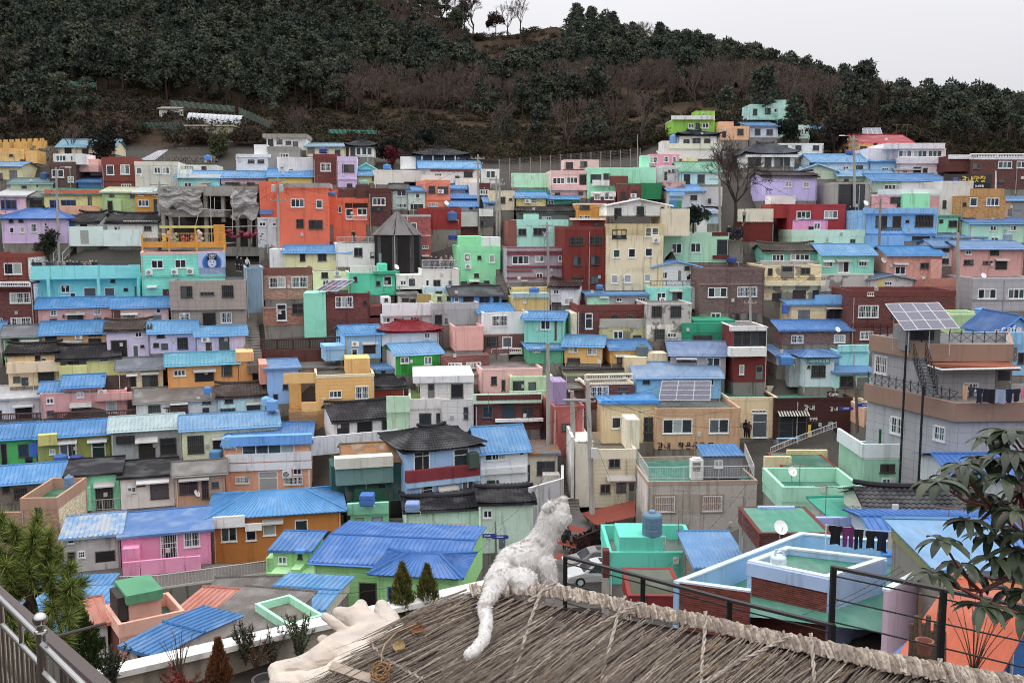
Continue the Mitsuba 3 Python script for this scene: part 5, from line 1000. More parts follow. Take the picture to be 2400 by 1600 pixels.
H('house','deep blue wall at the right edge beside the orange roof','11.69 22.5 -11.02 0 .82 1.81 .4','2f6cae .15','F 3a78b8 0 - .2 8a8a8a','',base=5)
H('house','olive walled house under a pale blue sheet roof behind the grey box','14.7 33.09 -12.46 -3 3.25 .54 5','7f8458 .15','M 78b2e4 .66 p 0 0.25','',base=5)
H('cafe','pink gabled cafe with white lettering at the right edge','36.29 73.95 -11.66 2 2.96 3.25 5','7fb2d8 .15','X 3f78c0 4.44 m 0 0.25','95 107 156 211 D;168 91 211 173 d','pink_gable -19 273 -4 6 325 347 d89a9a;sky_wall -315 212 -120 -100 252 341 7cb8de',base=5)
H('house','pale yellow green blank wall behind the solar roof','36.45 81.95 -9.45 2 2.98 1.65 4','a3bf86 .15','F a8c48c 0 - .2 9ab08a','',base=5)

# ---------------------------------------------------------------- the land
def ground_fn(p, n, uv):
	a = mikit.fbm(p.x * 0.12, p.y * 0.12, p.z * 0.12)
	b = mikit.noise(p.x * 1.3, p.y * 1.3, p.z * 1.3)
	c = mikit.noise(p.x * 5.0, p.y * 5.0, p.z * 5.0)
	soil = mikit.mix(mi.Color3f(0.04, 0.03, 0.025), mi.Color3f(0.10, 0.072, 0.05), mikit.smoothstep(0.35, 0.7, a) * 0.7 + 0.4 * b - 0.2)
	soil = soil * (0.75 + 0.5 * c)
	conc = mi.Color3f(0.095, 0.088, 0.08) * (0.6 + 0.6 * a + 0.2 * c)
	hill = mikit.smoothstep(141.0, 147.0, p.y + 6.0 * (a - 0.5))
	near = mikit.smoothstep(46.0, 40.0, p.y)
	return mikit.mix(conc, soil, dr.maximum(hill, 0.6 * near))


scene['earth'] = {'type': 'twosided', 'b': {'type': 'diffuse', 'reflectance': mikit.proc(ground_fn)}}

EDGE = [(-117.68,147,11.28), (-99.1,147,11.28), (-80.52,147,11.28), (-61.91,147,11.77), (-43.32,147,12.38), (-24.78,147,10.98), (-12.4,147,10.37), (-4.34,147,10.06), (6.2,147,9.76), (18.59,147,10.98), (30.92,147,13.1), (43.28,147,13.41), (55.67,147,12.8), (68.18,147,10.37), (80.64,147,9.45), (99.32,147,8.72), (117.99,147,8.23)]
FOOT = [(-139.28,175,21.72), (-117.29,175,21.72), (-95.29,175,21.72), (-73.34,175,21), (-51.42,175,18.85), (-29.43,175,16.68), (-14.72,175,15.6), (-5.16,175,14.88), (7.36,175,15.6), (22.05,175,17.77), (36.7,175,19.92), (51.42,175,18.85), (66.23,175,16.32), (81.07,175,14.15), (95.91,175,12.7), (118.11,175,11.83), (140.31,175,11.25)]
MIDS = [(-174.85,222,45.99), (-147.24,222,45.99), (-119.7,222,45.1), (-92.21,222,42.42), (-64.68,222,38.84), (-37.07,222,33.44), (-18.57,222,30.27), (-6.51,222,28.46), (9.29,222,29.82), (27.86,222,29.82), (46.45,222,29.37), (65.16,222,25.73), (83.97,222,21.62), (102.82,222,18.32), (121.66,222,16.12), (149.83,222,15.01), (178,222,14.27)]
TOPS = [(-209.38,270,88.98), (-176.32,270,88.98), (-143.4,270,86.88), (-110.53,270,82.66), (-77.64,270,75.25), (-44.59,270,64.56), (-22.41,270,53.98), (-7.86,270,47.67), (11.22,270,50.29), (33.74,270,45.6), (56.4,270,39.35), (79.22,270,32.07), (102.15,270,25.85), (125.09,270,21.61), (148.01,270,19.04), (182.23,270,18.26), (216.49,270,17.36)]
ctrl = [np.asarray(f, float) for f in footprints]
ctrl = [np.vstack(ctrl) + [0, 0, -0.25]]
for row in (EDGE, FOOT, MIDS, TOPS):
	ctrl.append(np.array(row))
far = np.array(TOPS) * [1.3, 1.3, 1.0] - [0, 0, 14]
ctrl.append(far)
ctrl.append(np.array([(-150, 90, -22), (-150, 60, -26), (-90, 60, -26), (-70, 45, -27), (-45, 40, -25), (-25, 42, -25), (-8, 44, -25.2), (-3, 65, -24.6), (2.5, 65, -24.6), (8, 85, -24.6), (2, 72, -24.6), (-20, 30, -22), (0, 30, -20), (12, 30, -18),
					  (25, 25, -15), (-12, 19, -13), (2, 19.5, -13), (9, 17, -12), (-14, 12, -11), (14, 12, -8.5), (-6, 6, -7), (6, 6, -7), (-9, 2, -1.75), (0, 2.2, -1.75), (9, 2, -1.75), (-30, 0, -1.75), (30, 0, -1.75), (-30, 10, -8), (30, 14, -9),
					  (-60, -40, 4), (60, -40, 4), (0, -40, 4), (-150, 0, -4), (150, 0, -4), (60, 40, -16), (90, 60, -18), (150, 90, -12), (-200, 150, 4), (200, 150, 8), (-150, -60, 6), (150, -60, 6), (-260, 300, 60), (260, 330, 20), (-220, 200, 40), (230, 220, 14)], float))
ctrl = np.vstack(ctrl)
ip = LinearNDInterpolator(ctrl[:, :2], ctrl[:, 2])
nn = NearestNDInterpolator(ctrl[:, :2], ctrl[:, 2])


def ground_z(x, y):
	q = np.column_stack([np.ravel(x), np.ravel(y)])
	z = ip(q)
	return np.where(np.isnan(z), nn(q), z).reshape(np.shape(x))


gx, gy = np.linspace(-210, 210, 200), np.concatenate([np.linspace(-55, 30, 45), np.linspace(31.5, 150, 80), np.linspace(152, 345, 90)])
GX, GY = np.meshgrid(gx, gy)
GZ = ground_z(GX, GY)
hills = np.clip((GY - 146) / 10, 0, 1)
low = np.clip((88 - GY) / 10, 0, 1) * np.clip((GY - 20) / 8, 0, 1)
GZ = GZ - (0.95 + 1.6 * low) * (1 - hills)
core_ = np.clip(np.minimum(np.minimum(GX + 9, 14 - GX), np.minimum(GY - 56, 90 - GY)) / 4, 0, 1)
GZ = GZ * (1 - core_) + np.minimum(GZ, -24.9) * core_
GZ = GZ + hills * 1.6 * (meshkit.fbm(np.stack([GX / 9, GY / 9, GX * 0], -1), 4) - .5)
gm = MB().grid(np.stack([GX, GY, GZ], -1))
v, f = gm.mesh()
scene['ground'] = mikit.ply((v, f), 'earth', smooth=True)
labels['ground'] = {'kind': 'structure'}
a = np.linspace(0, 2 * np.pi, 49)[:-1]
ring = MB().add(np.vstack([np.column_stack([r * np.cos(a), 60 + r * np.sin(a), a * 0 + z]) for r, z in ((20, -60), (300, -48), (1000, -60), (8000, -60))]),
				[[k * 48 + i, k * 48 + (i + 1) % 48, (k + 1) * 48 + (i + 1) % 48, (k + 1) * 48 + i] for k in range(3) for i in range(48)])
scene['terrain'] = mikit.ply(ring.mesh(), 'earth')
labels['terrain'] = {'kind': 'structure'}
# the far hill right of the slope
u = np.linspace(0, 1, 40)
hx = np.array([(619.06,1500,121.32), (652.67,1500,142.38), (687.04,1500,147.95), (715.73,1500,142.38), (748.03,1500,130), (820.87,1500,126.28)])
hz = np.interp(np.linspace(hx[0, 0], hx[-1, 0], 60), hx[:, 0], hx[:, 2])
hX = np.linspace(hx[0, 0], hx[-1, 0], 60)
hz = hz + 7 * (meshkit.fbm(np.stack([hX / 16, hX * 0, hX * 0], -1), 4) - .5)
H = np.stack([np.stack([hX, hX * 0 + 1500 - 260 * q, hz - 190 * q], -1) for q in np.linspace(0, 1, 9)])
H2 = np.stack([np.stack([hX, hX * 0 + 1500 + 260 * q, hz - 190 * q], -1) for q in np.linspace(0, 1, 5)])
scene['far_hill'] = mikit.ply(MB().grid(H).grid(H2).mesh(), {'type': 'twosided', 'b': {'type': 'diffuse', 'reflectance': {'type': 'rgb', 'value': [0.05, 0.06, 0.05]}}})
labels['far_hill'] = {'kind': 'structure'}

# ---------------------------------------------------------------- trees
scene['leafy'] = {'type': 'twosided', 'b': {'type': 'diffuse', 'reflectance': mikit.proc(plain_fn)}}


def sprays(rg, centres, radii, n, size, flat=0.7):
	"""small leaf or needle sprays spread through ellipsoids: (vertices, triangles, which ellipsoid)"""
	vs, who = [], []
	for i, (c, r) in enumerate(zip(centres, radii)):
		d = rg.normal(size=(n, 3))
		d /= np.linalg.norm(d, axis=1, keepdims=True)
		p = np.asarray(c) + d * (r * rg.uniform(.35, 1.05, (n, 1)) ** .7) * [1, 1, flat]
		a = rg.normal(size=(n, 3)) + d * .8
		a /= np.linalg.norm(a, axis=1, keepdims=True)
		b = np.cross(a, rg.normal(size=(n, 3)))
		b /= np.linalg.norm(b, axis=1, keepdims=True)
		s = size * rg.uniform(.6, 1.4, (n, 1))
		vs.append(np.stack([p - b * s * .45, p + b * s * .45, p + a * s * 1.2], 1))
		who.append(np.full(n, i))
	v = np.vstack(vs)
	return v.reshape(-1, 3), np.arange(len(v) * 3).reshape(-1, 3), np.repeat(np.concatenate(who), 3)


def tone(hexes, rg, idx, k=1.0):
	"""packed colours, one of the hexes per index"""
	tab = np.array([pack(h, k, 0) for h in hexes])
	pick = rg.integers(0, len(hexes), int(idx.max()) + 1)
	return tab[pick[idx]]


def pine_parts(sd, H, tall=0.42, hexes=('50584c', '5b6151', '484f48', '636654')):
	rg = np.random.default_rng(sd)
	tr = MB()
	bend = rg.uniform(-.5, .5, 2)
	path = np.array([[bend[0] * q * q, bend[1] * q * q, H * q] for q in np.linspace(0, .95, 6)])
	tr.tube(np.vstack([path[0] - [0, 0, 1.2], path]), np.linspace(.17, .04, 7), 6)
	cs, rs = [], []
	for i in range(17):
		q = rg.uniform(tall, 1)
		reach = (1.25 - q) * H * .30 * rg.uniform(.35, 1.1)
		an = i * 2.4 + rg.uniform(-.4, .4)
		c = np.array([bend[0] * q * q + reach * math.cos(an), bend[1] * q * q + reach * math.sin(an), H * q + .12 * reach])
		cs.append(c)
		rs.append(H * rg.uniform(.085, .15))
		st = np.array([bend[0] * q * q, bend[1] * q * q, H * (q - .06)])
		tr.tube([st, (st + c) / 2 + [0, 0, -.05], c], [.05, .035, .015], 4, cap=False)
	v, f, who = sprays(rg, cs, rs, 85, .34)
	return tr.mesh(), (v, f), tone(hexes, rg, who)


def bare_parts(sd, H, hexes=('67594f', '5c4f4a', '6b5c54'), depth=5, rmin=.022, spread=.62):
	rg = np.random.default_rng(sd)
	tr, tw = MB(), MB()

	def grow(p, d, L, r, lv):
		mid = p + d * L * .5 + rg.normal(size=3) * L * .05
		e = p + d * L
		(tr if lv < 2 else tw).tube([p, mid, e], [r, r * .85, max(rmin * .6, r * .65)], 5 if lv < 2 else 3, cap=False)
		if lv >= depth:
			return
		for i in range(3 if lv else 4):
			an = rg.uniform(0, 2 * np.pi)
			a = np.cross(d, [math.cos(an), math.sin(an), .3])
			a /= np.linalg.norm(a) + 1e-9
			nd = d + a * spread * rg.uniform(.5, 1.25) + [0, 0, .12]
			nd /= np.linalg.norm(nd)
			grow(e - d * L * rg.uniform(0, .35), nd, L * rg.uniform(.6, .82), max(rmin, r * .55), lv + 1)
	grow(np.array([0, 0, -.6]), np.array([0, 0, 1.0]), H * .3 + .6, H * .022, 0)
	return tr.mesh(), tw.mesh(), hexes


for i in range(4):
	t, c, uvc = pine_parts(100 + i, 7.0, tall=(.34, .42, .5, .3)[i])
	scene[f'pine_kind_{i}'] = {'type': 'shapegroup', 'trunk': mikit.ply(t, 'leafy', uv=np.tile(pack('4a3c36', 1, 0), (len(t[0]), 1))), 'crown': mikit.ply(c, 'leafy', uv=uvc)}
for i in range(3):
	t, w, hx_ = bare_parts(200 + i, 6.5)
	scene[f'bare_kind_{i}'] = {'type': 'shapegroup', 'trunk': mikit.ply(t, 'leafy', uv=np.tile(pack('5a4c48', 1, 0), (len(t[0]), 1))), 'crown': mikit.ply(w, 'leafy', uv=np.tile(pack(hx_[i], 1, 0), (len(w[0]), 1)))}
for i in range(2):
	rg = np.random.default_rng(300 + i)
	cs = rg.normal(size=(7, 3)) * [.7, .7, .25] + [0, 0, .45]
	v, f, who = sprays(rg, cs, [.6] * 7, 60, .2)
	scene[f'brush_kind_{i}'] = {'type': 'shapegroup', 'foliage': mikit.ply((v, f), 'leafy', uv=tone(('574a3e', '4b4038', '63533f', '454036') if i == 0 else ('4a4a36', '3d4030', '5a4c3c'), rg, who))}


def put_tree(key, group, x, y, s, rot, sink=0.0):
	z = float(ground_z(np.array([x]), np.array([y]))[0]) - sink
	scene[key] = {'type': 'instance', 'g': {'type': 'ref', 'id': group}, 'to_world': T().translate([x, y, z]).rotate([0, 0, 1], rot).scale(s)}


PITCHR = math.radians(PITCH)


def bearing(x, y):
	return x / y


rg = np.random.default_rng(11)
pines, bares = [], []
for _ in range(9000):
	y = rg.uniform(160, 274)
	x = rg.uniform(-.62, .62) * y
	n1 = float(meshkit.fbm(np.array([x / 22, y / 22, 1.0]), 3))
	bx = x / y
	# bare woods grow in the middle of the slope, pines to the left and along the skyline
	bare = n1 + (0.16 if -.16 < bx < .12 else 0.0) + (0.05 if bx > .12 else -0.10) - (0.10 if y > 245 and bx > 0 else 0)
	foot = float(np.interp(bx, [-.6, -.35, -.1, .1, .2, .3, .5], [176, 176, 186, 182, 176, 168, 160]))
	if y < foot - 6 * n1:
		continue
	if -.045 < bx < .055 and y > 232:      # the grassy gap below the skyline
		continue
	(bares if bare > .56 else pines).append((x, y))


def thin(pts, d, n):
	out = []
	for p in pts:
		if all((p[0] - q[0]) ** 2 + (p[1] - q[1]) ** 2 > d * d for q in out[-900:]):
			out.append(p)
		if len(out) >= n:
			break
	return out


pines, bares = thin(pines, 2.5, 1250), thin(bares, 2.7, 620)
pines.sort(key=lambda p: p[1])
bares.sort(key=lambda p: p[1])
extra_pines = [(-71.79,150,15.97), (-69.21,150,11.51), (-65.88,149,12.17), (-75.46,152,13.55), (-40.91,168,17.61), (-65.95,158,17.66), (-46.15,172,20.15), (4.42,150,12.75), (-1.26,149,11.13), (12.09,147,10.37), (30.94,147,12.5), (37.74,152,13.24), (40.58,146,11.69), (57.11,150,13.37), (59.98,150,12.75), (65.81,158,14.08), (63.32,146,11.93), (65.75,147,11.77), (69.48,150,12.26), (71.71,150,12.01), (73.09,147,11.28), (77.11,150,11.51), (61.05,165,15.39), (56.86,165,16.07), (49.85,150,13.37)]
for i, (x, y, z) in enumerate(extra_pines):
	pines.insert(0, (x, y))
NP = 270
for i, (x, y) in enumerate(pines):
	s = rg.uniform(.8, 1.35) * (1.0 if y < 240 else .85)
	if i < NP:
		k = key_of('pine_tree')
		tag(k, 'dark green pine tree growing in the forest on the hillside above the houses', 'tree', 'pine trees of the hillside forest')
	else:
		k = f'pine_forest__{i - NP + 1:03d}'
	put_tree(k, f'pine_kind_{i % 4}', x, y, s, rg.uniform(0, 360), .2)
labels['pine_forest'] = {'label': 'farther dark pine forest covering the upper hillside', 'category': 'forest', 'kind': 'stuff'}
NB = 150
for i, (x, y) in enumerate(bares):
	s = rg.uniform(.7, 1.2)
	if i < NB:
		k = key_of('bare_tree')
		tag(k, 'bare purplish brown winter tree on the slope above the houses', 'tree', 'bare trees of the hillside')
	else:
		k = f'bare_woodland__{i - NB + 1:03d}'
	put_tree(k, f'bare_kind_{i % 3}', x, y, s, rg.uniform(0, 360), .2)
labels['bare_woodland'] = {'label': 'farther bare brown woodland on the upper hillside', 'category': 'woodland', 'kind': 'stuff'}
for i in range(2600):
	y = 143 + 130 * rg.uniform() ** 1.3
	x = rg.uniform(-.62, .62) * y
	put_tree(f'undergrowth__{i + 1:04d}', f'brush_kind_{int(rg.uniform() < .35)}', x, y, rg.uniform(.6, 1.6), rg.uniform(0, 360), .1)
labels['undergrowth'] = {'label': 'dry brown undergrowth and grass over the hillside', 'category': 'undergrowth', 'kind': 'stuff'}
# bare trees that stand singly against the sky, and among the houses
for i, (p, s, lb) in enumerate([((-17.97,262,48.8), 1.75, 'leftmost tall bare tree against the sky on the ridge'), ((-13.39,264,48.75), 2.1, 'widest bare tree against the sky on the ridge'), ((-9.95,266,49.33), 1.8, 'bare tree on the ridge beside the grassy gap'),
								((-1.12,268,47.75), 1.3, 'pale bare tree right of the grassy gap on the ridge'), ((2.25,270,48.33), 1.4, 'bare tree touching the skyline pines right of the gap'), ((18.48,146,9.69), 1.25, 'spreading bare tree behind the mesh fence'), ((7.96,145,8.6), 1.35, 'low purplish bare tree above the mint retaining wall'),
								((14.79,146,9.08), 1.2, 'bare tree in the middle of the row behind the mesh fence'), ((-1.24,147,8.72), 1.1, 'bare tree beside the black roofed restaurant'), ((-58.28,134,7.95), .75, 'thin bare tree before the long cream house'), ((-30.35,144,10.45), .9, 'bare shrubby tree beside the white house with grey slab')]):
	k = tag(key_of('bare_tree'), lb, 'tree')
	put_tree(k, f'bare_kind_{i % 3}', p[0], p[1], s, 70 * i, .1)
t, w, hx_ = bare_parts(77, 9.5, depth=6, rmin=.02, spread=.75)
k = tag('village_tree', 'large dark bare tree among the houses right of the cream block', 'tree')
fr = Frame((24.44,110,-.67), 0)
put(k + '__trunk', t, '453a36', fr, bsdf='leafy', fin=0, k=1)
put(k + '__branches', w, '4d403c', fr, bsdf='leafy', fin=0, k=1)
# round evergreens at the forest edge
for lb, p, r, hx_ in (('round dark evergreen bush beside the glass fronted house', (-16.43,138,8.18), 1.5, ('28302a', '313a30')), ('low dark evergreen shrub right of the round one', (-12.32,146,9.87), 1.7, ('2c342c', '363d33')), ('red leaved shrub beneath the round evergreen', (-15.85,134,7.5), .9, ('5c2430', '6f2c38')),
					  ('dark conifer beside the long cream house', (-53.11,132,7.94), 1.9, ('2a2c28', '343530')), ('brown leafless rounded tree above the blue roofed long house', (-55.98,146,11.2), 2.0, ('4a3c34', '574840')), ('small round tree on the skyline in the grassy gap', (-4.08,258,47.64), 1.8, ('4a3a34', '3d322e')), ('tiny clipped bush on the skyline in the gap', (-5.79,258,47.95), .8, ('33382e', '3d4236')),
					  ('dark hedge before the turquoise villa', (37.47,139,10.95), 1.5, ('28332a', '2f3a2f')), ('dark rounded tree left of the crimson roofed house', (43.93,138,9.73), 2.6, ('33302c', '3d3833')), ('dark climbing shrub beside the left pole', (-54.24,118,-2.32), 1.7, ('2e332c', '393c33')), ('clipped shrub with pale flowers below the left pole', (-53.43,115,-3.73), 1.2, ('4a4c3c', '3a4032')),
					  ('bright green tufted shrub under the ruined block', (-40.3,140,8.71), 1.5, ('4a5236', '5a5f3f')), ('dark shrub beside the mint flat house steps', (20.26,112,-.54), 1.3, ('2c3a2e', '36452f'))):
	k = tag(key_of('evergreen_shrub'), lb, 'shrub')
	rq = np.random.default_rng(sum(map(ord, lb)))
	cs = rq.normal(size=(14, 3)) * r * [.42, .42, .42] + [0, 0, r * .95]
	v, f, who = sprays(rq, cs, [r * .5] * 14, 90, .24 * max(r, 1) ** .5, 1)
	scene[k + '__crown'] = mikit.ply((v + np.array(p), f), 'leafy', uv=tone(hx_, rq, who))
	put(k + '__stem', MB().tube([np.array(p) - [0, 0, 1], np.array(p) + [0, 0, r]], [.12, .05], 5), '4a3c34', bsdf='leafy', fin=0, k=1)


# ---------------------------------------------------------------- buildings of their own shape
def face_window(par, a, b, zt, specs, seed=1):
	"""windows on the wall that runs from a to b; specs: (u0, z0, u1, z1, kind) in metres from a and from height zt"""
	a, b = np.asarray(a, float), np.asarray(b, float)
	yaw = math.degrees(math.atan2(b[1] - a[1], b[0] - a[0]))
	fr = Frame((a[0], a[1], zt), yaw)
	for i, s in enumerate(specs):
		window(par, fr, *s, seed=seed * 17 + i)
	return fr


# pale blue complex with sunken decks, lower right
A, B_, C_, D_ = (6.4,38,-14.66), (13.19,44.2,-14.73), (17.57,42.8,-14.64), (15.15,35,-14.06)
zt = -14.25
k = tag(key_of('house'), 'pale blue walled house with green sunken roof deck below the washing line', 'house')
F1 = (9.17,36.9,-14.68)
S1 = (12.11,36.4,-14.79)
put(k + '__brick_wall', wallrun(MB(), [A, F1], zt - 7, zt - .02, .22), '64281f', fin=1.1)
put(k + '__blue_wall', wallrun(MB(), [C_, B_, A], zt - 6, zt - .02, .22), '8cbce6')
put(k + '__side_wall', wallrun(MB(), [D_, C_], zt - 6, zt - .02, .22), '8cbce6')
fl = np.array([A, F1, S1, D_, C_, B_])
fl[:, 2] = zt - 1.0
put(k + '__deck', (fl, np.array([[0, 1, 2], [0, 2, 3], [0, 3, 4], [0, 4, 5]])), '5fb49a', bsdf='roofing', k=KH, fin=.3)
put(k + '__wall_cap', wallrun(MB(), [F1, A, B_, C_, D_], zt - .02, zt + .05, -.26), 'cfe6f6')
W_, N_, E_, S_ = (9.6,39.2,-14.29), (11.67,41,-14.25), (15.41,39.5,-14.29), (12.28,37.3,-14.03)
zb = -13.85
k2 = tag(key_of('stair_house'), 'raised brick and lilac roof block with green top and white rim', 'house')
put(k2 + '__brick_front', wallrun(MB(), [W_, S_], zb - 7, zb - .55, .2), '64281f', fin=1.1)
put(k2 + '__lilac_front', wallrun(MB(), [S_, E_], zb - 7, zb - .02, .2), '9aa9cc')
put(k2 + '__back_wall', wallrun(MB(), [E_, N_, W_], zb - 5, zb - .02, .2), '9ab8dc')
put(k2 + '__lilac_band', wallrun(MB(), [(W_[0] - .05, W_[1] - .05, 0), (S_[0], S_[1] - .08, 0)], zb - .56, zb - .02, .2), '9db4da')
put(k2 + '__rim', wallrun(MB(), [W_, S_, E_, N_], zb - .02, zb + .06, .24, True), 'dcebf5')
pp = np.array([W_, S_, E_, N_])
pp[:, 2] = zb - .25
put(k2 + '__roof', (pp, np.array([[0, 1, 2], [0, 2, 3]])), '4aa88a', bsdf='roofing', k=KH, fin=.3)
c = (np.array(W_) * .8 + np.array(E_) * .2)
k3 = tag(key_of('roof_vent'), 'small white plastered vent stub on the raised green roof', 'vent')
put(k3 + '__stub', MB().lathe([(.34, zb - .25), (.32, zb + .3), (.27, zb + .36), (0, zb + .36)], (c[0], c[1] - .4, 0), 14), 'c9dbe6')
put(k3 + '__pipe', MB().tube([(c[0] - .15, c[1] - .4, zb + .3), (c[0] - .1, c[1] - .4, zb + .62), (c[0] + .2, c[1] - .4, zb + .62), (c[0] + .22, c[1] - .4, zb + .35)], .06, 7), 'a9b4ba', bsdf='plain', fin=0)
k = tag(key_of('garden_wall'), 'low lilac and pink wall running to the right of the raised roof block', 'wall')
put(k + '__panel', wallrun(MB(), [(13.19,33.5,-13.22), (15.79,36,-13.66)], -17, -12.95, .2), 'b49aac')
put(k + '__coping', wallrun(MB(), [(13.19,33.5,-13.22), (15.79,36,-13.66)], -12.95, -12.86, .26), 'd8e6f2')
k = tag(key_of('roof_box'), 'grey sheet metal box with rusty frame beside the washing line', 'cabinet')
o = (15.32,37.5,-14.22)
fr = Frame(o, -8)
put(k + '__sheet', MB().box(0, .95, 0, 1.1, 0, .95), '60646a', fr)
put(k + '__frame', MB().box(-.05, 0, -.03, 1.1, 0, .98).box(.95, 1.0, -.03, 1.1, 0, .98).box(-.05, 1.0, -.03, 1.12, .95, 1.0), '8a6448', fr)
put(k + '__vent', MB().lathe([(.12, 0), (.12, .2), (.18, .25), (0, .3)], (.4, .3, 1.0), 10), 'a8a8a8', fr, bsdf='plain', fin=0)
k = tag(key_of('house'), 'vivid orange corrugated roof behind the black fence at lower right', 'house')
oa, ob, oc, od = (np.array(p) for p in ((8.61,21.4,-9.85), (10.19,20,-9.84), (12.7,22.8,-8.84), (11.11,24.2,-8.91)))
put(k + '__roof', sheet(MB(), oa, ob, oc, od, 'c', lift=0), 'e0622c', bsdf='roofing', fin=.3)
put(k + '__eave', MB().tube([oa, ob], .09, 5), 'c8541f', k=KR)
put(k + '__ridge', MB().tube([od, oc], .11, 5), 'e8935a', k=KR)
put(k + '__wall', wallrun(MB(), [oc + (oa - od) * .9, od + (oa - od) * .9 + .2, od, oc], -15, -9.9, .2), '3a72ae')
# beige building with brown bands
K0, K1, K2, K3 = (23.51,64.9,-10.77), (26.34,58,-10.8), (34.66,58.6,-10.69), (38.35,67,-10.57)
k = tag(key_of('terrace_building'), 'grey panelled building with wide brown terrace bands at the right edge', 'building')
put(k + '__lower_wall', wallrun(MB(), [K0, K1, K2, K3], -21, -11.7, .2, True), '96969a', fin=3.1)
ex = lambda p, q, s: (p[0] + s * q[0], p[1] + s * q[1], 0)
put(k + '__lower_band', wallrun(MB(), [ex(K0, (-.3, -.1), 1), ex(K1, (-.25, -.35), 1), ex(K2, (.2, -.35), 1)], -11.85, -10.73, .2), '84695a', fin=.1)
fl = np.array([K0, K1, K2, K3])
fl[:, 2] = -11.0
put(k + '__lower_deck', (fl, np.array([[0, 1, 2], [0, 2, 3]])), '8f8a84', k=KH, bsdf='roofing')
U0, U1, U2, U3, U4 = (24.28,66.5,-8.02), (24.95,64.5,-7.92), (25.93,61.5,-7.87), (30.98,61.5,-7.85), (34.2,68,-7.76)
put(k + '__upper_wall', wallrun(MB(), [U0, U1, U2, U3, U4], -11.0, -7.7, .2, True), '8f8f93', fin=3.1)
put(k + '__upper_band', wallrun(MB(), [ex(U0, (-.25, 0), 1), ex(U1, (-.2, -.25), 1), ex(U2, (-.1, -.35), 1), ex(U3, (.1, -.35), 1), U4], -8.75, -7.68, .2), '8a6e5e', fin=.1)
fl = np.array([U0, U1, U2, U3, U4])
fl[:, 2] = -8.3
put(k + '__roof', (fl, np.array([[0, 1, 2], [0, 2, 3], [0, 3, 4]])), '9a958e', k=KH, bsdf='roofing')
slab(k + '__awning', '', [(25.34,60.2,-8.78), (30.98,60,-8.99), (30.88,61.4,-8.77), (26.25,61.5,-8.84)], '7d4630', .18, part=True)
put(k + '__awning_trim', MB().tube([(25.3,60.1,-8.85), (26.11,59.9,-9.08), (30.93,59.9,-8.98)], .07, 5), 'c4c4c2', bsdf='plain', fin=0)
w0 = np.array(K0) - np.array(K1)
L = np.hypot(w0[0], w0[1])
frl = face_window(k, K0, K1, -11.0, [(L * .3, -2.6, L * .45, -.9 - .6, 'b'), (L * .78, -2.3, L * .9, -1.4, 'b')], 3)
frw = face_window(k, U0, U1, -11.0, [(.4, .8, 1.6, 2.0, 'b')], 5)
frw = face_window(k, U2, U3, -11.0, [(2.3, .35, 3.2, .85, 'b'), (4.3, .1, 5.3, 1.75, 'D')], 6)
for nm, lbx, pts in (('railing', 'black cross braced railing on the upper brown band', [U0, U1, U2]), ('railing', 'black cross braced railing on the lower brown band', [K0, ((K0[0] + K1[0]) / 2, (K0[1] + K1[1]) / 2, 0), K1]), ('railing', 'black cross braced railing on the upper band facing right', [(27.34,61.8,-7.45), (31,61.8,-7.53)])):
	kk = tag(key_of('railing'), lbx, 'railing')
	zr = -10.73 if 'lower' in lbx else -7.68
	m = MB()
	p = np.array(pts, float)
	p[:, 2] = zr
	for a, b in zip(p[:-1], p[1:]):
		n = max(2, int(np.linalg.norm(b - a) / .62))
		for i in range(n):
			s, e = a + (b - a) * i / n, a + (b - a) * (i + 1) / n
			put(kk + '__post', MB().tube([s, s + [0, 0, .78]], .03, 5), '1f1f22', bsdf='plain', fin=0, part=True)
			m.tube([s + [0, 0, .05], e + [0, 0, .6]], .018, 4).tube([s + [0, 0, .6], e + [0, 0, .05]], .018, 4)
		m.tube([a + [0, 0, .62], b + [0, 0, .62]], .022, 5)
	put(kk + '__brace', m, '1f1f22', bsdf='plain', fin=0)
	labels[kk + '__brace'] = {'kind': 'stuff'}
# outside stair
k = tag(key_of('stairs'), 'black steel stair with railings between the brown terrace bands', 'stairs')
s0, s1 = np.array((25.01,60.6,-8.44)), np.array((24.84,58.2,-10.31))
side = np.array([.9, .25, 0])
for i in range(11):
	c = s0 + (s1 - s0) * (i + .5) / 11
	put(k + '__tread', MB().add([c + side * e + [0, d, h] for e in (-.45, .45) for d in (-.14, .14) for h in (-.03, .03)], MB.BOXF), '4a4c50', bsdf='plain', fin=0, part=True)
for e in (-.47, .47):
	put(k + '__stringer', MB().tube([s0 + side * e, s1 + side * e], .07, 4), '232326', bsdf='plain', fin=0, part=True)
	rl = MB().tube([s0 + side * e + [0, 0, .95], s1 + side * e + [0, 0, .95]], .03, 5)
	for i in range(9):
		c = s0 + (s1 - s0) * i / 8 + side * e
		rl.tube([c, c + [0, 0, .95]], .022, 4)
		if i < 8:
			c2 = s0 + (s1 - s0) * (i + 1) / 8 + side * e
			rl.tube([c + [0, 0, .1], c2 + [0, 0, .9]], .014, 3)
	put(k + '__handrail', rl, '1f1f22', bsdf='plain', fin=0, part=True)
for lb, a, b in (('taller black steel post holding the outside stair', (24.31,60.9,-7.69), -17.6), ('lower black steel post below the outside stair', (24.28,58,-9.79), -16.4)):
	kk = tag(key_of('steel_post'), lb, 'post')
	put(kk, MB().tube([(a[0], a[1], b), a], .075, 8), '1c1c1f', bsdf='plain', fin=0)
solar('large tilted solar array of purple panels on the beige terrace building', (24,60.5,-6.73), (27.36,60.5,-6.61), (27.29,63.5,-5.3), (23.88,63.5,-5.38), 3, 4, 1.6)
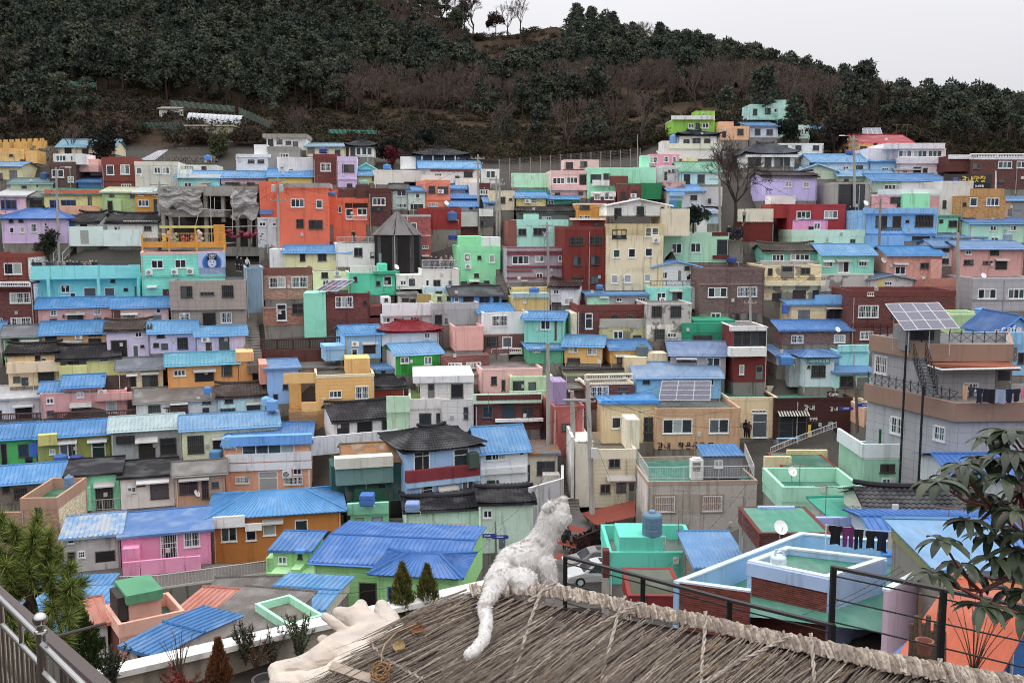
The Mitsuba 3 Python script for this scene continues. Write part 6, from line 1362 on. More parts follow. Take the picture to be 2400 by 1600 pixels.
k = tag(key_of('roof_hut'), 'grey roof hut under the large solar array', 'hut')
o = (24.92,62.6,-7.69)
put(k + '__wall', MB().box(o[0], o[0] + 2.2, o[1], o[1] + 2, -8.3, -6.75), '77777a', fin=3.1)
put(k + '__window', MB().box(o[0] + .3, o[0] + 1.8, o[1] - .03, o[1], -7.6, -7.0), '35383c', bsdf='glass', fin=0)
garment('tan towel hung along the brown terrace of the grey building',(26.24,57.2,-9.59),(26.54,57.2,-9.59),0.9,'b08866','towel')
garment('charcoal shirt hung along the brown terrace of the grey building',(26.56,57.2,-9.67),(26.95,57.2,-9.69),0.6,'33323a','shirt')
garment('navy top hung along the brown terrace of the grey building',(27.06,57.2,-9.74),(27.4,57.2,-9.78),0.87,'1d2236','shirt')
garment('wide black sheet hung along the brown terrace of the grey building',(27.44,57.2,-9.79),(28.12,57.2,-9.83),0.82,'1d1c22','towel')
garment('grey blue cloth hung along the brown terrace of the grey building',(28.16,57.2,-9.82),(28.74,57.2,-9.85),0.8,'7d8aa0','towel')
garment('dark navy shirt hung along the brown terrace of the grey building',(28.75,57.2,-9.83),(29.17,57.2,-9.82),0.77,'1f2238','shirt')
garment('black long top hung along the brown terrace of the grey building',(29.18,57.2,-9.81),(29.62,57.2,-9.78),0.75,'232230','shirt')
garment('pink top hung along the brown terrace of the grey building',(29.63,57.2,-9.77),(29.99,57.2,-9.76),0.59,'c0607a','shirt')
garment('leftmost black long sleeved top on the line above the pale blue deck',(13.48,41,-12.88),(14,41,-12.93),0.82,'17161a','shirt')
garment('purple trousers on the line above the pale blue deck',(14.03,41,-12.99),(14.53,41,-12.99),0.86,'5d1c50','trousers')
garment('first pair of black leggings on the line above the pale blue deck',(14.53,41,-13.07),(14.94,41,-13.08),0.85,'19191d','trousers')
garment('second black top on the line above the pale blue deck',(15.04,41,-13.13),(15.45,41,-13.14),0.76,'1a1a1e','shirt')
garment('navy long sleeved top on the line above the pale blue deck',(15.5,41,-13.15),(15.95,41,-13.19),0.86,'1c2030','shirt')
garment('beige towel on the line above the pale blue deck',(15.98,41,-13.19),(16.39,41,-13.19),0.75,'a09890','towel')
garment('dark trousers on the line above the pale blue deck',(16.48,41,-13.19),(16.91,41,-13.19),1,'1a1c26','trousers')
garment('rightmost dark trousers on the line above the pale blue deck',(16.94,41,-13.17),(17.36,41,-13.17),0.89,'181a24','trousers')
garment('white printed cloth on the line before the orange house',(-34.04,98.5,-15.57),(-33.38,98.5,-15.57),0.44,'d8cfd0','towel')
garment('cream cloth on the line before the orange house',(-33.33,98.5,-15.57),(-32.89,98.5,-15.6),0.44,'d8d8c8','towel')
garment('lime cloth on the line before the orange house',(-32.84,98.5,-15.6),(-32.35,98.5,-15.61),0.45,'b8c060','towel')
garment('dark green shirt on the line before the orange house',(-30.77,98.5,-15.57),(-30.23,98.5,-15.65),0.66,'2f3f38','shirt')
garment('white shirt on the line before the orange house',(-30.12,98.5,-15.72),(-29.74,98.5,-15.76),0.68,'c4c6cc','shirt')
garment('navy trousers on the line before the orange house',(-29.66,98.5,-15.76),(-29.36,98.5,-15.78),0.7,'2a2c3a','trousers')
garment('pale grey shirt on the line before the orange house',(-29.27,98.5,-15.81),(-28.82,98.5,-15.85),0.6,'c0c2c8','shirt')
garment('black trousers on the line before the orange house',(-28.76,98.5,-15.85),(-28.44,98.5,-15.85),0.61,'26262c','trousers')
garment('black shirt on the line before the orange house',(-28.38,98.5,-15.83),(-28.05,98.5,-15.81),0.57,'2c2a30','shirt')
garment('charcoal shirt on the line before the orange house',(-28,98.5,-15.78),(-27.51,98.5,-15.72),0.56,'2a2a34','shirt')
garment('grey shirt on the line before the orange house',(-27.45,98.5,-15.7),(-26.96,98.5,-15.63),0.6,'9a9aa2','shirt')
garment('last dark shirt on the line before the orange house',(-26.9,98.5,-15.59),(-26.46,98.5,-15.46),0.65,'23222c','shirt')
garment('lilac cloth hung before the light green and ochre houses',(-47.1,121,1.78),(-46.38,121,1.75),0.52,'b9a8d0','towel')
garment('white cloth hung before the light green and ochre houses',(-46.32,121,1.75),(-45.6,121,1.78),0.52,'d8d8de','towel')
garment('pale grey cloth hung before the light green and ochre houses',(-45.53,121,1.81),(-44.81,121,1.86),0.52,'c8c8da','towel')
garment('second white cloth hung before the light green and ochre houses',(-44.74,121,1.91),(-44.15,121,1.98),0.42,'d6d2e0','towel')
garment('blue violet cloth hung before the light green and ochre houses',(-44.11,121,1.99),(-43.58,121,2.04),0.42,'8f8fc0','towel')
k = tag(key_of('washing_line'), 'long washing line strung above the pale blue deck', 'washing line')
put(k, MB().tube([(13.34,41.02,-12.86), (15.41,41.02,-13.13), (17.5,41.02,-13.17)], .012, 4).tube([(13.34,41.02,-12.86), ((13.34,41.02,-12.86)[0], 41.02, -17.5)], .03, 5).tube([(17.5,41.02,-13.17), ((17.5,41.02,-13.17)[0], 41.02, -17.5)], .03, 5), 'b0b0ae', bsdf='plain', fin=0)

# concrete frame under scaffold nets
k = tag(key_of('construction_site'), 'half finished grey concrete building wrapped in torn scaffold nets', 'building')
zq = lambda a: np.array(a, float)


def beam(key, a, b, w, d, col='8a867f', part=True):
	a, b = zq(a), zq(b)
	m = MB()
	if abs((b - a)[2]) > np.hypot(*(b - a)[:2]):
		m.box(a[0] - w / 2, a[0] + w / 2, a[1], a[1] + d, min(a[2], b[2]), max(a[2], b[2]))
	else:
		m.box(min(a[0], b[0]), max(a[0], b[0]), a[1], a[1] + d, a[2] - w / 2, a[2] + w / 2)
	put(key, m, col, fin=.3, part=part)


for x, y0, y1 in ((378, 446, 590), (398, 505, 590), (480, 452, 590), (521, 457, 530), (557, 510, 590), (583, 510, 590), (604, 512, 590)):
	pass
for a, b in (((-40.36,116,3.49), (-40.67,116,-3.86)), ((-39.51,116,.42), (-39.68,116,-3.86)), ((-35.41,116,3), (-35.67,116,-3.86)), ((-33.4,116,2.76), (-33.51,116,-.32)), ((-31.77,116,.27), (-31.91,116,-3.86)), ((-30.43,116,.27), (-30.57,116,-3.86)), ((-29.5,116,.27), (-29.63,116,-3.86))):
	beam(k + '__column', a, b, .38, .5)
for a, b, w in (((-40.36,116,3.39), (-29.31,116,3), .7), ((-39.42,115.5,.66), (-33.1,115.5,.46), .85), ((-35.33,115.4,2.89), (-32.15,115.4,2.79), .5), ((-40.53,115.6,-3.75), (-29.13,115.6,-3.75), 1.0), ((-32.56,116,.27), (-29.4,116,.27), .4)):
	beam(k + '__slab', a, b, w, 5.0)
o = (-42.43,121,-4.03)
o2 = (-30.25,121,3.74)
put(k + '__back_wall', MB().box(o[0], o2[0], 120.5, 121.2, o[2] - 1, o2[2]), '4c4a48', fin=.3)


def net(key, x0, x1, z0, z1, y, sd, col='8b8988'):
	nx, nz = 46, 34
	g = np.zeros((nz, nx, 3))
	for j in range(nz):
		for i in range(nx):
			s, t = i / (nx - 1), j / (nz - 1)
			q = meshkit.fbm(np.array([s * 5 + sd, t * 7, sd]), 3)
			g[j, i] = (x0 + (x1 - x0) * s + .1 * math.sin(t * 9 + sd), y - .75 * q - .25 * math.sin(t * 10 + 2.5 * s + sd) * (t > .3), z1 + (z0 - z1) * t - .35 * math.sin(s * math.pi * 3) * t)
	v = g.reshape(-1, 3)
	i, j = np.meshgrid(np.arange(nz - 1), np.arange(nx - 1), indexing='ij')
	f = np.stack([i * nx + j, i * nx + j + 1, (i + 1) * nx + j + 1, (i + 1) * nx + j], -1).reshape(-1, 4)
	c = v[f].mean(1)
	hole = ((c[:, 0] - x0) / (x1 - x0) - .3) ** 2 * 60 + ((c[:, 2] - z0) / (z1 - z0) - .12) ** 2 * 14 < .35 if sd == 1 else c[:, 0] > 1e9
	put(key, MB().add(v, f[~hole]), col, fin=.4, part=True)


a, b = (-40.23,115.2,3.42), (-35.45,115.2,.75)
net(k + '__scaffold_net', a[0], b[0], b[2], a[2], 115.2, 1)
a, b = (-32.08,115.2,3.27), (-29.05,115.2,.17)
net(k + '__scaffold_net', a[0], b[0], b[2], a[2], 115.2, 2, '969493')
tb = MB()
for a, b in (((-40.21,114.6,-1.04), (-28.98,114.6,-.8)), ((-35.74,114.6,1.14), (-32.04,114.6,.99)), ((-34.37,114.6,2.58), (-34.4,114.6,-3.62)), ((-33.89,114.6,2.44), (-33.94,114.6,1.04)), ((-38.01,114.6,.31), (-38.05,114.6,-.8)), ((-35.75,114.6,.75), (-36.2,114.6,-.8)), ((-31.81,114.6,3.35), (-32.01,114.6,-2.26)), ((-29.73,114.6,.07), (-29.82,114.6,-2.74)), ((-32.07,114.6,1.67), (-28.9,114.6,1.76))):
	tb.tube([a, b], .045, 5)
put(k + '__scaffold_tubes', tb, '9a9a98', bsdf='plain', fin=0)
labels[k + '__scaffold_tubes'] = {'kind': 'stuff'}
k = tag(key_of('sack_pile'), 'heap of crimson net sacks stacked at the foot of the scaffold', 'sacks')
rq = np.random.default_rng(5)
for i in range(26):
	p = np.array((-32.92,114.4,-2.06)) + [rq.uniform(0, 3.2) + (1.6 if i % 4 == 0 else 0), rq.uniform(-.2, .5), rq.uniform(0, .8)]
	m = trimesh.creation.icosphere(2, 1.0)
	put(k + '__sack', (np.array(m.vertices) * [.32, .25, .2] * rq.uniform(.8, 1.2) + p, np.array(m.faces)), rq.choice(['7d2c3e', '8f3a48', '6a2436']), part=True, fin=.3)
# yellow viewing deck
k = tag(key_of('viewing_deck'), 'amber yellow viewing deck with railings on the turquoise boarded house', 'deck')
d0, d1 = (-40.51,109.5,-2.76), (-31.35,109.5,-2.76)
put(k + '__beam', MB().box(d0[0], d1[0], 109.4, 109.7, d0[2] - .32, d0[2] + .22), 'c4841c')
put(k + '__floor', MB().box(d0[0], d1[0], 109.7, 113.5, d0[2] + .05, d0[2] + .15), '9aa0a0', k=KH)
p0, p1 = (-32.62,109.5,-.58), (-31.65,109.5,-2.57)
put(k + '__pillar', MB().box(p0[0], p1[0], 109.5, 110.4, p1[2], p0[2]), 'c0801c')
t0, t1 = (-38.59,109.6,-.72), (-32.67,109.6,-.97)
put(k + '__top_beam', MB().box(t0[0], t1[0], 109.6, 109.85, t1[2], t0[2]), 'c9b84e')
for x in (t0[0] + .15, (t0[0] + t1[0]) / 2):
	put(k + '__post', MB().box(x - .07, x + .07, 112.6, 112.75, d0[2] + .15, t0[2] - .1), 'b98a2c', part=True)
for x in (d0[0] + .1, d0[0] + (d1[0] - d0[0]) * .33, d0[0] + (d1[0] - d0[0]) * .66, d1[0] - .1):
	put(k + '__strut', MB().box(x - .09, x + .09, 109.25, 109.4, d0[2] - .75, d0[2] + 1.05), 'c98a20', part=True)
railing('amber mesh railing along the front of the viewing deck', [(d0[0], 109.5, d0[2] + .2), (d1[0], 109.5, d0[2] + .2)], 1.0, 'c08c34', gap=.28, post=3)
rq = np.random.default_rng(8)
for i, (lb, cx, cl, hh) in enumerate((('pink giraffe spotted deck ornament', 402, 'b08a92', 1.3), ('green dragon shaped deck ornament', 416, '8a9a78', 1.0), ('red stool shaped deck ornament', 437, '9c3a34', .6), ('orange brown deck ornament', 455, 'a8683c', .7), ('yellow and white deck ornament', 391, 'c8b060', .9), ('pale striped bird deck ornament', 473, 'b8b0a4', 1.35))):
	k = tag(key_of('deck_ornament'), lb + ' on the viewing deck', 'ornament', 'ornaments on the viewing deck')
	b = np.array([(cx - 1200) / 2333.0 * 111, 111, d0[2] + .15])
	m = m3.Manifold()
	for q in range(5):
		s = m3.Manifold.sphere(.16 + .1 * rq.uniform(), 10).translate([rq.uniform(-.22, .22), rq.uniform(-.1, .1), hh * (q + .6) / 5])
		m = m + s if q else s
	for e in (-.14, .14):
		m = m + m3.Manifold.cylinder(hh * .5, .05, .05, 8).translate([e, 0, 0])
	g = m.to_mesh()
	put(k, (g.vert_properties[:, :3] + b, g.tri_verts), cl)

# grey wooden tower with a pointed roof
k = tag(key_of('wooden_tower'), 'round dark grey wooden tower with a pointed roof amid the houses', 'tower')
c, r, ze, za, zb_ = np.array((-12.9,112.5,-1.64)), 2.62, (-12.9,112.5,-1.69)[2], (-12.86,112.5,.92)[2], (-12.96,112.5,-6.43)[2]
an = np.radians(np.arange(8) * 45 - 90)
bm, rm = MB(), MB()
rq = np.random.default_rng(3)
for i in range(8):
	a, b = (np.array([c[0] + r * math.cos(t), c[1] + r * math.sin(t), 0]) for t in (an[i], an[i] + math.radians(45)))
	nv = np.array([math.cos(an[i] + math.radians(22.5)), math.sin(an[i] + math.radians(22.5)), 0])
	for j in range(13):
		s, e = a + (b - a) * (j + .06) / 13, a + (b - a) * (j + .94) / 13
		o = nv * (.03 + .03 * rq.uniform())
		bm.add([s + [0, 0, zb_], e + [0, 0, zb_], e + [0, 0, ze], s + [0, 0, ze], *(q + o + [0, 0, z] for q, z in ((s, zb_), (e, zb_), (e, ze), (s, ze)))], [[4, 5, 6, 7], [0, 4, 7, 3], [1, 2, 6, 5], [3, 7, 6, 2]])
		ap = np.array([c[0], c[1], za])
		m_ = lambda q, t: (q + nv * .2 + [0, 0, ze - .08]) * (1 - t) + ap * t
		o2 = (nv + [0, 0, .8]) * (.02 + .04 * rq.uniform())
		rm.add([m_(s, 0), m_(e, 0), m_(e, .985), m_(s, .985), *(q + o2 for q in (m_(s, 0), m_(e, 0), m_(e, .985), m_(s, .985)))], [[4, 5, 6, 7], [0, 4, 7, 3], [1, 2, 6, 5], [0, 1, 5, 4]])
put(k + '__wall_core', MB().lathe([(r - .05, zb_ - 3), (r - .05, ze)], (c[0], c[1], 0), 24), '1f1d1d')
put(k + '__wall_boards', bm, '4a4747', fin=.35)
put(k + '__roof_boards', rm, '7d7878', fin=.35, k=.85)
labels[k + '__wall_boards'] = labels[k + '__roof_boards'] = {'kind': 'stuff'}
put(k + '__roof_core', MB().lathe([(r + .1, ze - .1), (0.02, za - .05)], (c[0], c[1], 0), 8), '3a3838')
put(k + '__corner_post', MB().tube([(c[0] + (r + .04) * math.cos(an[0]), c[1] + (r + .04) * math.sin(an[0]), z) for z in (zb_, ze)], .06, 5), '8a8684')

# ---------------------------------------------------------------- street, stairs, paths and low walls
zs = -24.2
slab('street', '', [(-.14,62.4,-25.06), (6.27,62.4,-25.2), (7.05,72.3,-25.03), (6.71,77.8,-24.97), (5.74,84,-24.86), (3.33,84,-24.86), (1.78,73,-24.94)], '8f8a84', .5, kind='structure', k=KH, fin=.4)
labels['street'] = {'kind': 'structure'}
for n_, pts in (('red_paving', [(5.74,80.3,-24.94), (10.65,84.2,-24.88), (10.12,79.3,-24.88), (6.67,77,-24.93)]), ('red_paving', [(4.44,77.2,-24.82), (5.79,76.1,-24.81), (5.58,75,-24.79), (4.37,75.4,-24.79)]), ('red_paving', [(3.52,73.6,-24.74), (4.89,72.6,-24.73), (4.69,71.4,-24.72), (3.4,72.4,-24.73)]), ('red_paving', [(3.19,70.4,-24.69), (3.8,70.2,-24.69), (3.62,69,-24.68), (3.04,69.1,-24.68)]), ('red_paving', [(4.63,68.6,-24.69), (6.96,72,-24.66), (6.89,70.6,-24.63), (5.45,69,-24.68)]), ('red_paving', [(2.7,67.5,-24.7), (3.08,67.2,-24.68), (2.81,65.9,-24.69), (2.59,66.2,-24.68)])):
	q = np.array(pts)
	q[:, 2] = zs + .012
	kk = key_of(n_)
	labels[kk] = {'kind': 'structure'}
	put(kk, (q, np.array([[0, 1, 2], [0, 2, 3]])), 'b0503c', k=KH, fin=.35)
q = np.array([(2.9,67.9,-24.69), (3.02,67.9,-24.69), (2.49,65,-24.66), (2.34,65,-24.66)])
q[:, 2] = zs + .016
labels['road_marking'] = {'kind': 'structure'}
put('road_marking', (q, np.array([[0, 1, 2], [0, 2, 3]])), 'c9b060', k=KH, fin=.3)


def stairs(label, a, b, w, n, col='7d7870', top_d=.5, right=None):
	"""n solid steps from the foot a to the head b"""
	k = tag(key_of('stairs'), label, 'stairs')
	a, b = zq(a), zq(b)
	d = b - a
	hd = np.array([d[0], d[1], 0])
	L = np.linalg.norm(hd)
	fr = Frame(a, math.degrees(math.atan2(hd[1], hd[0])) - 90)
	for i in range(n):
		put(k + '__step', MB().box(-w / 2, w / 2, L * i / n, L * (i + 1.6) / n, d[2] * i / n - .6, d[2] * (i + 1) / n), col, fr, k=.95, fin=.4, part=True)
	return k


stairs('grey concrete stairway climbing beside the cable poles', (4.87,83.6,-24.97), (4.73,91.5,-22.22), 2.0, 18)
stairs('long concrete stairway between the lavender row and the dark terrace', (-25.29,97,-14.45), (-28.29,107,-9.43), 1.5, 22)
stairs('short stair below the rusty teal shack', (-9.37,79,-25.97), (-9.47,81,-24.89), 1.8, 6)
stairs('grey stair with steel handrails behind the turquoise terrace', (-52.36,115,-4.81), (-52.26,118,-2.92), 1.6, 9)
stairs('concrete steps beside the crowd under the bare tree', (25.13,112,-4.35), (25.48,114.5,-2.25), 1.6, 8)
stairs('narrow steps right of the light green house', (-1.02,108,-8.12), (-1.35,113,-5.59), 1.2, 10)
railing('steel handrail left of the stair behind the turquoise terrace', [(-52.72,114.8,-4.85), (-52.79,117.8,-3.22)], .9, 'c4c4c4', gap=2, post=2)
railing('steel handrail right of the stair behind the turquoise terrace', [(-51.69,114.8,-4.85), (-51.16,117.8,-2.92)], .9, 'c4c4c4', gap=2, post=2)
k = tag(key_of('curved_wall'), 'white plastered wall curving up along the concrete stairway', 'wall')
put(k, wallrun(MB(), [(5.36,84,-23.15), (5.27,87,-22.02), (5.1,91,-21.41), (5.17,94,-20.64)], -24, -18.6, .25), 'b9b9b6', fin=.35)
k = tag(key_of('grey_wall'), 'smooth light grey wall between the black tiled mint house and the stairway', 'wall')
put(k, wallrun(MB(), [(1.47,77.5,-24.7), (4.3,80.5,-24.74), (4.53,85,-24.77)], -24.6, -21.3, .25), 'aaabad', fin=.3)
# the railed path in front of the pink house
k = tag(key_of('path_wall'), 'long concrete retaining wall below the railed path and pink house', 'wall')
pa, pb, pc = (-29.99,66,-25.52), (-24.58,66.5,-25.53), (-17.76,69.5,-25.34)
put(k, wallrun(MB(), [pa, pb, pc], pa[2] - 2.2, pa[2], .4), '6d6962', fin=.45)
kk = 'path'
labels[kk] = {'kind': 'structure'}
q = np.array([pa, pb, pc, (-18.23,72,-25.92), (-32.24,71,-26.87)])
q[:, 2] = pa[2] - .02
put(kk, (q, np.array([[0, 1, 2], [0, 2, 3], [0, 3, 4]])), '8a857d', k=KH, fin=.4)
railing('steel railing along the path below the pink house', [(p[0], p[1] + .1, pa[2]) for p in (pa, pb, pc)], 1.0, 'a8a6a4', gap=.22, post=3)
k = tag(key_of('terrace_kerb'), 'concrete kerb wall in front of the mint and white terrace houses', 'wall')
ta, tb_ = (-36.71,80,-24.22), (-26.39,82.6,-24.19)
put(k, wallrun(MB(), [ta, tb_], ta[2] - 1.6, ta[2] + .1, .3), '85807a', fin=.5)
railing('steel railing in front of the mint and white terrace houses', [(ta[0], ta[1] + .1, ta[2] + .1), (tb_[0], tb_[1] + .1, ta[2] + .1)], .95, 'b0aeac', gap=.2, post=3)
railing('dark brown timber fence above the blue roofed row at left', [(-48.03,91.8,-18.77), (-37.94,92.6,-18.61), (-30.86,93.2,-18.32)], .62, '4a3028', gap=.16, r=.05, post=1.6, cat='fence', name='timber_fence')
railing('dark timber fence around the terrace above the stairway', [(-25.42,100,-13.24), (-17.46,101,-13.06), (-17.69,104,-12.77)], 1.1, '3c2822', gap=.17, r=.06, post=1.6, cat='fence', name='timber_fence')
k = tag(key_of('brown_wall'), 'dark red brown wall below the timber terrace fence', 'wall')
put(k, wallrun(MB(), [(-25.39,99.8,-14.08), (-19.28,100.8,-14.05)], -16, (-25.37,99.8,-13.21)[2] + .02, .3), '58332c', fin=.3)
railing('black railing of the turquoise terrace with visitors behind it', [(-50.33,104.49,-4.81), (-41.37,107.45,-4.95)], .32, '3f5258', gap=.2, post=2)
railing('grey railing on the white low house beside the cone tower', [(-9.73,108.25,-5.26), (-5.88,109.07,-5.3)], .85, '9a9a9e', gap=.13, r=.035, post=2)
railing('light grey railing on the white terrace house roof', [(-19.4,110.93,-2.56), (-14.34,112.04,-2.59)], .6, 'a6a6a6', gap=.14, post=2)
railing('dark green balcony railing of the turquoise green house', [(-13.86,106.94,-8.04), (-12.12,107.37,-8.08)], .85, '2f8f70', gap=.14, r=.03, post=2)
railing('thin railing round the roof deck of the grey beige house', [(11.14,87.97,-21.52), (11.2,79.91,-21.27), (20.01,80.38,-21.25), (21.12,88.5,-21.25)], 1.05, 'b4b4b2', gap=.2, r=.018, post=3)
railing('black balcony railing of the cream house with bird paintings', [(26.52,105.79,-6.46), (33.29,106.13,-6.48)], .28, '2c2a2a', gap=.16, post=3)
railing('white balcony railing of the smaller orange building', [(-19.46,117.87,-.12), (-17.08,118.08,-.13)], .5, 'd5d5d5', gap=.14, r=.03, post=2)
railing('dark porch railing of the sky blue two storey house', [(42.46,115.1,-1.34), (44.74,115.18,-1.34)], .36, '3f3530', gap=.16, r=.04, post=2)
railing('white balustrade of the brick restaurant terrace', [(56.63,124.9,7.51), (63.46,125.25,7.53)], .45, 'd8d8d8', gap=.2, r=.06, post=4)
railing('white balustrade on the dark brick corner house', [(-52.74,102.48,-6.91), (-49.86,102.88,-6.94)], .42, 'd0d0ce', gap=.2, r=.06, post=4)
railing('white balcony balustrade of the white two storey house', [(-2.1,100.96,-13.58), (.97,101.53,-13.66)], .45, 'd5d5d4', gap=.2, r=.06, post=3)
railing('cream balustrade of the planted brick terrace', [(6.98,93.59,-15.17), (11.51,94.13,-15.18)], .48, 'd3c8ae', gap=.22, r=.07, post=2.2)
railing('dark roof deck railing of the aqua flat house', [(14.76,106.24,-7.08), (20,106.73,-7.11)], .55, '3c3432', gap=.16, post=2)
railing('sloping pipe railing in front of the cafe terrace', [(22.29,84,-20.02), (25.19,86,-19.46), (29.52,89,-18.83)], .5, 'b8b6b4', gap=.2, post=2)
railing('ornate dark fence beside the shrubs on the street', [(4.75,70.5,-24.53), (8.11,74.5,-24.49)], 1.35, '1e1b1c', gap=.16, r=.03, post=1.6, cat='fence')
k = tag(key_of('hedge'), 'dark wine red hedge behind the ornate street fence', 'hedge')
cs = [np.array((4.98,72,-24.26)) * (1 - t) + np.array((8.06,76,-24.4)) * t for t in np.linspace(0, 1, 9)]
v, f, who = sprays(np.random.default_rng(4), cs, [1.0] * 9, 220, .2, .8)
scene[k] = mikit.ply((v, f), 'leafy', uv=tone(('3a1f20', '4a2726', '2f1c1d'), np.random.default_rng(1), who))
# mesh fence at the forest edge
k = tag(key_of('mesh_fence'), 'tall wire mesh fence on thin posts along the forest edge', 'fence')
fp = [np.array((-1.69,133,6.06)) * (1 - t) + np.array((17.49,138,7.84)) * t for t in np.linspace(0, 1, 15)]
wm = MB()
for i, p in enumerate(fp):
	put(k + '__post', MB().tube([p - [0, 0, 1], p + [0, 0, 1.75]], .045, 5), '8a8886', bsdf='plain', fin=0, part=True)
	if i < 14:
		q = fp[i + 1]
		for z in np.linspace(.1, 1.7, 9):
			wm.tube([p + [0, 0, z], q + [0, 0, z]], .007, 3, cap=False)
		for s in np.linspace(0, 1, 9):
			c = p + (q - p) * s
			wm.tube([c, c + [0, 0, 1.7]], .007, 3, cap=False)
put(k + '__mesh', wm, '6f6c6a', bsdf='plain', fin=0)
labels[k + '__mesh'] = {'kind': 'stuff'}
# vegetable plots, walls and sheds on the hill
for lb, a, b, hh, cl in (('upper dry stone terrace wall in the middle of the slope', (-22.3,147,11.4), (5.03,149,10.51), 1.0, '5a4f48'), ('lower stone terrace wall behind the black roofed restaurant', (-20.51,143,9.79), (-4.83,143,9.07), 1.2, '4f4640'), ('short stone wall under the ruined block', (-47.05,143,9.79), (-34.02,144,9.74), 1.3, '625950'), ('grey stone wall below the notched yellow wall', (-70.4,139,8.82), (-60.73,139,8.59), 2.4, '6f685f'), ('broken concrete wall behind the long grey house', (-46.61,138,8.41), (-40.2,138,8.3), 1.3, '6f6a62')):
	k = tag(key_of('stone_wall'), lb, 'wall')
	p, q = zq(a), zq(b)
	m = MB()
	n = int(np.linalg.norm(q - p) / .55)
	rq = np.random.default_rng(n)
	for j in range(max(2, int(hh / .35))):
		for i in range(n):
			c = p + (q - p) * (i + .5 * (j % 2)) / n + [0, rq.uniform(-.08, .08), -.8 + j * .35]
			m.box(c[0] - .25, c[0] + .25, c[1] - .2, c[1] + .3, c[2], c[2] + .32 + rq.uniform(0, .04))
	put(k + '__stones', m, cl, fin=.4)
	labels[k + '__stones'] = {'kind': 'stuff'}
k = tag(key_of('notched_wall'), 'ochre yellow wall with notched top above the stone wall at left', 'wall')
p, q = zq((-71.3,138.6,9.77)), zq((-63.9,138.8,10.08))
m = MB()
for i in range(9):
	a, b = p + (q - p) * i / 9, p + (q - p) * (i + .55) / 9
	m.add([r_ + [0, d, z] for r_ in (a, b) for d in (0, .4) for z in (0, .95)], MB.BOXF)
a, b = p, q
m.add([r_ + [0, d, z] for r_ in (a, b) for d in (.01, .39) for z in (-.6, .6)], MB.BOXF)
put(k, m, 'c89a48', fin=.4)
k = tag(key_of('plastic_tunnel'), 'long translucent plastic greenhouse tunnel on the hillside plots', 'greenhouse')
p, q = zq((-48.7,152,14.18)), zq((-40.6,152,13.74))
an = np.linspace(0, np.pi, 11)
P = np.array([[p + (q - p) * s + [0, 1.5 + -1.5 * math.cos(t), 1.75 * math.sin(t)] for t in an] for s in np.linspace(0, 1, 14)])
put(k + '__cover', MB().grid(P), 'b4b9be', k=.9, bsdf='plain', fin=0)
m = MB()
for s in np.linspace(0, 1, 14):
	m.tube([p + (q - p) * s + [0, 1.5 - 1.54 * math.cos(t), 1.79 * math.sin(t)] for t in an], .035, 4)
put(k + '__hoop', m, '8d9296', bsdf='plain', fin=0)
labels[k + '__hoop'] = {'kind': 'stuff'}
k = tag(key_of('ruin'), 'stained concrete block ruin standing on short piers on the slope', 'ruin')
p, q = (-46.97,146,11.93), (-40.24,146,10.96)
put(k + '__wall', MB().box(p[0], q[0], 146, 151, q[2], p[2] + 1.3), '8f8674', fin=4.4)
put(k + '__roof_slab', MB().box(p[0] - .2, q[0] + .2, 145.8, 151.2, p[2] + 1.3, p[2] + 1.5), 'a0977f', fin=.4)
for x in (p[0] + .8, q[0] - 1.2):
	put(k + '__pier', MB().box(x, x + .9, 146.1, 150, q[2] - 1.3, q[2]), '7d766a', fin=.4, part=True)
put(k + '__rusty_door', MB().box(p[0] + .1, p[0] + .6, 145.9, 146, q[2] + .05, q[2] + 1.4), '7a4028', fin=.4)
for lb, p, q, hh, cl in (('teal garden net fence high on the left slope', (-74.72,165,21.49), (-67.28,165,21.29), .7, '2f5f54'), ('green net fence right of the plastic tunnel', (-41.93,156,15.96), (-35.84,150,13.37), 1.1, '44524a'), ('teal net strip on the terraced plots', (-27.15,150,12.63), (-20.02,150,12.5), .6, '3f7a6c'), ('grey green net fence above the plastic tunnel', (-53.71,160,17.69), (-43.67,160,16.77), .9, '4f5a52'), ('low green net fence under the garden hut', (-55.27,151,13.46), (-48.28,151,13.34), .9, '3f4f4a')):
	k = tag(key_of('garden_net'), lb, 'fence')
	p, q = zq(p), zq(q)
	n = 9
	m = MB()
	for i in range(n + 1):
		c = p + (q - p) * i / n
		put(k + '__stake', MB().tube([c - [0, 0, .6], c + [0, 0, hh + .1]], .03, 4), '5a4a40', bsdf='plain', fin=0, part=True)
		if i < n:
			d = p + (q - p) * (i + 1) / n
			g = np.array([[c * (1 - s) + d * s + [0, .08 * math.sin(7 * s + t * 4 + i), hh * t - .08 * math.sin(s * math.pi)] for s in np.linspace(0, 1, 6)] for t in np.linspace(0, 1, 4)])
			m.grid(g)
	put(k + '__net', m, cl, fin=.3)


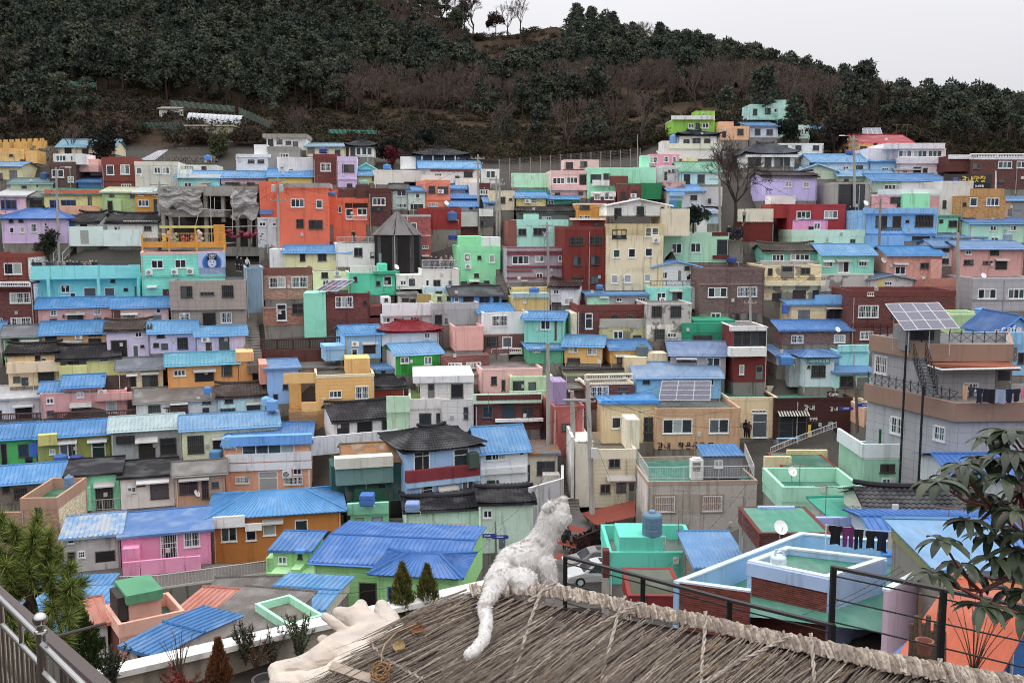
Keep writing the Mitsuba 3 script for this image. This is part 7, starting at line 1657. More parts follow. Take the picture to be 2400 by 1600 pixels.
# ---------------------------------------------------------------- tanks, dishes, poles, cables, people, signs, cars
for i, (lb, p, r, h, c, kd) in enumerate([
	('navy water tank beside the brick house with pink wing', (-58.82,127,4.88), .55, .95, '33507c', 'round'), ('blue water tank on the long grey house at upper left', (-38.64,128.5,7.41), .45, .65, '3a78b8', 'round'), ('blue box tank in front of the small tiled white house', (-50.96,117,-.87), .55, .7, '2f78c8', 'box'),
	('navy rounded tank on the cream shed', (-24.62,132,8.54), .55, .6, '26357c', 'round'), ('blue tank beside the white sloped wall house', (-15.98,129,6.31), .5, .62, '3f7fc0', 'round'), ('grey green tank left of the brown brick house', (-18.17,124,4.25), .5, .5, '7fa8a4', 'round'), ('small blue tank on the orange building corner', (-20.71,116,2.66), .4, .45, '3a70a8', 'box'),
	('big blue tank on the brick house beside the crimson one', (-7,117.5,-.22), .6, 1.1, '34588c', 'round'), ('navy tank above the navy mural terrace', (-6.68,113.5,-2.33), .55, .6, '26387c', 'round'), ('blue tank beside the round bush at the white villa', (21.83,137,10.12), .5, 1.2, '5f8ab8', 'round'), ('bright blue tank before the plain white house', (35.03,139,10.49), .5, .95, '3f86c8', 'box'),
	('tall dark green tank on the brick house', (14.98,125,4.6), .62, 1.35, '1f6a42', 'round'), ('blue upright tank beside the white roof storey', (19.11,119,1.23), .45, 1.1, '3f78a8', 'box'), ('green upright tank beside the blue one', (19.77,119,1.23), .3, 1.05, '2f8a5c', 'box'), ('blue box tank at the foot of the cream block', (9.37,106.5,-7.46), .35, .5, '3f78b0', 'box'),
	('dark blue round tank below the mint flat house', (24.51,111.5,-4.8), .55, .6, '2a3a80', 'round'), ('blue round tank on the sand yellow house', (2.37,106,-7.84), .55, .6, '2f62a8', 'round'), ('slate grey water tank between the two yellow houses', (12.96,98.2,-13.64), .62, 1.25, '4f5f66', 'round'), ('blue tank on white stand beside the church', (26.79,96.5,-14.16), .58, .9, '3a78b8', 'box'),
	('blue barrel on the cream house with two roof strips', (28.5,103.5,-9.79), .35, 1.1, '2f58a0', 'round'), ('left blue barrel before the olive green house', (-40.08,86.5,-21.55), .62, .85, '2f5690', 'round'), ('right blue barrel before the olive green house', (-38.89,87,-21.44), .55, .55, '2c3f88', 'round'), ('blue box tank before the pale green yellow house', (-26.32,86.7,-21.13), .5, .75, '3878a8', 'box'),
	('covered blue round tank on the peach orange house', (-24.8,85.5,-19.84), .65, 1.0, '5f9cc8', 'round'), ('blue barrel on the bright pink house', (-28.32,71,-24.19), .42, 1.15, '2f78b8', 'round'), ('grey blue barrel beside the mint terrace house', (-35.57,78,-21.5), .38, 1.1, '5a7898', 'round'), ('shiny blue box tank on the mint toilet block', (-11.58,77.5,-22.69), .56, .95, '2f62b0', 'box'),
	('faded blue box tank left of the low black roof', (-7.86,76.5,-22.89), .55, .75, '6f88b8', 'box'), ('blue plastic tank left of the amber house', (-22.39,91.5,-17.7), .55, 1.05, '5a8fc0', 'round'), ('smaller pale blue tank behind the other one near the amber house', (-23.31,93,-17.54), .45, .85, '6aa8d0', 'round'), ('blue box tank on the long white terrace house roof', (-28.97,93.5,-16.52), .32, .7, '3a7cc0', 'box'),
	('grey metal tub on the pale mint gabled house', (55.95,113,-2.42), .5, .85, '7a8a94', 'round'), ('blue lidded tub on the pale green wall at right', (38.1,80.5,-7.65), .5, .5, '3f8ad0', 'round'), ('dark blue tank beside the crimson roofed house', (44.01,132,8.38), .5, .5, '32509a', 'round'), ('white capped old blue tank on the turquoise flat roofed house', (7.78,53.6,-17.43), .56, 1.35, '4f7088', 'round'), ('deep blue tank below the yellow lettered sign', (53.46,122,4.54), .55, .5, '2f4fa0', 'round')]):
	tank(lb, p, r, h, c, kd)
for lb, p, r, az in [('white satellite dish on the blue roof near the church', (32.57,99,-10.95), .28, -70), ('white satellite dish at the salmon house', (40.91,110,-4.5), .34, -60), ('white satellite dish above the sky blue house', (41.53,118,1.86), .32, -70), ('white dish on the pink house terrace', (51.35,108.5,-6.11), .3, -80), ('tall white satellite dish on the mint terrace house', (16.43,57,-14.68), .28, -75),
					 ('large white satellite dish at the brick house with lilac parapet', (12.65,45.5,-14.42), .33, -80), ('white satellite dish on the bright pink house', (-27.78,71.3,-23.8), .33, -30), ('grey dish beside the tan terrace house', (-26.34,81,-22.73), .3, -20), ('white dish beside the wooden tower', (-12.23,105.5,-5.04), .3, -40), ('white dish on the salmon orange block', (-7.71,118,1.86), .28, -60)]:
	dish(lb, p, r, az)
PL = {}


def P(n, label, a, b, **kw):
	a, b = np.array(a, float), np.array(b, float)
	pole(label, b, a[2] - b[2], lean=(a[0] - b[0], 0), **kw)
	PL[n] = a


P('a', 'leaning concrete pole left of the turquoise terrace', (-51.96,115,5.86), (-52.21,115,-5.59), arms=((-3, 1.2),), lamp=1)
P('b', 'concrete pole beside the scaffold nets', (-41.32,118,4.39), (-41.46,118,-2.32), arms=((-.4, 2.2), (-1.2, 1.6)), r=.18)
P('c', 'concrete pole with transformers before the orange building', (-26.02,112,4.63), (-26.16,112,-3.63), arms=((-.4, 1.6), (-2.6, 1.8)), drum=2)
P('d', 'pole behind the white walled brick house', (-4.09,121,7.68), (-4.02,121,-2.38))
P('e', 'left pole of the pair beside the cream flat house', (-1.85,118,5.03), (-1.76,118,-2.32))
P('f', 'right pole of the pair beside the cream flat house', (-1.45,118,4.63), (-1.46,118,-3.07), arms=((-.6, 1.2),))
P('g', 'pole before the grey house with dark red stripes', (3.78,108.3,-.3), (4.04,108.3,-7.68), arms=((-.4, 1.2), (-1.2, 1)))
P('h', 'tall pole with transformer bank behind the bare village tree', (23.65,116,9.14), (24.19,116,-2.28), arms=((-.6, 1.2), (-4.6, 2.4)), drum=3)
P('i', 'lamp topped pole before the grey concrete hall', (40.14,119,9.72), (40.73,119,-.83), lamp=-1, r=.2)
P('j', 'pole before the sky blue two storey house', (41.43,113,2.26), (41.52,113,-4.15), col='7a746c')
P('k', 'stout pole right of the salmon house', (47.19,106,-1.41), (47.69,106,-10.49), arms=((-.6, 1),), r=.22)
P('l', 'short square pole before the long brick house', (37.73,103,-6.95), (38,103,-12.2), arms=(), r=.3)
P('m', 'tall pole before the brown brick house and veranda', (23.33,97.5,-6.58), (23.76,97.5,-16.88), arms=((-.5, 1.2), (-1.6, 1.2)))
P('n', 'left cable pole before the pale green balcony house', (3.23,89,-11.04), (3.35,89,-21.13), arms=((-.5, .8),), r=.24)
P('o', 'left pole of the joined pair beside the stairway', (5.3,86.5,-15.01), (5.45,86.5,-20.54), arms=(), r=.26, lamp=-.2)
P('p', 'right pole of the joined pair with a curved lamp arm', (6.14,80,-12.97), (6.76,80,-25.86), arms=((-1.8, 1.2), (-5.2, 2)), r=.26, lamp=-.6, box=6.5, col='99958e')
P('q', 'thin sign pole beside the pale mint house', (-1.27,73.5,-22.82), (-1.18,73.5,-26.46), arms=(), r=.09, col='6f6a64')
P('r', 'leaning wooden pole with blue street signs beside the cafe', (30.38,87.5,-13.61), (31.03,87.5,-18.05), arms=(), r=.14, col='5f5448')
P('s', 'thin mast at the mesh fence', (16.22,131,10.87), (16.33,131,7.06), arms=(), r=.07)
P('t', 'thin white pole before the brick restaurant', (58.02,121,5.76), (58.16,121,3.49), arms=(), r=.1, col='c8c4bc')
k = tag(key_of('crossbeam'), 'steel crossbeam joining the pair of cable poles beside the stairway', 'beam')
put(k, MB().tube([(4.54,85.5,-15.63), (6.23,80.5,-14.75)], .14, 6), '8a8a88', bsdf='plain', fin=0)
for a, b, sg in (('a', 'b', 2.2), ('b', 'c', 2), ('c', 'd', 3), ('d', 'e', .8), ('e', 'g', 2), ('f', 'h', 5), ('h', 'i', 3), ('i', 'k', 3), ('j', 'm', 3), ('k', 'l', 1.5), ('l', 'm', 2), ('m', 'p', 4), ('g', 'n', 3), ('n', 'o', .6), ('o', 'p', .3), ('p', 'r', 4), ('h', 'j', 3), ('i', 'j', 1), ('q', 'p', 2)):
	wire(PL[a] - [0, 0, .4], PL[b] - [0, 0, .5], sg)
	if a in 'abcghiknm':
		wire(PL[a] - [.3, 0, 1.2], PL[b] - [.2, 0, 1.3], sg * 1.3, .012)
for a, b, sg in (((-5.07,60,-22.15), (-.65,73.5,-23.16), .6), ((-10.36,50,-19.38), (-1.3,73.5,-23.26), 1.5), (PL['p'] - [0, 0, 2], (-2.56,84,-17.14), 1.2), (PL['p'] - [0, 0, 2.5], (0,75,-22.2), 1), (PL['p'] - [0, 0, 3], (7.16,54,-17.46), .8), (PL['p'] - [0, 0, 1], (19.59,90,-17.37), 1.2), ((7.99,50,-18), (19.67,80,-21.15), .5), ((8.71,49,-17.98), (20.05,80,-21.87), .6), ((15.6,37.8,-13.29), (9.12,30,-12.33), .2), ((17.37,40,-13.66), (10.18,30,-12.05), .2), ((-19.53,88,-16.4), (-11.5,82,-20.21), .5),
				 (PL['c'] - [0, 0, 3], (-7.78,114,-2.97), 1.2), (PL['h'] - [0, 0, 3], (11.01,107,-6.67), 1), (PL['g'] - [0, 0, 1], (10,101,-9.99), .8), (PL['g'] - [0, 0, 1], (.88,102,-10.09), .8), (PL['m'] - [0, 0, 3], (15.07,97,-11.49), .8), (PL['m'] - [.3, 0, 1], (30.52,108,-5.81), 1), (PL['k'] - [0, 0, 3], (32.69,96,-10.54), 1.5), (PL['j'] - [0, 0, 2], (44.24,100,-7.95), 1)):
	wire(a, b, sg, .012)

# people
PG = 'visitors behind the turquoise terrace railing'
rq = np.random.default_rng(77)
tops = ('202024', '2a2a30', '1c1c20', '3a3038', '24303c', '8a8480', '5a4a48', 'a08c84', '19191c')
for i, p in enumerate([(-50.39,105.04,-5.92), (-50.08,105.15,-5.92), (-49.81,105.24,-5.93), (-49.1,105.47,-5.94), (-48.79,105.57,-5.95), (-48.16,105.78,-5.96), (-47.92,105.86,-5.96), (-47.57,105.98,-5.97), (-47.25,106.08,-5.98), (-46.98,106.18,-5.98), (-46.74,106.25,-5.99), (-46.34,106.39,-5.99), (-46.14,106.45,-6), (-45.9,106.53,-6), (-45.66,106.61,-6.01), (-45.42,106.69,-6.01), (-45.14,106.78,-6.02), (-44.94,106.85,-6.02), (-44.62,106.96,-6.02)]):
	person('dark clothed visitor standing behind the turquoise terrace railing', p, rq.uniform(1.55, 1.75), rq.uniform(-50, 230), tops[i % 9], '25252c', group=PG)
for i, p in enumerate([(24.52,113.4,-2.38), (24.85,113.8,-2.34), (24.92,113,-2.46), (25.38,113.8,-2.34), (25.4,112.8,-2.51), (25.8,113.5,-2.38), (26.16,113.6,-2.24), (26.74,115.5,-.51)]):
	person('dark dressed visitor in the crowd on the steps under the bare tree', p, rq.uniform(1.55, 1.75), rq.uniform(0, 360), tops[(i * 2) % 9], '22222a', group='crowd on the steps under the bare tree')
for i, p in enumerate([(-8.88,110.3,-5.6), (-8.4,110.2,-5.59), (-7.84,110.4,-5.61), (-7.26,110.2,-5.59), (-6.7,110.3,-5.6)]):
	person('visitor on the terrace behind the grey railing near the wooden tower', p, rq.uniform(1.5, 1.7), rq.uniform(-40, 40), tops[(i + 3) % 9], '2a2a30', group='visitors near the wooden tower')
for lb, p, h, yw, tp, st, am in (('person photographing from the white terrace above the metal stair', (-17.69,111.72,-2.86), 1.68, 20, '26262c', 0, 1), ('taller person in black walking past the cream shop door', (21.99,92,-20.45), 1.75, 160, '17171a', .2, 0), ('person in brown coat walking beside the cream shop door', (22.26,91.8,-20.45), 1.62, 150, '4a2f2c', .2, 0), ('person in dark clothes walking up the street', (4.22,73.2,-24.8), 1.7, 170, '26262c', .25, 0), ('smaller person in black on the street', (3.93,72.6,-24.8), 1.5, 170, '1d1d20', .2, 0),
								 ('left person in black beside the motorcycle above the red house', (39.54,117.5,-.07), 1.65, 60, '1a1a1c', 0, 0), ('right person in dark jacket above the red house', (40.02,117.6,-.03), 1.7, -60, '26242a', 0, 0), ('person in black jacket right of the banner', (-30.14,109.5,-5.7), 1.65, 20, '1a1c28', 0, 0), ('person with dark hair at the yellow posts right of the banner', (-29.72,109.5,-5.75), 1.62, -20, '2a2426', 0, 0), ('person in pale coat at the yellow posts right of the banner', (-29.04,109.4,-5.79), 1.66, 40, 'a8a4a4', 0, .5)):
	person(lb, p, h, yw, tp, '24242a', stride=st, arm=am)


# two parked cars
def car(label, p, yaw, col):
	k = tag(key_of('parked_car'), label, 'car')
	fr = Frame(p, yaw)
	prof = np.array([(0, .3), (.03, .62), (.2, .74), (1.05, .92), (1.75, 1.4), (2.2, 1.5), (3.3, 1.48), (4.05, 1.08), (4.3, .98), (4.38, .5), (4.3, .28)])
	wid = np.interp(prof[:, 1], [.28, .6, .95, 1.5], [.8, .88, .87, .6])
	n = len(prof)
	v = np.vstack([np.column_stack([prof[:, 0], s * wid, prof[:, 1]]) for s in (-1, 1)])
	f = [[i, (i + 1) % n, n + (i + 1) % n, n + i] for i in range(n)]
	c = np.vstack([v, [[2.2, -.85, .7], [2.2, .85, .7]]])
	g = np.array([[a, b, q] for F in f for a, b, q in ((F[0], F[1], F[2]), (F[0], F[2], F[3]))] + [[2 * n, (i + 1) % n, i] for i in range(n)] + [[2 * n + 1, n + i, n + (i + 1) % n] for i in range(n)])
	put(k + '__body', (c, g), col, fr, bsdf='glass', fin=0, k=1.0)
	gl = MB()
	for s in (-1, 1):
		gl.add([[1.35, s * .87, .96], [3.85, s * .86, 1.0], [3.25, s * .64, 1.4], [1.95, s * .64, 1.4]], [[0, 1, 2, 3]])
	put(k + '__side_window', gl, '1f2226', fr, bsdf='glass', fin=0)
	put(k + '__windscreen', MB().add([[1.1, -.74, .96], [1.1, .74, .96], [1.73, .6, 1.41], [1.73, -.6, 1.41]], [[0, 1, 2, 3]]), '22262a', fr, bsdf='glass', fin=0)
	put(k + '__roof_window', MB().add([[2.3, -.4, 1.515], [2.3, .4, 1.515], [2.8, .4, 1.51], [2.8, -.4, 1.51]], [[0, 1, 2, 3]]), '2a2c30', fr, bsdf='glass', fin=0)
	for s in (-1, 1):
		put(k + '__headlight', MB().box(.02, .35, s * .68 - .14, s * .68 + .14, .6, .74), 'd0d4d8', fr, bsdf='glass', fin=0, part=True)
		for x in (.85, 3.5):
			kk = key_of(k + '__wheel')
			ring = [(x + .33 * math.cos(t), .33 + .33 * math.sin(t)) for t in np.linspace(0, 6.2832, 15)[:-1]]
			w = MB().add([[a, s * q, b] for q in (.68, .9) for a, b in ring], [[i, (i + 1) % 14, 14 + (i + 1) % 14, 14 + i] for i in range(14)])
			w.add([[x, s * .9, .33], *[[a, s * .9, b] for a, b in ring]], [[0, i + 1, (i + 1) % 14 + 1] for i in range(14)])
			put(kk, w, '1c1c1e', fr, bsdf='plain', fin=0)
			put(kk + '__rim', MB().add([[x, s * .91, .33], *[[x + (a - x) * .6, s * .91, .33 + (b - .33) * .6] for a, b in ring]], [[0, i + 1, (i + 1) % 14 + 1] for i in range(14)]), 'a0a2a4', fr, bsdf='plain', fin=0)


car('silver grey car parked on the street beyond the black fence', ((3.57,65.8,-25.14)[0], 66.6, zs + .02), 8, '8f8c88')
car('white silver car parked in front of the grey one', ((3.57,63.6,-25.1)[0], 64.2, zs + .02), 8, 'c4c6c8')

# signs and lettering
k = tag(key_of('banner'), 'pale blue banner with a round blue portrait logo on the turquoise house', 'banner')
fr = Frame(*((-39.33,105.78,-8.48),17.53))
(u0, z1), (u1, z0), (ub, zb2) = (5.76,4.96), (8.62,3.28), (8.59,2.23)
put(k + '__sheet', MB().box(u0, u1, -.1, -.06, z0, z1), '9db0d4', fr)
c_, r_ = (7.2,3.8), (z1 - z0) * .6


def disc(key, cx, cz, rx, rz, d, col, lo=-9, a0=0, a1=360):
	t = np.radians(np.linspace(a0, a1, 33))
	put(key, MB().add([[cx, d, max(cz, lo)], *[[cx + rx * math.cos(x), d, max(cz + rz * math.sin(x), lo)] for x in t]], [[0, i + 1, i + 2] for i in range(32)]), col, fr)


disc(k + '__blue_disc', c_[0], c_[1], r_, r_, -.105, '2f6ab0', z0)
disc(k + '__ring', c_[0], c_[1], r_ * .78, r_ * .78, -.11, '1f4d94', z0)
disc(k + '__face', c_[0], c_[1] - r_ * .06, r_ * .44, r_ * .46, -.115, 'd0dcf0', z0)
put(k + '__cap', MB().box(c_[0] - r_ * .47, c_[0] + r_ * .5, -.13, -.12, c_[1] + r_ * .34, c_[1] + r_ * .96), '15182c', fr)
for x in (-.18, .18):
	disc(k + '__eye' + ('' if x < 0 else '_001'), c_[0] + r_ * x, c_[1] + r_ * .12, r_ * .06, r_ * .07, -.12, '2a3a5c')
put(k + '__mouth', MB().box(c_[0] - r_ * .1, c_[0] + r_ * .1, -.125, -.118, c_[1] - r_ * .25, c_[1] - r_ * .18), '2a3450', fr)
for tx, dz in (('LOBBY', .68), ('BOY', .42)):
	v, f = latin(tx, r_ * .2)
	put(k + '__lettering', (v + [c_[0] - v[:, 0].max() / 2, -.135, c_[1] + r_ * dz], f), 'e0e4ee', fr, part=True, bsdf='plain', fin=0)
k = tag(key_of('mosaic_panel'), 'panel of broken blue and white tiles below the portrait banner', 'panel')
put(k + '__backing', MB().box(u0 + .1, u1 - .05, -.08, -.05, zb2, z0 - .03), '7a88ac', fr)
for i in range(70):
	a, b = rq.uniform(u0 + .2, u1 - .3), rq.uniform(zb2 + .05, z0 - .2)
	put(k + '__tile', MB().add([[a + rq.uniform(-.16, .16), -.09, b + rq.uniform(-.1, .1)] for _ in range(3)], [[0, 1, 2]]), ('d0d8e6', 'b0bcd4', '5a6e9c', '8a8fae')[i % 4], fr, part=True)


def sign_text(key, house_fr, u, z, strokes_mesh, col, d=-.2):
	m = strokes_mesh.mesh() if isinstance(strokes_mesh, MB) else strokes_mesh
	put(key, (m[0] + [u, d, z], m[1]), col, house_fr, bsdf='plain', fin=0, k=.75, part=True)


k = tag(key_of('sign_lettering'), 'white Korean lettering on the teal church signboard', 'lettering')
c_ = (.45,2.45)
sign_text(k + '__letters', Frame(*((28.44,96.16,-16.29),2)), c_[0], c_[1], hangul('na ra sa rang gyo hoe', .3, .028), 'e8eef0', -.2)
k = tag(key_of('sign_wall'), 'dark slatted sign wall with yellow Korean lettering below the brick restaurant', 'sign')
fr = Frame((52.1,121.5,3.76), 2)
w_ = ((57.97,121.5,3.76)[0] - (52.1,121.5,3.76)[0])
h_ = (52.02,121.5,5.38)[2] - (52.1,121.5,3.76)[2]
put(k + '__board', MB().box(0, w_, 0, .2, -1, h_), '3b3838', fr, fin=2.2)
sign_text(k + '__lettering', fr, w_ * .36, h_ * .42, hangul('gam nae mat jip', h_ * .42, .05), 'd8b838', -.05)
put(k + '__lower_board', MB().box(w_ * .56, w_ * .92, -.5, -.4, -.2, h_ * .3), '26282c', fr)
sign_text(k + '__lettering', fr, w_ * .6, h_ * .02, hangul('gam nae mat jip', h_ * .16, .03), 'c8ccd0', -.55)
fr = Frame(*((25.1,93.73,-20.96),4))
k = tag(key_of('cafe_lettering'), 'white Korean handwriting and house number on the cafe front', 'lettering')
c_ = (2.84,2.79)
sign_text(k + '__letters', fr, c_[0], c_[1], hangul('gam nae', .5, .035), 'e4e2e0', -.12)
c_ = (5.41,2.71)
sign_text(k + '__lettering', fr, c_[0], c_[1], hangul('gam nae', .36, .028), 'd4d0cc', -.12)
c_ = (3.38,1.78)
sign_text(k + '__number', fr, c_[0], c_[1], latin('999', .32), 'd0cec8', -.12)
k = tag(key_of('cafe_sign'), 'small dark sign reading Cafe on the turquoise cafe roof', 'sign')
(a0, b0), (a1, b1) = (5.27,3.96), (6.34,4.53)
put(k + '__board', MB().box(a0, a1, .3, .36, b0, b1), '32201e', fr)
v, f = latin('Cafe', (b1 - b0) * .55)
put(k + '__lettering', (v + [a0 + .1, .29, b0 + (b1 - b0) * .25], f), 'e0dedc', fr, bsdf='plain', fin=0)
k = tag(key_of('awning'), 'black and white striped awning over the cafe window', 'awning')
(a0, b0), (a1, b1) = (.18,2.37), (3.26,2.74)
for i in range(22):
	x0, x1 = a0 + (a1 - a0) * i / 22, a0 + (a1 - a0) * (i + 1) / 22
	put(k + '__stripe', MB().add([[x0, -.03, b1], [x1, -.03, b1], [x1, -.7, b0], [x0, -.7, b0]], [[0, 1, 2, 3]]), 'd4d0c4' if i % 2 else '2c2826', fr, part=True, k=1.0)
k = tag(key_of('advert_banner'), 'narrow yellow upright banner at the cafe door', 'banner')
(a0, b0), (a1, b1) = (3.23,.28), (3.52,1.45)
put(k, MB().box(a0, a1, -.35, -.32, b0, b1), 'd8b81c', fr)
k = tag(key_of('bench'), 'pale blue wooden bench in front of the cafe', 'bench')
(a0, b0), (a1, b1) = (-.25,.01), (1.84,.47)
put(k + '__seat', MB().box(a0, a1, -1.8, -1.4, b1 - .06, b1), '6f9cb8', fr)
for x in (a0 + .05, (a0 + a1) / 2, a1 - .15):
	put(k + '__leg', MB().box(x, x + .1, -1.75, -1.45, b0 - .1, b1 - .06), '6f9cb8', fr, part=True)
k = tag(key_of('wall_lettering'), 'black Korean brush lettering painted low on the tan wall', 'lettering')
fr = Frame(*((13.16,89.47,-20.96),3))
c_ = (.15,.04)
sign_text(k + '__letters', fr, c_[0], c_[1], hangul('gam nae _ jak eun mok gan', .58, .05), '1c1a1a', -.03)
v, f = latin('1F', .36)
put(k + '__plate', MB().box(c_[0] + 4.75, c_[0] + 5.3, -.03, -.01, c_[1], c_[1] + .55), '2a2422', fr)
put(k + '__number', (v + [c_[0] + 4.82, -.06, c_[1] + .1], f), 'd0ccc8', fr, bsdf='plain', fin=0)
k = tag(key_of('cafe_lettering'), 'white cafe lettering on the pink gable at the right edge', 'lettering')
fr = Frame(*((36.29,73.95,-11.66),2))
c_ = (.07,3.25)
v, f = latin('cafe', .55)
put(k + '__word', (v + [c_[0], -.3, c_[1]], f), 'f0f0f0', fr, bsdf='plain', fin=0)
put(k + '__blue_plate', MB().box(c_[0] + .62, c_[0] + 1.2, -.28, -.2, c_[1] - .1, c_[1] + .6), '2a5ca0', fr)
for lb, p, w in (('left blue street name sign on the leaning cafe pole', (29.76,87.3,-16.73), -1), ('right blue street name sign on the leaning cafe pole', (31.42,87.3,-16.42), 1), ('left blue street name sign below the pale mint house', (-1.88,73.3,-23.86), -1), ('right blue street name sign below the pale mint house', (-.91,73.2,-23.93), 1)):
	k = tag(key_of('street_sign'), lb, 'street sign')
	p = np.array(p)
	t = np.linspace(0, 2 * np.pi, 17)[:-1]
	put(k + '__plate', MB().add([*[p + [.5 * np.sign(math.cos(x)) + .16 * math.cos(x), d, .16 * math.sin(x)] for d in (0, .04) for x in t]], [[0, i, i + 1, i + 1] for i in range(1, 15)] + [[i, (i + 1) % 16, 16 + (i + 1) % 16, 16 + i] for i in range(16)]), '2a348a', bsdf='plain', fin=0)
	put(k + '__white_mark', MB().box(p[0] - .25, p[0] + .25, p[1] - .01, p[1], p[2] - .03, p[2] + .05), 'd0d4e8', bsdf='plain', fin=0)
# more solar arrays, roof boxes and aerials
solar('solar array of three white framed panels on the tan house', (13.5,90.2,-16.53), (18.2,90.2,-16.53), (18.72,92.4,-15.06), (14.11,92.4,-15.06), 4, 3, .5)
solar('low dark solar array before the bright turquoise green house', (-20.47,103.5,-7.38), (-18.25,103.5,-7.47), (-16.84,106.5,-6.5), (-19.26,106.5,-6.5), 2, 4, .4)
solar('dark tilted solar array on the long grey house', (-48.43,131.5,7.63), (-46.54,131.5,7.63), (-45.96,135,9.13), (-47.15,135,9.07), 1, 5, .1)
solar('whitish solar array above the crimson roof', (48.86,141,11.64), (51.52,141,11.81), (51.92,143,12.75), (49.39,143,12.69), 1, 4, .3)
for lb, x in (('left one of two dark green roof cabinets in the turquoise deck', 2079), ('right one of two dark green roof cabinets in the turquoise deck', 2128)):
	k = tag(key_of('roof_cabinet'), lb, 'cabinet')
	a = np.array([(x - 1200) / 2333 * 63.6, 63.6, (24.76,63.6,-14.59)[2]])
	put(k + '__body', MB().box(a[0], a[0] + .92, a[1], a[1] + .8, a[2], a[2] + .95), '174a30')
	put(k + '__lid', MB().box(a[0] - .03, a[0] + .95, a[1] - .03, a[1] + .83, a[2] + .955, a[2] + 1.0), '1d5a3a', k=.8)
k = tag(key_of('roof_hut'), 'grey corrugated roof hut with bright blue roof on the turquoise deck', 'hut')
fr = Frame((15.88,80.9,-21.46), 3)
put(k + '__wall', MB().box(0, 3.4, 0, 2.4, 0, 2.0), '77797d', fr, fin=.2)
put(k + '__roof', sheet(MB(), (-.1, -.15, 1.95), (3.5, -.15, 1.95), (3.4, 2.6, 2.35), (0, 2.6, 2.35), 'm'), '3f92da', fr, bsdf='roofing', fin=.2)
window(k, fr, .95, .95, 1.65, 1.6, 's')
k = tag(key_of('outdoor_cabinet'), 'tall white air conditioning cabinet beside the grey roof hut', 'air conditioner')
fr = Frame((14.89,80.7,-21.48), 3)
put(k + '__casing', MB().box(0, 1.0, 0, .8, 0, 1.65), 'cfcfcc', fr)
for i in range(7):
	put(k + '__louver', MB().box(.1, .75, -.03, 0, .75 + i * .11, .81 + i * .11), '5a5c5e', fr, part=True)
put(k + '__fan_hood', MB().lathe([(.38, 1.65), (.36, 1.78), (.3, 1.8), (0, 1.8)], (.5, .4, 0), 16), 'c6c6c2', fr)
for i, p in enumerate([(9.11,52.8,-17.43), (9.71,55,-16.9), (11.46,48,-15.3), (16.2,50,-15.3), (17.26,49,-16.06), (18.97,42,-14.06), (17.02,57.5,-15.98), (-19.65,90,-19.56), (-2.16,90,-17.37), (-13.68,99,-12.16), (30.18,97,-12.54), (-22.76,118,3.4), (27.07,109,-5.86), (55.72,122,5.81), (54.54,140,11.32), (53.06,140,11.32)]):
	k = tag(key_of('aerial'), 'thin rooftop television aerial on a slender mast', 'aerial', 'rooftop aerials')
	p = np.array(p) - [0, 0, .3]
	m = MB().tube([p, p + [0, 0, 2.0]], .022, 5).tube([p + [-.6, 0, 1.95], p + [.6, 0, 1.9]], .018, 4)
	for x in (-.5, -.25, 0, .25, .5):
		m.tube([p + [x, -.25, 1.93], p + [x, .25, 1.93]], .01, 3)
	put(k, m, '6a5a50', bsdf='plain', fin=0)


# ---------------------------------------------------------------- the near garden, thatch, statue and railings
def smooth_solid(m, edge, it=8, noise=0.0, scale=8.0, sd=0, lam=.5):
	g = m.refine_to_length(edge).to_mesh()
	t = trimesh.Trimesh(g.vert_properties[:, :3], g.tri_verts, process=True)
	trimesh.smoothing.filter_taubin(t, lamb=lam, nu=lam + .03, iterations=it)
	v = np.array(t.vertices)
	if noise:
		v = v + np.array(t.vertex_normals) * (noise * (meshkit.fbm(v * scale, 4, sd) - .5))[:, None]
	return v, np.array(t.faces)


def chain(*js, n=20):
	out = m3.Manifold()
	for (a, ra), (b, rb) in zip(js[:-1], js[1:]):
		out += m3.Manifold.hull(m3.Manifold.compose([m3.Manifold.sphere(ra, n).translate(list(a)), m3.Manifold.sphere(rb, n).translate(list(b))]))
	return out


def straw_fn(p, n, uv):
	c = unpack(uv)
	return c * (0.65 + 0.7 * mikit.noise(p.x * 60.0, p.y * 60.0, p.z * 60.0))


def wood_fn(p, n, uv):
	a = mikit.fbm(p.x * 6.0 + 2 * mikit.noise(p.z * 6.0, p.x * 3.0), p.y * 6.0, p.z * 26.0)
	b = mikit.fbm(p.x * 2.5, p.y * 2.5, p.z * 2.5)
	c = unpack(uv)
	return c * (0.55 + 0.5 * a + 0.4 * b) * mikit.mix(mi.Color3f(1.0), mi.Color3f(1.0, .9, .8), a)


def fur_fn(p, n, uv):
	a = mikit.fbm(p.x * 9.0, p.y * 9.0, p.z * 9.0)
	b = mikit.noise(p.x * 70.0, p.y * 70.0, p.z * 30.0)
	return mikit.mix(mi.Color3f(.40, .36, .33), mi.Color3f(.70, .68, .66), mikit.smoothstep(.22, .42, a)) * (.86 + .2 * b)


scene['straw'] = {'type': 'twosided', 'b': {'type': 'diffuse', 'reflectance': mikit.proc(straw_fn)}}
scene['driftwood_grain'] = {'type': 'twosided', 'b': {'type': 'bumpmap', 'scale': 1.0, 'arbitrary': mikit.proc(lambda p, n, uv: .006 * mikit.fbm(p.x * 9.0, p.y * 9.0, p.z * 45.0), eps=2e-3), 'b': {'type': 'diffuse', 'reflectance': mikit.proc(wood_fn)}}}
scene['plaster_fur'] = {'type': 'twosided', 'b': {'type': 'diffuse', 'reflectance': mikit.proc(fur_fn)}}

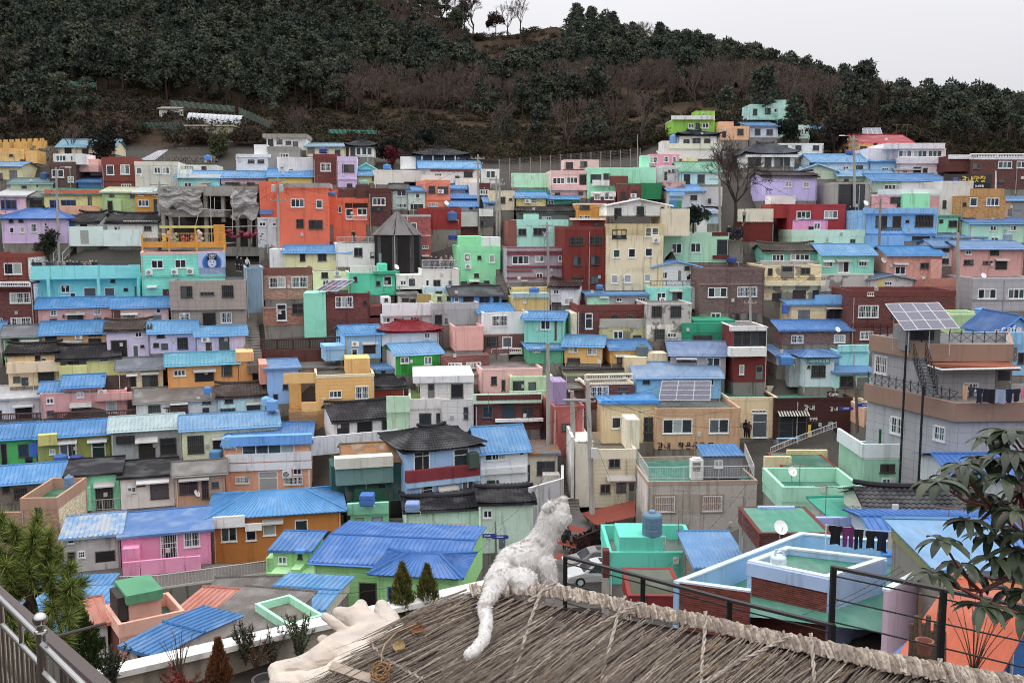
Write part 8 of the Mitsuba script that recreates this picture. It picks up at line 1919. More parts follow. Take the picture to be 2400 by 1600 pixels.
# thatched roof
RL, RR = np.array((-0.325,7.694,-2.940)), np.array((3.256,6.019,-2.940))
rd = (RR - RL) / np.linalg.norm(RR - RL)
RLEN = float(np.linalg.norm(RR - RL)) + .25
pd = np.array([rd[1], -rd[0], 0])
pd = pd if pd[1] < 0 else -pd
down = pd * .82 + np.array([0, 0, -.57])
rn = np.cross(rd, down)
rn = rn / np.linalg.norm(rn) * np.sign(rn[2])


qd = np.array((-1.287,7.231,-3.515)) - RL
BL = -(qd @ rd) / (qd @ down) * (down @ down)


def combed(s):
	b = np.interp(s, [0, .22, .6], [BL, .5 * BL + .32, .63])
	d = down - rd * np.asarray(b)[..., None]
	return d / np.linalg.norm(d, axis=-1, keepdims=True)


k = tag('thatched_roof', 'weathered grey straw thatched roof with braided ridge in the foreground', 'roof')
S, Tg = np.meshgrid(np.linspace(0, 1.08, 30), np.linspace(0, 3.6, 24))
P = RL + rd * (S * RLEN)[..., None] + combed(S) * Tg[..., None] - rn * .05
P2 = RL + rd * (S * RLEN)[..., None] + combed(S) * [1, 1, 1] * Tg[..., None] - rn * .3
put(k + '__underlay', MB().grid(P).grid(P2), '4a3f3a', fin=.3, k=.9)
B = RL + rd * (S * RLEN)[..., None] + ((down - 2 * np.dot(down, pd) * pd)) * Tg[..., None] * .8 - rn * [.0, .0, .04]
put(k + '__back_slope', MB().grid(B), '6f625a', fin=.4, k=.9, bsdf='straw')
rg = np.random.default_rng(21)
N = 15000
s = rg.uniform(-.01, 1.08, N)
t0 = rg.uniform(0, 3.3, N) ** 1.0
lay = rg.uniform(0, 1, N)
dr_ = combed(s) - rd * (.38 * np.clip(.3 - s, 0, .3) / .3)[:, None] + rn * .012 + rg.normal(size=(N, 3)) * .045
L = rg.uniform(.3, .75, N)
p0 = RL + rd * (s * RLEN)[:, None] + combed(s) * t0[:, None] + rn * (-.035 + .06 * lay)[:, None]
bend = rg.normal(size=(N, 3)) * .02
ts = np.array([0, .5, 1.0])
path = p0[:, None] + dr_[:, None] * (L[:, None] * ts)[..., None] + bend[:, None] * np.array([0, 1.0, .2])[None, :, None] + rn * (.03 * ts * (1 - ts))[None, :, None]
wd = np.cross(dr_, rn)
wd /= np.linalg.norm(wd, axis=1, keepdims=True)
rad = rg.uniform(.0025, .0065, N)
off = np.stack([wd * rad[:, None], rn * (rad * 1.1)[:, None] + 0 * wd, -wd * rad[:, None]], 1)
V = (path[:, :, None] + off[:, None] * np.array([1.0, 1.0, .45])[None, :, None, None]).reshape(-1, 3)
ii = (np.arange(N) * 9)[:, None]
q = np.array([[0, 1, 4, 3], [1, 2, 5, 4], [3, 4, 7, 6], [4, 5, 8, 7]])
Fq = (ii[:, :, None] + q[None]).reshape(-1, 4)
tab = np.array([pack(h, .9, 0) for h in ('948578', '857669', 'a69888', '72645b', 'b5a797', '8c8076', '685b53', '97805f')])
pick = rg.choice(8, N, p=[.2, .2, .16, .12, .1, .12, .07, .03])
scene[k + '__straw'] = mikit.ply((V, Fq), 'straw', uv=np.repeat(tab[pick], 9, 0))
labels[k + '__straw'] = {'kind': 'stuff'}
RP = np.array([(-0.340,7.631,-2.930), (0.000,7.687,-2.930), (0.306,7.631,-2.930), (0.602,7.504,-2.930), (0.908,7.262,-2.930), (1.151,7.155,-2.930), (1.411,7.011,-2.930), (1.680,6.821,-2.930), (1.945,6.675,-2.930), (2.220,6.508,-2.930), (2.556,6.317,-2.930), (2.906,6.148,-2.930), (3.284,5.969,-2.930)])
cum = np.concatenate([[0], np.cumsum(np.linalg.norm(np.diff(RP, axis=0), axis=1))])


def on_ridge(d):
	return np.array([np.interp(d, cum, RP[:, i]) for i in range(3)])


nb = int(cum[-1] / .105)
for i in range(nb):
	c0 = on_ridge(cum[-1] * (i + .5) / nb)
	m = MB()
	uvs = []
	big = .85 + .3 * (i / nb) * rg.uniform(.8, 1.2)
	for j in range(13):
		o = (j - 6) / 6
		pts = []
		for tt in np.linspace(-1, 1, 7):
			pinch = 1 - .45 * tt * tt
			pts.append(c0 + rd * (o * .062 * pinch * big + .045 * tt + rg.normal() * .004) + pd * (.082 * big * tt) + np.array([0, 0, .062 * big * (1 - tt * tt) - .02 - .012 * abs(o) + rg.normal() * .005]))
		n0 = m.n
		m.tube(pts, rg.uniform(.009, .014), 5)
		uvs.append(np.tile(tab[rg.choice([0, 2, 4, 5, 1])], (m.n - n0, 1)))
	kk = key_of(k + '__ridge_bundle')
	scene[kk] = mikit.ply(m.mesh(), 'straw', uv=np.vstack(uvs))


def rope(name, pts, r=.012, col='a89c8e'):
	p = np.asarray(pts, float)
	cs_ = np.concatenate([[0], np.cumsum(np.linalg.norm(np.diff(p, axis=0), axis=1))])
	d = np.linspace(0, cs_[-1], max(8, int(cs_[-1] / .012)))
	c = np.stack([np.interp(d, cs_, p[:, i]) for i in range(3)], 1)
	t = np.gradient(c, axis=0)
	t /= np.linalg.norm(t, axis=1, keepdims=True)
	a = np.cross(t, [0, 0, 1.0])
	a /= np.linalg.norm(a, axis=1, keepdims=True)
	b = np.cross(t, a)
	m = MB()
	for ph in (0, math.pi):
		w = d / (r * 5.5) * 2 * math.pi / 2 + ph
		m.tube(c + r * .55 * (np.cos(w)[:, None] * a + np.sin(w)[:, None] * b), r * .62, 5)
	put(name, m, col, bsdf='straw', fin=0, k=.85, part=True)


for pts in ([(0.263,7.470,-2.798), (0.198,7.408,-2.929), (0.124,7.242,-3.062), (0.011,6.900,-3.317)], [(0.850,7.187,-2.804), (0.787,7.117,-2.939), (0.710,6.924,-3.090), (0.629,6.714,-3.252)], [(1.400,6.915,-2.813), (1.382,6.827,-2.947), (1.344,6.692,-3.049), (1.300,6.520,-3.176)],
			[(2.062,6.575,-2.832), (2.054,6.483,-2.965), (2.022,6.319,-3.090)], [(2.799,6.206,-2.847), (2.742,6.130,-2.997)],
			[(-0.036,6.889,-3.337), (0.310,7.006,-3.162), (0.631,7.100,-3.002), (0.959,7.128,-2.833)], [(1.291,6.522,-3.178), (1.599,6.598,-3.039), (1.925,6.624,-2.878)], [(0.128,7.434,-2.946), (0.348,7.451,-2.797)], [(-1.112,7.452,-3.288), (-0.994,7.307,-3.344), (-0.644,7.044,-3.407)]):
	rope(k + '__rope', pts, .013 if len(pts) > 2 else .016)
# plank, coil and dry leaf that lie on the thatch
k = tag(key_of('plank'), 'weathered narrow plank lying on the lower left edge of the thatch', 'plank')
a, b = np.array((-1.391,7.341,-3.440)), np.array((-0.971,7.106,-3.464))
w = np.cross(b - a, rn)
w = w / np.linalg.norm(w) * .035
put(k, MB().add([x + e * w + h * rn for x in (a, b) for e in (-1, 1) for h in (0, .035)], MB.BOXF), 'a89c90', bsdf='driftwood_grain', fin=0, k=.85)
k = tag(key_of('vine_coil'), 'coil of dried brown vine resting on the thatch edge', 'vine')
m = MB()
c = np.array((-0.976,7.156,-3.409))
for j in range(7):
	R_ = .07 * rg.uniform(.5, 1.1)
	ph = rg.uniform(0, 6)
	m.tube([c + rd * (R_ * math.cos(t) + rg.normal() * .008) + down * (R_ * 1.1 * math.sin(t)) + rn * (.04 + .02 * math.sin(3 * t + ph)) for t in np.linspace(0, 6.3, 15)], .007, 5)
put(k, m, '8a6a44', bsdf='straw', fin=0, k=.85)
k = tag(key_of('dry_vine'), 'thin dry vine arching up from the coil across the driftwood', 'vine')
put(k, MB().tube([(-0.982,7.177,-3.386), (-0.999,7.252,-3.295), (-0.978,7.325,-3.243), (-0.892,7.392,-3.175), (-0.743,7.414,-3.118)], .006, 5), 'a58c64', bsdf='straw', fin=0, k=.85)
for lb, p in (('curled brown dry leaf on the thatch beside the driftwood tip', (-0.727,7.424,-3.192)), ('pale dry leaf cluster on the thatch above the vine coil', (-0.858,7.334,-3.287))):
	k = tag(key_of('dry_leaf'), lb, 'leaf')
	g = np.array([[np.array(p) + rd * (.055 * u * (1 - v_ * v_ * .8)) + down * (.05 * v_) + rn * (.03 * u * u + .03 * v_ * v_ + .01) for u in np.linspace(-1, 1, 6)] for v_ in np.linspace(-1, 1, 6)])
	put(k, MB().grid(g), '8a5a38' if 'brown' in lb else 'a08a5c', bsdf='straw', fin=0, k=.85)

# shaggy white cat statue on the ridge: sits with its back to the viewer and looks up to the right
zc = lambda x, y, Y: np.array([(x - 1200) / 2333.0 * Y, Y, 0])
J = {n_: np.array(p) for n_, p in dict(rump=(-.11,7.72,-2.9), hip=(-.05,7.86,-2.88), back=(.01,7.92,-2.81), chest=(.19,8.05,-2.78), neck=(.28,8.08,-2.62), head=(.35,8.08,-2.48), muzzle=(.45,8.28,-2.55), brow=(.39,8.12,-2.41), thigh=(.08,7.74,-2.94), shin=(.14,7.7,-3.01), foot=(.23,7.72,-3.04),
									   legt=(.26,7.98,-2.84), legb=(.31,7.98,-3.05), paw=(.39,8.02,-3.08), leg2=(.23,8.22,-2.96), leg2b=(.28,8.2,-3.13), t0=(-.16,7.6,-2.94), t1=(-.21,7.42,-2.98), t2=(-.19,7.22,-3.03), t3=(-.21,7.02,-3.08), t4=(-.28,6.86,-3.1), t5=(-.31,6.82,-3.1)).items()}
m = chain((J['rump'], .115), (J['hip'], .135), (J['back'], .145), (J['chest'], .142), (J['neck'], .112), (J['head'], .125))
m += chain((J['head'], .122), (J['brow'], .092)) + chain((J['head'], .085), (J['muzzle'], .058))
m += chain((J['thigh'] + [0, 0, .02], .135), (J['hip'], .1)) + chain((J['thigh'], .13), (J['shin'], .06), (J['foot'], .05))
m += chain((J['legt'], .105), (J['legb'], .075), (J['paw'], .055)) + chain((J['leg2'], .075), (J['leg2b'], .055))
m += chain((J['rump'], .1), (J['t0'], .072), (J['t1'], .056), (J['t2'], .05), (J['t3'], .046), (J['t4'], .044), (J['t5'], .036))
m += chain((J['brow'] + [-.02, 0, .02], .05), ((.31,8,-2.35), .046), ((.27,7.98,-2.36), .03)) + chain((J['brow'] + [.02, .02, .02], .055), ((.42,8.12,-2.34), .04), ((.44,8.12,-2.33), .028))
m -= m3.Manifold.sphere(.034, 16).scale([1.3, 1, .8]).translate(list((.32,7.92,-2.36)))
k = tag('cat_statue', 'shaggy white cat statue sitting on the thatch ridge, its tail hanging down', 'statue')
v, f = smooth_solid(m, .018, 10, .022, 9.0, 3)
t = trimesh.Trimesh(v, f, process=False)
nrm = np.array(t.vertex_normals)
v = v + nrm * (.016 * (meshkit.fbm(v * [42, 42, 20], 2, 5) - .5))[:, None]
put(k + '__body', (v, f), 'ffffff', bsdf='plaster_fur', smooth=True)
fi = rg.integers(0, len(f), 5200)
w = rg.dirichlet((1, 1, 1), len(fi))
pc = (v[f[fi]] * w[..., None]).sum(1)
pn = nrm[f[fi]].mean(1)
lie = np.array([-.55, -.1, -.75])
d_ = pn * .35 + (lie - pn * (pn @ lie)[:, None]) * .8 + rg.normal(size=pn.shape) * .22
d_ /= np.linalg.norm(d_, axis=1, keepdims=True)
sd_ = np.cross(d_, pn)
sd_ /= np.linalg.norm(sd_, axis=1, keepdims=True) + 1e-9
ln = rg.uniform(.014, .034, len(fi))[:, None]
ends = pc[:, 2] > J['t1'][2]
V = np.stack([pc - sd_ * .0075 - pn * .004, pc + sd_ * .0075 - pn * .004, pc + d_ * ln * (.45 + .55 * ends[:, None])], 1)
put(k + '__fur', (V.reshape(-1, 3), np.arange(len(V) * 3).reshape(-1, 3)), 'ffffff', bsdf='plaster_fur')
labels[k + '__fur'] = {'kind': 'stuff'}

# garden bed and white planter wall
ga, gb_ = np.array((-5.448,12.291,-5.800)), np.array((-0.346,15.555,-5.800))
labels['garden_bed'] = {'kind': 'structure'}
gd_ = (gb_ - ga) / np.linalg.norm(gb_ - ga)
gp = np.array([gd_[1], -gd_[0], 0])
q = np.array([ga + gp * .1, gb_ + gp * .1, gb_ + gp * 6, ga + gp * 6])
q[:, 2] = -6.22
n_ = 40
S, Tg = np.meshgrid(np.linspace(0, 1, n_), np.linspace(0, 1, n_))
G = (q[0] * (1 - S[..., None]) + q[1] * S[..., None]) * (1 - Tg[..., None]) + (q[3] * (1 - S[..., None]) + q[2] * S[..., None]) * Tg[..., None]
G[..., 2] += .12 * (meshkit.fbm(G * [3, 3, 0], 4) - .5)
scene['garden_bed'] = mikit.ply(MB().grid(G).mesh(), 'earth', smooth=True)
k = tag(key_of('planter_wall'), 'white topped planter wall behind the garden conifers', 'wall')
put(k + '__face', wallrun(MB(), [ga, gb_], -9.5, -5.84, -.2), 'a59a88', fin=.35)
put(k + '__coping', wallrun(MB(), [ga + gp * .04, gb_ + gp * .04], -5.84, -5.76, -.3), 'dcdad4', fin=.25)


def conifer(label, p, h, r, hexes, sd, name='conifer'):
	k = tag(key_of(name), label, 'conifer')
	rq = np.random.default_rng(sd)
	p = np.asarray(p, float)
	N = 5200
	z = rq.uniform(0.03, 1, N) ** .85
	prof = np.interp(z, [0, .12, .3, .6, .85, 1], [.6, .95, 1, .72, .34, .03]) * r * (1 + .16 * np.sin(9 * z + sd))
	an = rq.uniform(0, 2 * np.pi, N)
	lump = 1 + .18 * np.sin(an * 4 + z * 23 + sd) + .1 * np.sin(an * 7 - z * 31)
	rr = prof * lump * rq.uniform(.55, 1.04, N)
	c = p + np.stack([rr * np.cos(an), rr * np.sin(an), z * h], 1)
	d = np.stack([np.cos(an) * .45, np.sin(an) * .45, np.full(N, 1.0)], 1) + rq.normal(size=(N, 3)) * .25
	d /= np.linalg.norm(d, axis=1, keepdims=True)
	b = np.cross(d, rq.normal(size=(N, 3)))
	b /= np.linalg.norm(b, axis=1, keepdims=True)
	L = (.028 + .05 * r) * rq.uniform(.6, 1.5, (N, 1))
	V = np.stack([c - b * L * .22, c + b * L * .22, c + d * L * 1.5], 1).reshape(-1, 3)
	tb = np.array([pack(x, .8, 0) for x in hexes])
	pk = np.clip((z * 2.2 + rq.normal(size=N) * .7 + .6 * np.sin(an * 4 + z * 23)).astype(int) + rq.integers(0, 2, N), 0, len(hexes) - 1)
	scene[k + '__crown'] = mikit.ply((V, np.arange(N * 3).reshape(-1, 3)), 'leafy', uv=np.repeat(tb[pk], 3, 0))
	put(k + '__trunk', MB().tube([p - [0, 0, .3], p + [0, 0, h * .9]], [.04, .008], 6), '4a3a2c', bsdf='leafy', fin=0, k=.8)


conifer('left one of two golden green cone shaped conifers before the planter wall', (-1.66,14.5,-6.39), 1.23, .21, ('3a4428', '4c5428', '66662c', '7d7434', '8f7c3a'), 1)
conifer('right one of two golden green cone shaped conifers before the planter wall', (-1.3,14.7,-6.4), 1.14, .2, ('3c4628', '4f562a', '6a682e', '80743a', '8a7238'), 2)
conifer('dark green cone shaped conifer behind the chrome railing', (-5.19,11.5,-5.51), .86, .2, ('2a3820', '35451f', '445226', '55602a'), 3)
conifer('rust brown feathery cone shaped shrub before the planter wall', (-3.77,12.2,-6.13), .78, .14, ('5a3a22', '74492a', '8a5a34', '6a4428'), 4)


def wispy(label, p, h, n, hexes, sd, leaf=.03, spread=.35, cat='shrub', name='garden_shrub', dens=40):
	k = tag(key_of(name), label, cat)
	rq = np.random.default_rng(sd)
	p = np.asarray(p, float)
	st, cs, ds = MB(), [], []
	for i in range(n):
		a = rq.uniform(0, 6.28)
		b = rq.uniform(.1, 1) * spread
		hh = h * rq.uniform(.6, 1)
		pts = np.array([p + [b * .4 * q * math.cos(a) + b * .6 * q * q * math.cos(a + .5), b * q * math.sin(a), hh * q] for q in np.linspace(0, 1, 6)])
		st.tube(pts, np.linspace(.008, .003, 6), 4, cap=False)
		q = rq.uniform(.2, 1, dens)
		cs.append(np.stack([np.interp(q, np.linspace(0, 1, 6), pts[:, j]) for j in range(3)], 1))
		d = rq.normal(size=(dens, 3)) + [0, 0, .9]
		ds.append(d / np.linalg.norm(d, axis=1, keepdims=True))
	c, d = np.vstack(cs), np.vstack(ds)
	b = np.cross(d, rq.normal(size=d.shape))
	b /= np.linalg.norm(b, axis=1, keepdims=True)
	L = leaf * rq.uniform(.6, 1.4, (len(c), 1))
	V = np.stack([c - b * L * .16, c + b * L * .16, c + d * L * 1.3], 1).reshape(-1, 3)
	tb = np.array([pack(x, .8, 0) for x in hexes])
	scene[k + '__leaves'] = mikit.ply((V, np.arange(len(V)).reshape(-1, 3)), 'leafy', uv=np.repeat(tb[rq.integers(0, len(tb), len(c))], 3, 0))
	put(k + '__stems', st, '5a4a3c', bsdf='leafy', fin=0, k=.8)


wispy('tall upright rosemary like shrub left of the driftwood', (-2.96,13.2,-6.17), .75, 26, ('3f4a36', '4a5640', '566048'), 5, .045, .3, dens=70)
wispy('low rosemary like shrub beside the planter wall', (-3.32,13.2,-6.17), .5, 22, ('3d4634', '4c533f', '5d5844'), 6, .04, .35, dens=60)
wispy('dry brown seed stalks in the garden bed', (-3.51,13,-6.13), .55, 24, ('6a4c38', '7d5a40', '8a5a34'), 7, .025, .4, dens=25)
wispy('red leaved low plant in the garden bed', (-4.03,11.6,-5.86), .3, 40, ('7a2a28', '93332c', '6a2420', '5a3026'), 8, .05, .45, dens=40)
wispy('thin bare twigs rising over the planter wall', (-4.32,12.3,-5.98), .75, 14, ('6a5348', '5a463c'), 9, .02, .35, dens=8)
wispy('grey green bushy plant at the foot of the dark conifer', (-4.98,11.8,-5.82), .55, 26, ('3f4a3c', '4b5544', '2f3a2e'), 10, .05, .35, dens=50)
wispy('green leafy plant with dark leaves right of the rust brown shrub', (-3.65,13,-6.07), .6, 20, ('3a4030', '2f3628', '4c4a38'), 12, .06, .25, dens=40)
k = tag(key_of('flower_pot'), 'dark plastic flower pot in the corner below the driftwood', 'flower pot')
c = np.array((-3.11,12,-5.83))
put(k, MB().lathe([(.13, -.25), (.17, .0), (.19, .02), (.19, .06), (.16, .06), (.14, -.02), (0, -.02)], c, 18), '3a3434', bsdf='plain', fin=0)

# driftwood root
Dp = lambda x, y, Y: np.array([(x - 1200) / 2333.0 * Y, Y, 0])
JW = [np.array(p) for p in ((-.86,8.9,-3.87), (-1.09,9,-3.91), (-1.31,9.1,-4.02), (-1.5,9.3,-3.86), (-1.49,9.4,-3.8), (-1.67,9.35,-3.84), (-1.27,9.45,-3.85), (-1.29,9.5,-3.82), (-1.78,9.1,-3.76), (-1.66,9.05,-3.81), (-1.53,9,-3.95), (-1.8,9.05,-3.97), (-1.6,8.9,-4.03), (-1.37,8.7,-4.02), (-1.82,8.8,-4.11), (-2.02,8.8,-4.12), (-2.17,8.7,-4.11), (-2.07,8.5,-4.13), (-1.61,8.5,-4.09), (-1.78,8.4,-4.12))]
m = chain((JW[0], .03), (JW[1], .12), (JW[2], .22), (JW[12], .2), (JW[14], .16), (JW[15], .1), (JW[16], .075), (JW[17], .08))
m += chain((JW[2], .2), (JW[3], .15), (JW[4], .09)) + chain((JW[3], .14), (JW[5], .08)) + chain((JW[1], .12), (JW[6], .1), (JW[7], .07)) + chain((JW[8], .022), (JW[9], .05), (JW[10], .085), (JW[12], .12))
m += chain((JW[11], .05), (JW[12], .12)) + chain((JW[12], .2), (JW[13], .18), (JW[18], .14), (JW[19], .16), (JW[17], .1))
for p, r, sc in (((-1.55,8.92,-3.77), .085, (1.3, 1, .7)), ((-1.46,8.8,-3.78), .08, (1.4, 1, .6)), ((-1.36,9.2,-3.81), .03, (.5, 1, 1.3)), ((-1.71,8.62,-4.01), .07, (1.5, 1, .4)), ((-2.11,8.6,-4.02), .05, (1.4, 1, .45)), ((-1.37,9.25,-3.97), .05, (.5, 1, 1.6)), ((-1.53,8.85,-3.88), .03, (1.2, 1, .8))):
	m -= m3.Manifold.sphere(r, 16).scale(list(sc)).translate(list(p))
v, f = smooth_solid(m, .03, 14, .09, 5.0, 9)
k = tag(key_of('driftwood'), 'large bleached driftwood root with hollows left of the thatched roof', 'driftwood')
put(k, (v, f), 'aaa39c', bsdf='driftwood_grain', smooth=True, fin=0, k=.62)

# chrome railing and brown handrail at lower left
k = tag(key_of('chrome_railing'), 'polished steel railing with a round ball on its post', 'railing')
po = np.array((-2.67,5.4,-2.47))
d_ = np.array((-3.073,5.731,-2.360)) - np.array((-2.566,5.164,-2.360))
d_[2] = 0
d_ /= np.linalg.norm(d_)
up = np.array([0, 0, 1.0])
put(k + '__post', MB().tube([po - up * 1.3, po + up * .145], .029, 18), '888888', bsdf='steel', smooth=False)
put(k + '__collar', MB().lathe([(.033, .14), (.036, .15), (.033, .16), (.022, .165), (.02, .19)], po, 18), '888888', bsdf='steel')
g = trimesh.creation.icosphere(4, .041)
put(k + '__ball', (np.array(g.vertices) + po + up * .225, np.array(g.faces)), '888888', bsdf='steel', smooth=True)
zt_ = -2.36 - po[2]
for a0, a1, dz, r in ((.02, 1.6, 0.0, .021), (.02, 1.6, -.17, .018), (-.9, -.02, -.03, .021), (-.9, -.02, -.2, .018), (-.9, 1.6, -.85, .018)):
	put(k + '__rail', MB().tube([po + up * (zt_ + dz) + d_ * a0, po + up * (zt_ + dz) + d_ * a1], r, 14), '888888', bsdf='steel', part=True)
for i in range(-8, 16):
	if i:
		b = po + d_ * (i * .1)
		top = zt_ - .17 - (.03 if i < 0 else 0) + (.15 if i % 4 == 0 else 0)
		put(k + '__baluster', MB().tube([b + up * (zt_ - .86), b + up * top], .0105 if i % 4 else .014, 10), '888888', bsdf='steel', part=True)
k = tag(key_of('handrail'), 'dark brown painted steel beam running beside the chrome railing', 'handrail')
a, b = np.array((-4.647,8.303,-3.000)), np.array((-2.567,6.065,-3.000))
w = np.cross((b - a) / np.linalg.norm(b - a), up) * .045
put(k + '__beam', MB().add([x + e * w + h * up for x in (a, b) for e in (-1, 1) for h in (-.045, 0)], MB.BOXF), '5f5654', fin=.1, k=.9)
for s in (.22, .72):
	c = a + (b - a) * s
	put(k + '__post', MB().box(c[0] - .03, c[0] + .03, c[1] - .03, c[1] + .03, c[2] - 1.2, c[2] - .046), '3a3231', part=True)
c = a + (b - a) * .62
put(k + '__bracket', MB().tube([c - up * .02, c - up * .02 - w * 9, c - up * .05 - w * 9], .012, 6), '4a4240')

# pine at left, near
k = tag(key_of('garden_pine'), 'near green pine with long needle tufts at the left edge', 'tree')
br = MB()
tr = [(-4.45,8.9,-3.71), (-4.49,8.95,-3.62), (-4.53,9,-3.53)]
br.tube([np.array((-4.44,8.8,-4.44)), *tr], [.075, .06, .05, .045], 8)
tips = [np.array(p) for p in ((-4.53,9.2,-2.88), (-4.64,9,-2.91), (-4.38,9.1,-3.02), (-4.49,8.9,-3.06), (-4.63,8.8,-3.19), (-4.36,9.2,-3.21), (-4.16,9,-3.29), (-4.42,8.8,-3.22), (-4.11,9.1,-3.45), (-4.23,8.8,-3.55), (-4.05,8.7,-3.6), (-4.1,9,-3.57), (-4.54,8.6,-3.53), (-4.34,8.5,-3.73), (-4.05,8.6,-3.77), (-4.86,9.2,-2.87), (-4.79,8.9,-3.04), (-4.49,9.2,-3.31), (-4.76,9.3,-3.09), (-4.3,9.1,-3.57), (-4.73,9,-3.45), (-4.58,9.4,-3.21), (-4.74,9.2,-3.27), (-4.56,8.7,-3.72), (-4.39,9,-3.78), (-4.06,8.8,-3.37), (-4.42,8.9,-2.93), (-4.82,9.1,-3.19), (-4.66,9.1,-3.4), (-4.29,8.9,-3.29))]
hub = [np.array(p) for p in ((-4.53,9,-3.53), (-4.6,9,-3.32), (-4.35,9,-3.41), (-4.6,9.1,-3.11), (-4.4,9.1,-3.19))]
br.tube([hub[0], hub[1], hub[3]], [.04, .03, .02], 6).tube([hub[0], hub[2], hub[4]], [.035, .025, .018], 6)
V, U = [], []
rq = np.random.default_rng(14)
tb = np.array([pack(x, .8, 0) for x in ('5a6a28', '6d7c34', '85923e', '445624', '364420', '9aa048')])
for t in tips:
	hb = min(hub, key=lambda h: np.linalg.norm(h - t))
	mid = (hb + t) / 2 + [0, 0, -.04]
	br.tube([hb, mid, t], [.018, .013, .008], 5, cap=False)
	ax = t - mid
	ax /= np.linalg.norm(ax)
	ax = ax * .5 + [0, 0, .6]
	n = 560
	st = t - ax * rq.uniform(-.06, .2, (n, 1))
	d = ax * .55 + rq.normal(size=(n, 3)) * .62
	d /= np.linalg.norm(d, axis=1, keepdims=True)
	b = np.cross(d, rq.normal(size=(n, 3)))
	b /= np.linalg.norm(b, axis=1, keepdims=True)
	L = rq.uniform(.09, .19, (n, 1))
	V.append(np.stack([st - b * .0042, st + b * .0042, st + d * L + [0, 0, -.006]], 1).reshape(-1, 3))
	U.append(np.repeat(tb[np.clip(rq.integers(0, 6, n), 0, 5)], 3, 0))
V = np.vstack(V)
scene[k + '__needles'] = mikit.ply((V, np.arange(len(V)).reshape(-1, 3)), 'leafy', uv=np.vstack(U))
put(k + '__trunk', br, '3f322a', bsdf='leafy', fin=0, k=.8)

# broad leaved shrub at right, near
k = tag(key_of('broadleaf_shrub'), 'near shrub with drooping dark leaves and reddish twigs at the right edge', 'shrub')
scene['gloss_leaf'] = {'type': 'twosided', 'b': {'type': 'principled', 'base_color': mikit.proc(plain_fn), 'roughness': .38, 'specular': .4}}
wh = [np.array(p) for p in ((2.55,5,-1.08), (2.26,4.9,-1.23), (2.1,4.8,-1.29), (2.45,4.7,-1.41), (2.31,4.9,-1.52), (2.41,4.8,-1.68), (2.1,4.7,-1.56), (2.24,4.8,-1.71), (2.06,4.7,-1.72), (2.27,4.6,-1.85), (2.5,4.7,-1.92), (2.52,5.1,-1.25), (2.56,4.9,-1.22), (2.47,5.1,-1.44), (2.53,5,-1.59), (2.66,5,-1.8), (2.54,4.9,-1.89), (2.46,5.1,-1.87), (2.7,5.1,-1.1), (2.51,5.2,-1.27), (2.45,4.85,-1.28), (2.65,5,-1.39), (2.51,5.1,-1.14), (2.51,4.9,-1.16), (2.55,4.8,-1.55), (2.48,5,-1.64), (2.53,4.9,-1.74), (2.26,5,-1.33), (2.5,5,-1.46), (2.59,4.8,-1.86), (2.4,5.1,-1.33), (2.52,4.8,-1.64))]
fk = [np.array(p) for p in ((2.8,4.9,-1.97), (2.75,5,-1.71), (2.62,5,-1.39), (2.49,5,-1.48), (2.57,4.9,-1.8), (2.35,4.8,-1.85), (2.68,4.7,-2.06), (2.7,5.05,-1.2))]
bm = MB()
bm.tube([fk[6], fk[0], fk[1], fk[2]], [.03, .026, .022, .016], 7).tube([fk[1], fk[4], fk[5]], [.018, .014, .01], 6).tube([fk[0], np.array((2.5,4.7,-1.93)), np.array((2.28,4.7,-1.84)), np.array((2.07,4.7,-1.72))], [.016, .012, .01, .007], 6).tube([fk[1], fk[3]], [.016, .01], 6).tube([fk[2], fk[7]], [.014, .01], 6)
rq = np.random.default_rng(31)
lv = 0
cl = ('2c3624', '343f2a', '3d4832', '272f21', '434d3a', '222a1e')
for t in wh:
	hb = min(fk[1:], key=lambda h: np.linalg.norm(h - t) + (0 if h[0] > t[0] else .5))
	bm.tube([hb, (hb + t) / 2 + [0, 0, -.03], t], [.009, .007, .006], 5, cap=False)
	n = int(rq.integers(9, 13))
	for j in range(n):
		a = 2 * np.pi * j / n + rq.uniform(-.3, .3)
		e = np.array([math.cos(a), math.sin(a), rq.uniform(.15, .5)])
		L, W_ = rq.uniform(.12, .18), rq.uniform(.02, .029)
		dr0 = rq.uniform(.9, 1.9)
		g = []
		pos = t.copy()
		d = e / np.linalg.norm(e)
		s_ = np.cross(d, up)
		s_ /= np.linalg.norm(s_)
		for q in np.linspace(0, 1, 8):
			wq = W_ * (math.sin(math.pi * min(1, q * .92 + .06)) ** .8) if 0 < q < 1 else .002
			n_ = np.cross(s_, d)
			g.append([pos - s_ * wq + n_ * wq * .35, pos, pos + s_ * wq + n_ * wq * .35])
			d = d + np.array([0, 0, -dr0 / 7])
			d /= np.linalg.norm(d)
			pos = pos + d * L / 7
		put(k + '__leaf', MB().grid(g), cl[int(rq.integers(0, 6))], bsdf='gloss_leaf', smooth=True, fin=0, k=.8, part=True)
		lv += 1
put(k + '__branch', bm, '5c2a24', bsdf='plain', fin=0, k=.8)

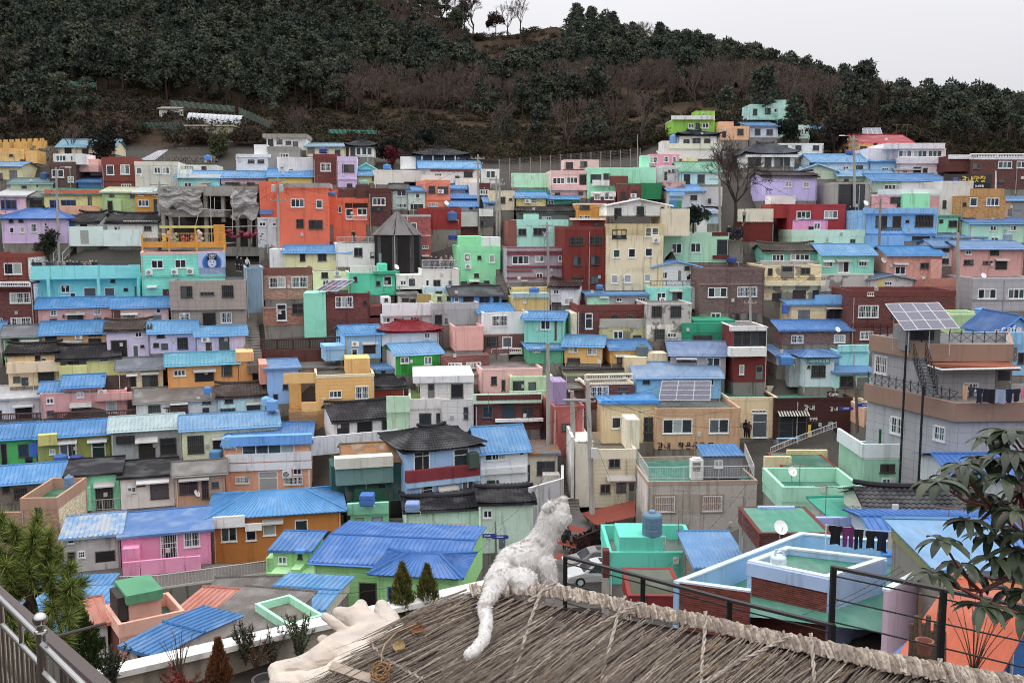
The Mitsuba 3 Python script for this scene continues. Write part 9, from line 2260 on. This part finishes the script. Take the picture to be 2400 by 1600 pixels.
# black horizontal bar fence beyond the thatch
k = tag(key_of('bar_fence'), 'black steel fence of horizontal bars beyond the thatched ridge', 'fence')
A1_ = [np.array(p) for p in ((0.702,12.660,-4.400), (1.625,11.904,-4.400), (2.536,11.150,-4.400), (3.507,10.424,-4.400))]
A2_ = [np.array(p) for p in ((3.516,10.500,-3.770), (4.431,9.831,-3.770), (5.210,9.259,-3.770))]
for run, dz, ht in ((A1_, (0, -.09, -.36, -.63, -.9), 1.3), (A2_, (0, -.1, -.36, -.62, -.88, -1.14, -1.4), 1.9)):
	for p in run:
		put(k + '__post', MB().box(p[0] - .028, p[0] + .028, p[1] - .028, p[1] + .028, p[2] - ht, p[2] + .01), '19191b', bsdf='plain', fin=0, part=True)
	for z in dz:
		for a, b in zip(run[:-1], run[1:]):
			if z == 0:
				w = np.cross((b - a) / np.linalg.norm(b - a), up) * .028
				put(k + '__top_rail', MB().add([x + e * w + h * up for x in (a, b) for e in (-1, 1) for h in (-.02, .012)], MB.BOXF), '2e2c2d', bsdf='plain', fin=0, part=True)
			else:
				put(k + '__bar', MB().tube([a + up * z, b + up * z], .009, 6), '19191b', bsdf='plain', fin=0, part=True)
k = tag(key_of('log_planter'), 'planter of upright split logs behind the black fence', 'planter')
c0, c1 = np.array((5.12,12.2,-5.63)), np.array((5.44,12,-5.54))
for i in range(9):
	c = c0 + (c1 - c0) * i / 8
	put(k + '__log', MB().tube([c - up * .3, c + up * (.5 + .12 * math.sin(i * 2.1))], [.035 + .012 * (i % 3), .03], 7), '5c5048', bsdf='driftwood_grain', fin=0, k=.8, part=True)
for lb, x, dy in (('left one of two bare sticks standing in the log planter', .3, .9), ('right one of two bare sticks standing in the log planter', .75, .85)):
	kk = tag(key_of('stick'), lb, 'stick')
	c = c0 + (c1 - c0) * x
	put(kk, MB().tube([c, c + up * dy + [.04 * (1 if x > .5 else -1), 0, 0]], [.03, .022], 7), '7a5f4a', bsdf='driftwood_grain', fin=0, k=.8)
k = tag(key_of('flower_pot'), 'terracotta pot in front of the log planter', 'flower pot')
put(k, MB().lathe([(.07, 0), (.1, .14), (.11, .14), (.11, .17), (.09, .17), (.08, .1), (0, .1)], (5.03,11.6,-5.26), 16), '7d4c3c', fin=.2)
wispy('bare twiggy shrub behind the black fence on the right', (5.11,10.5,-5.05), .95, 16, ('5a463c', '6a5348'), 15, .02, .45, dens=6)
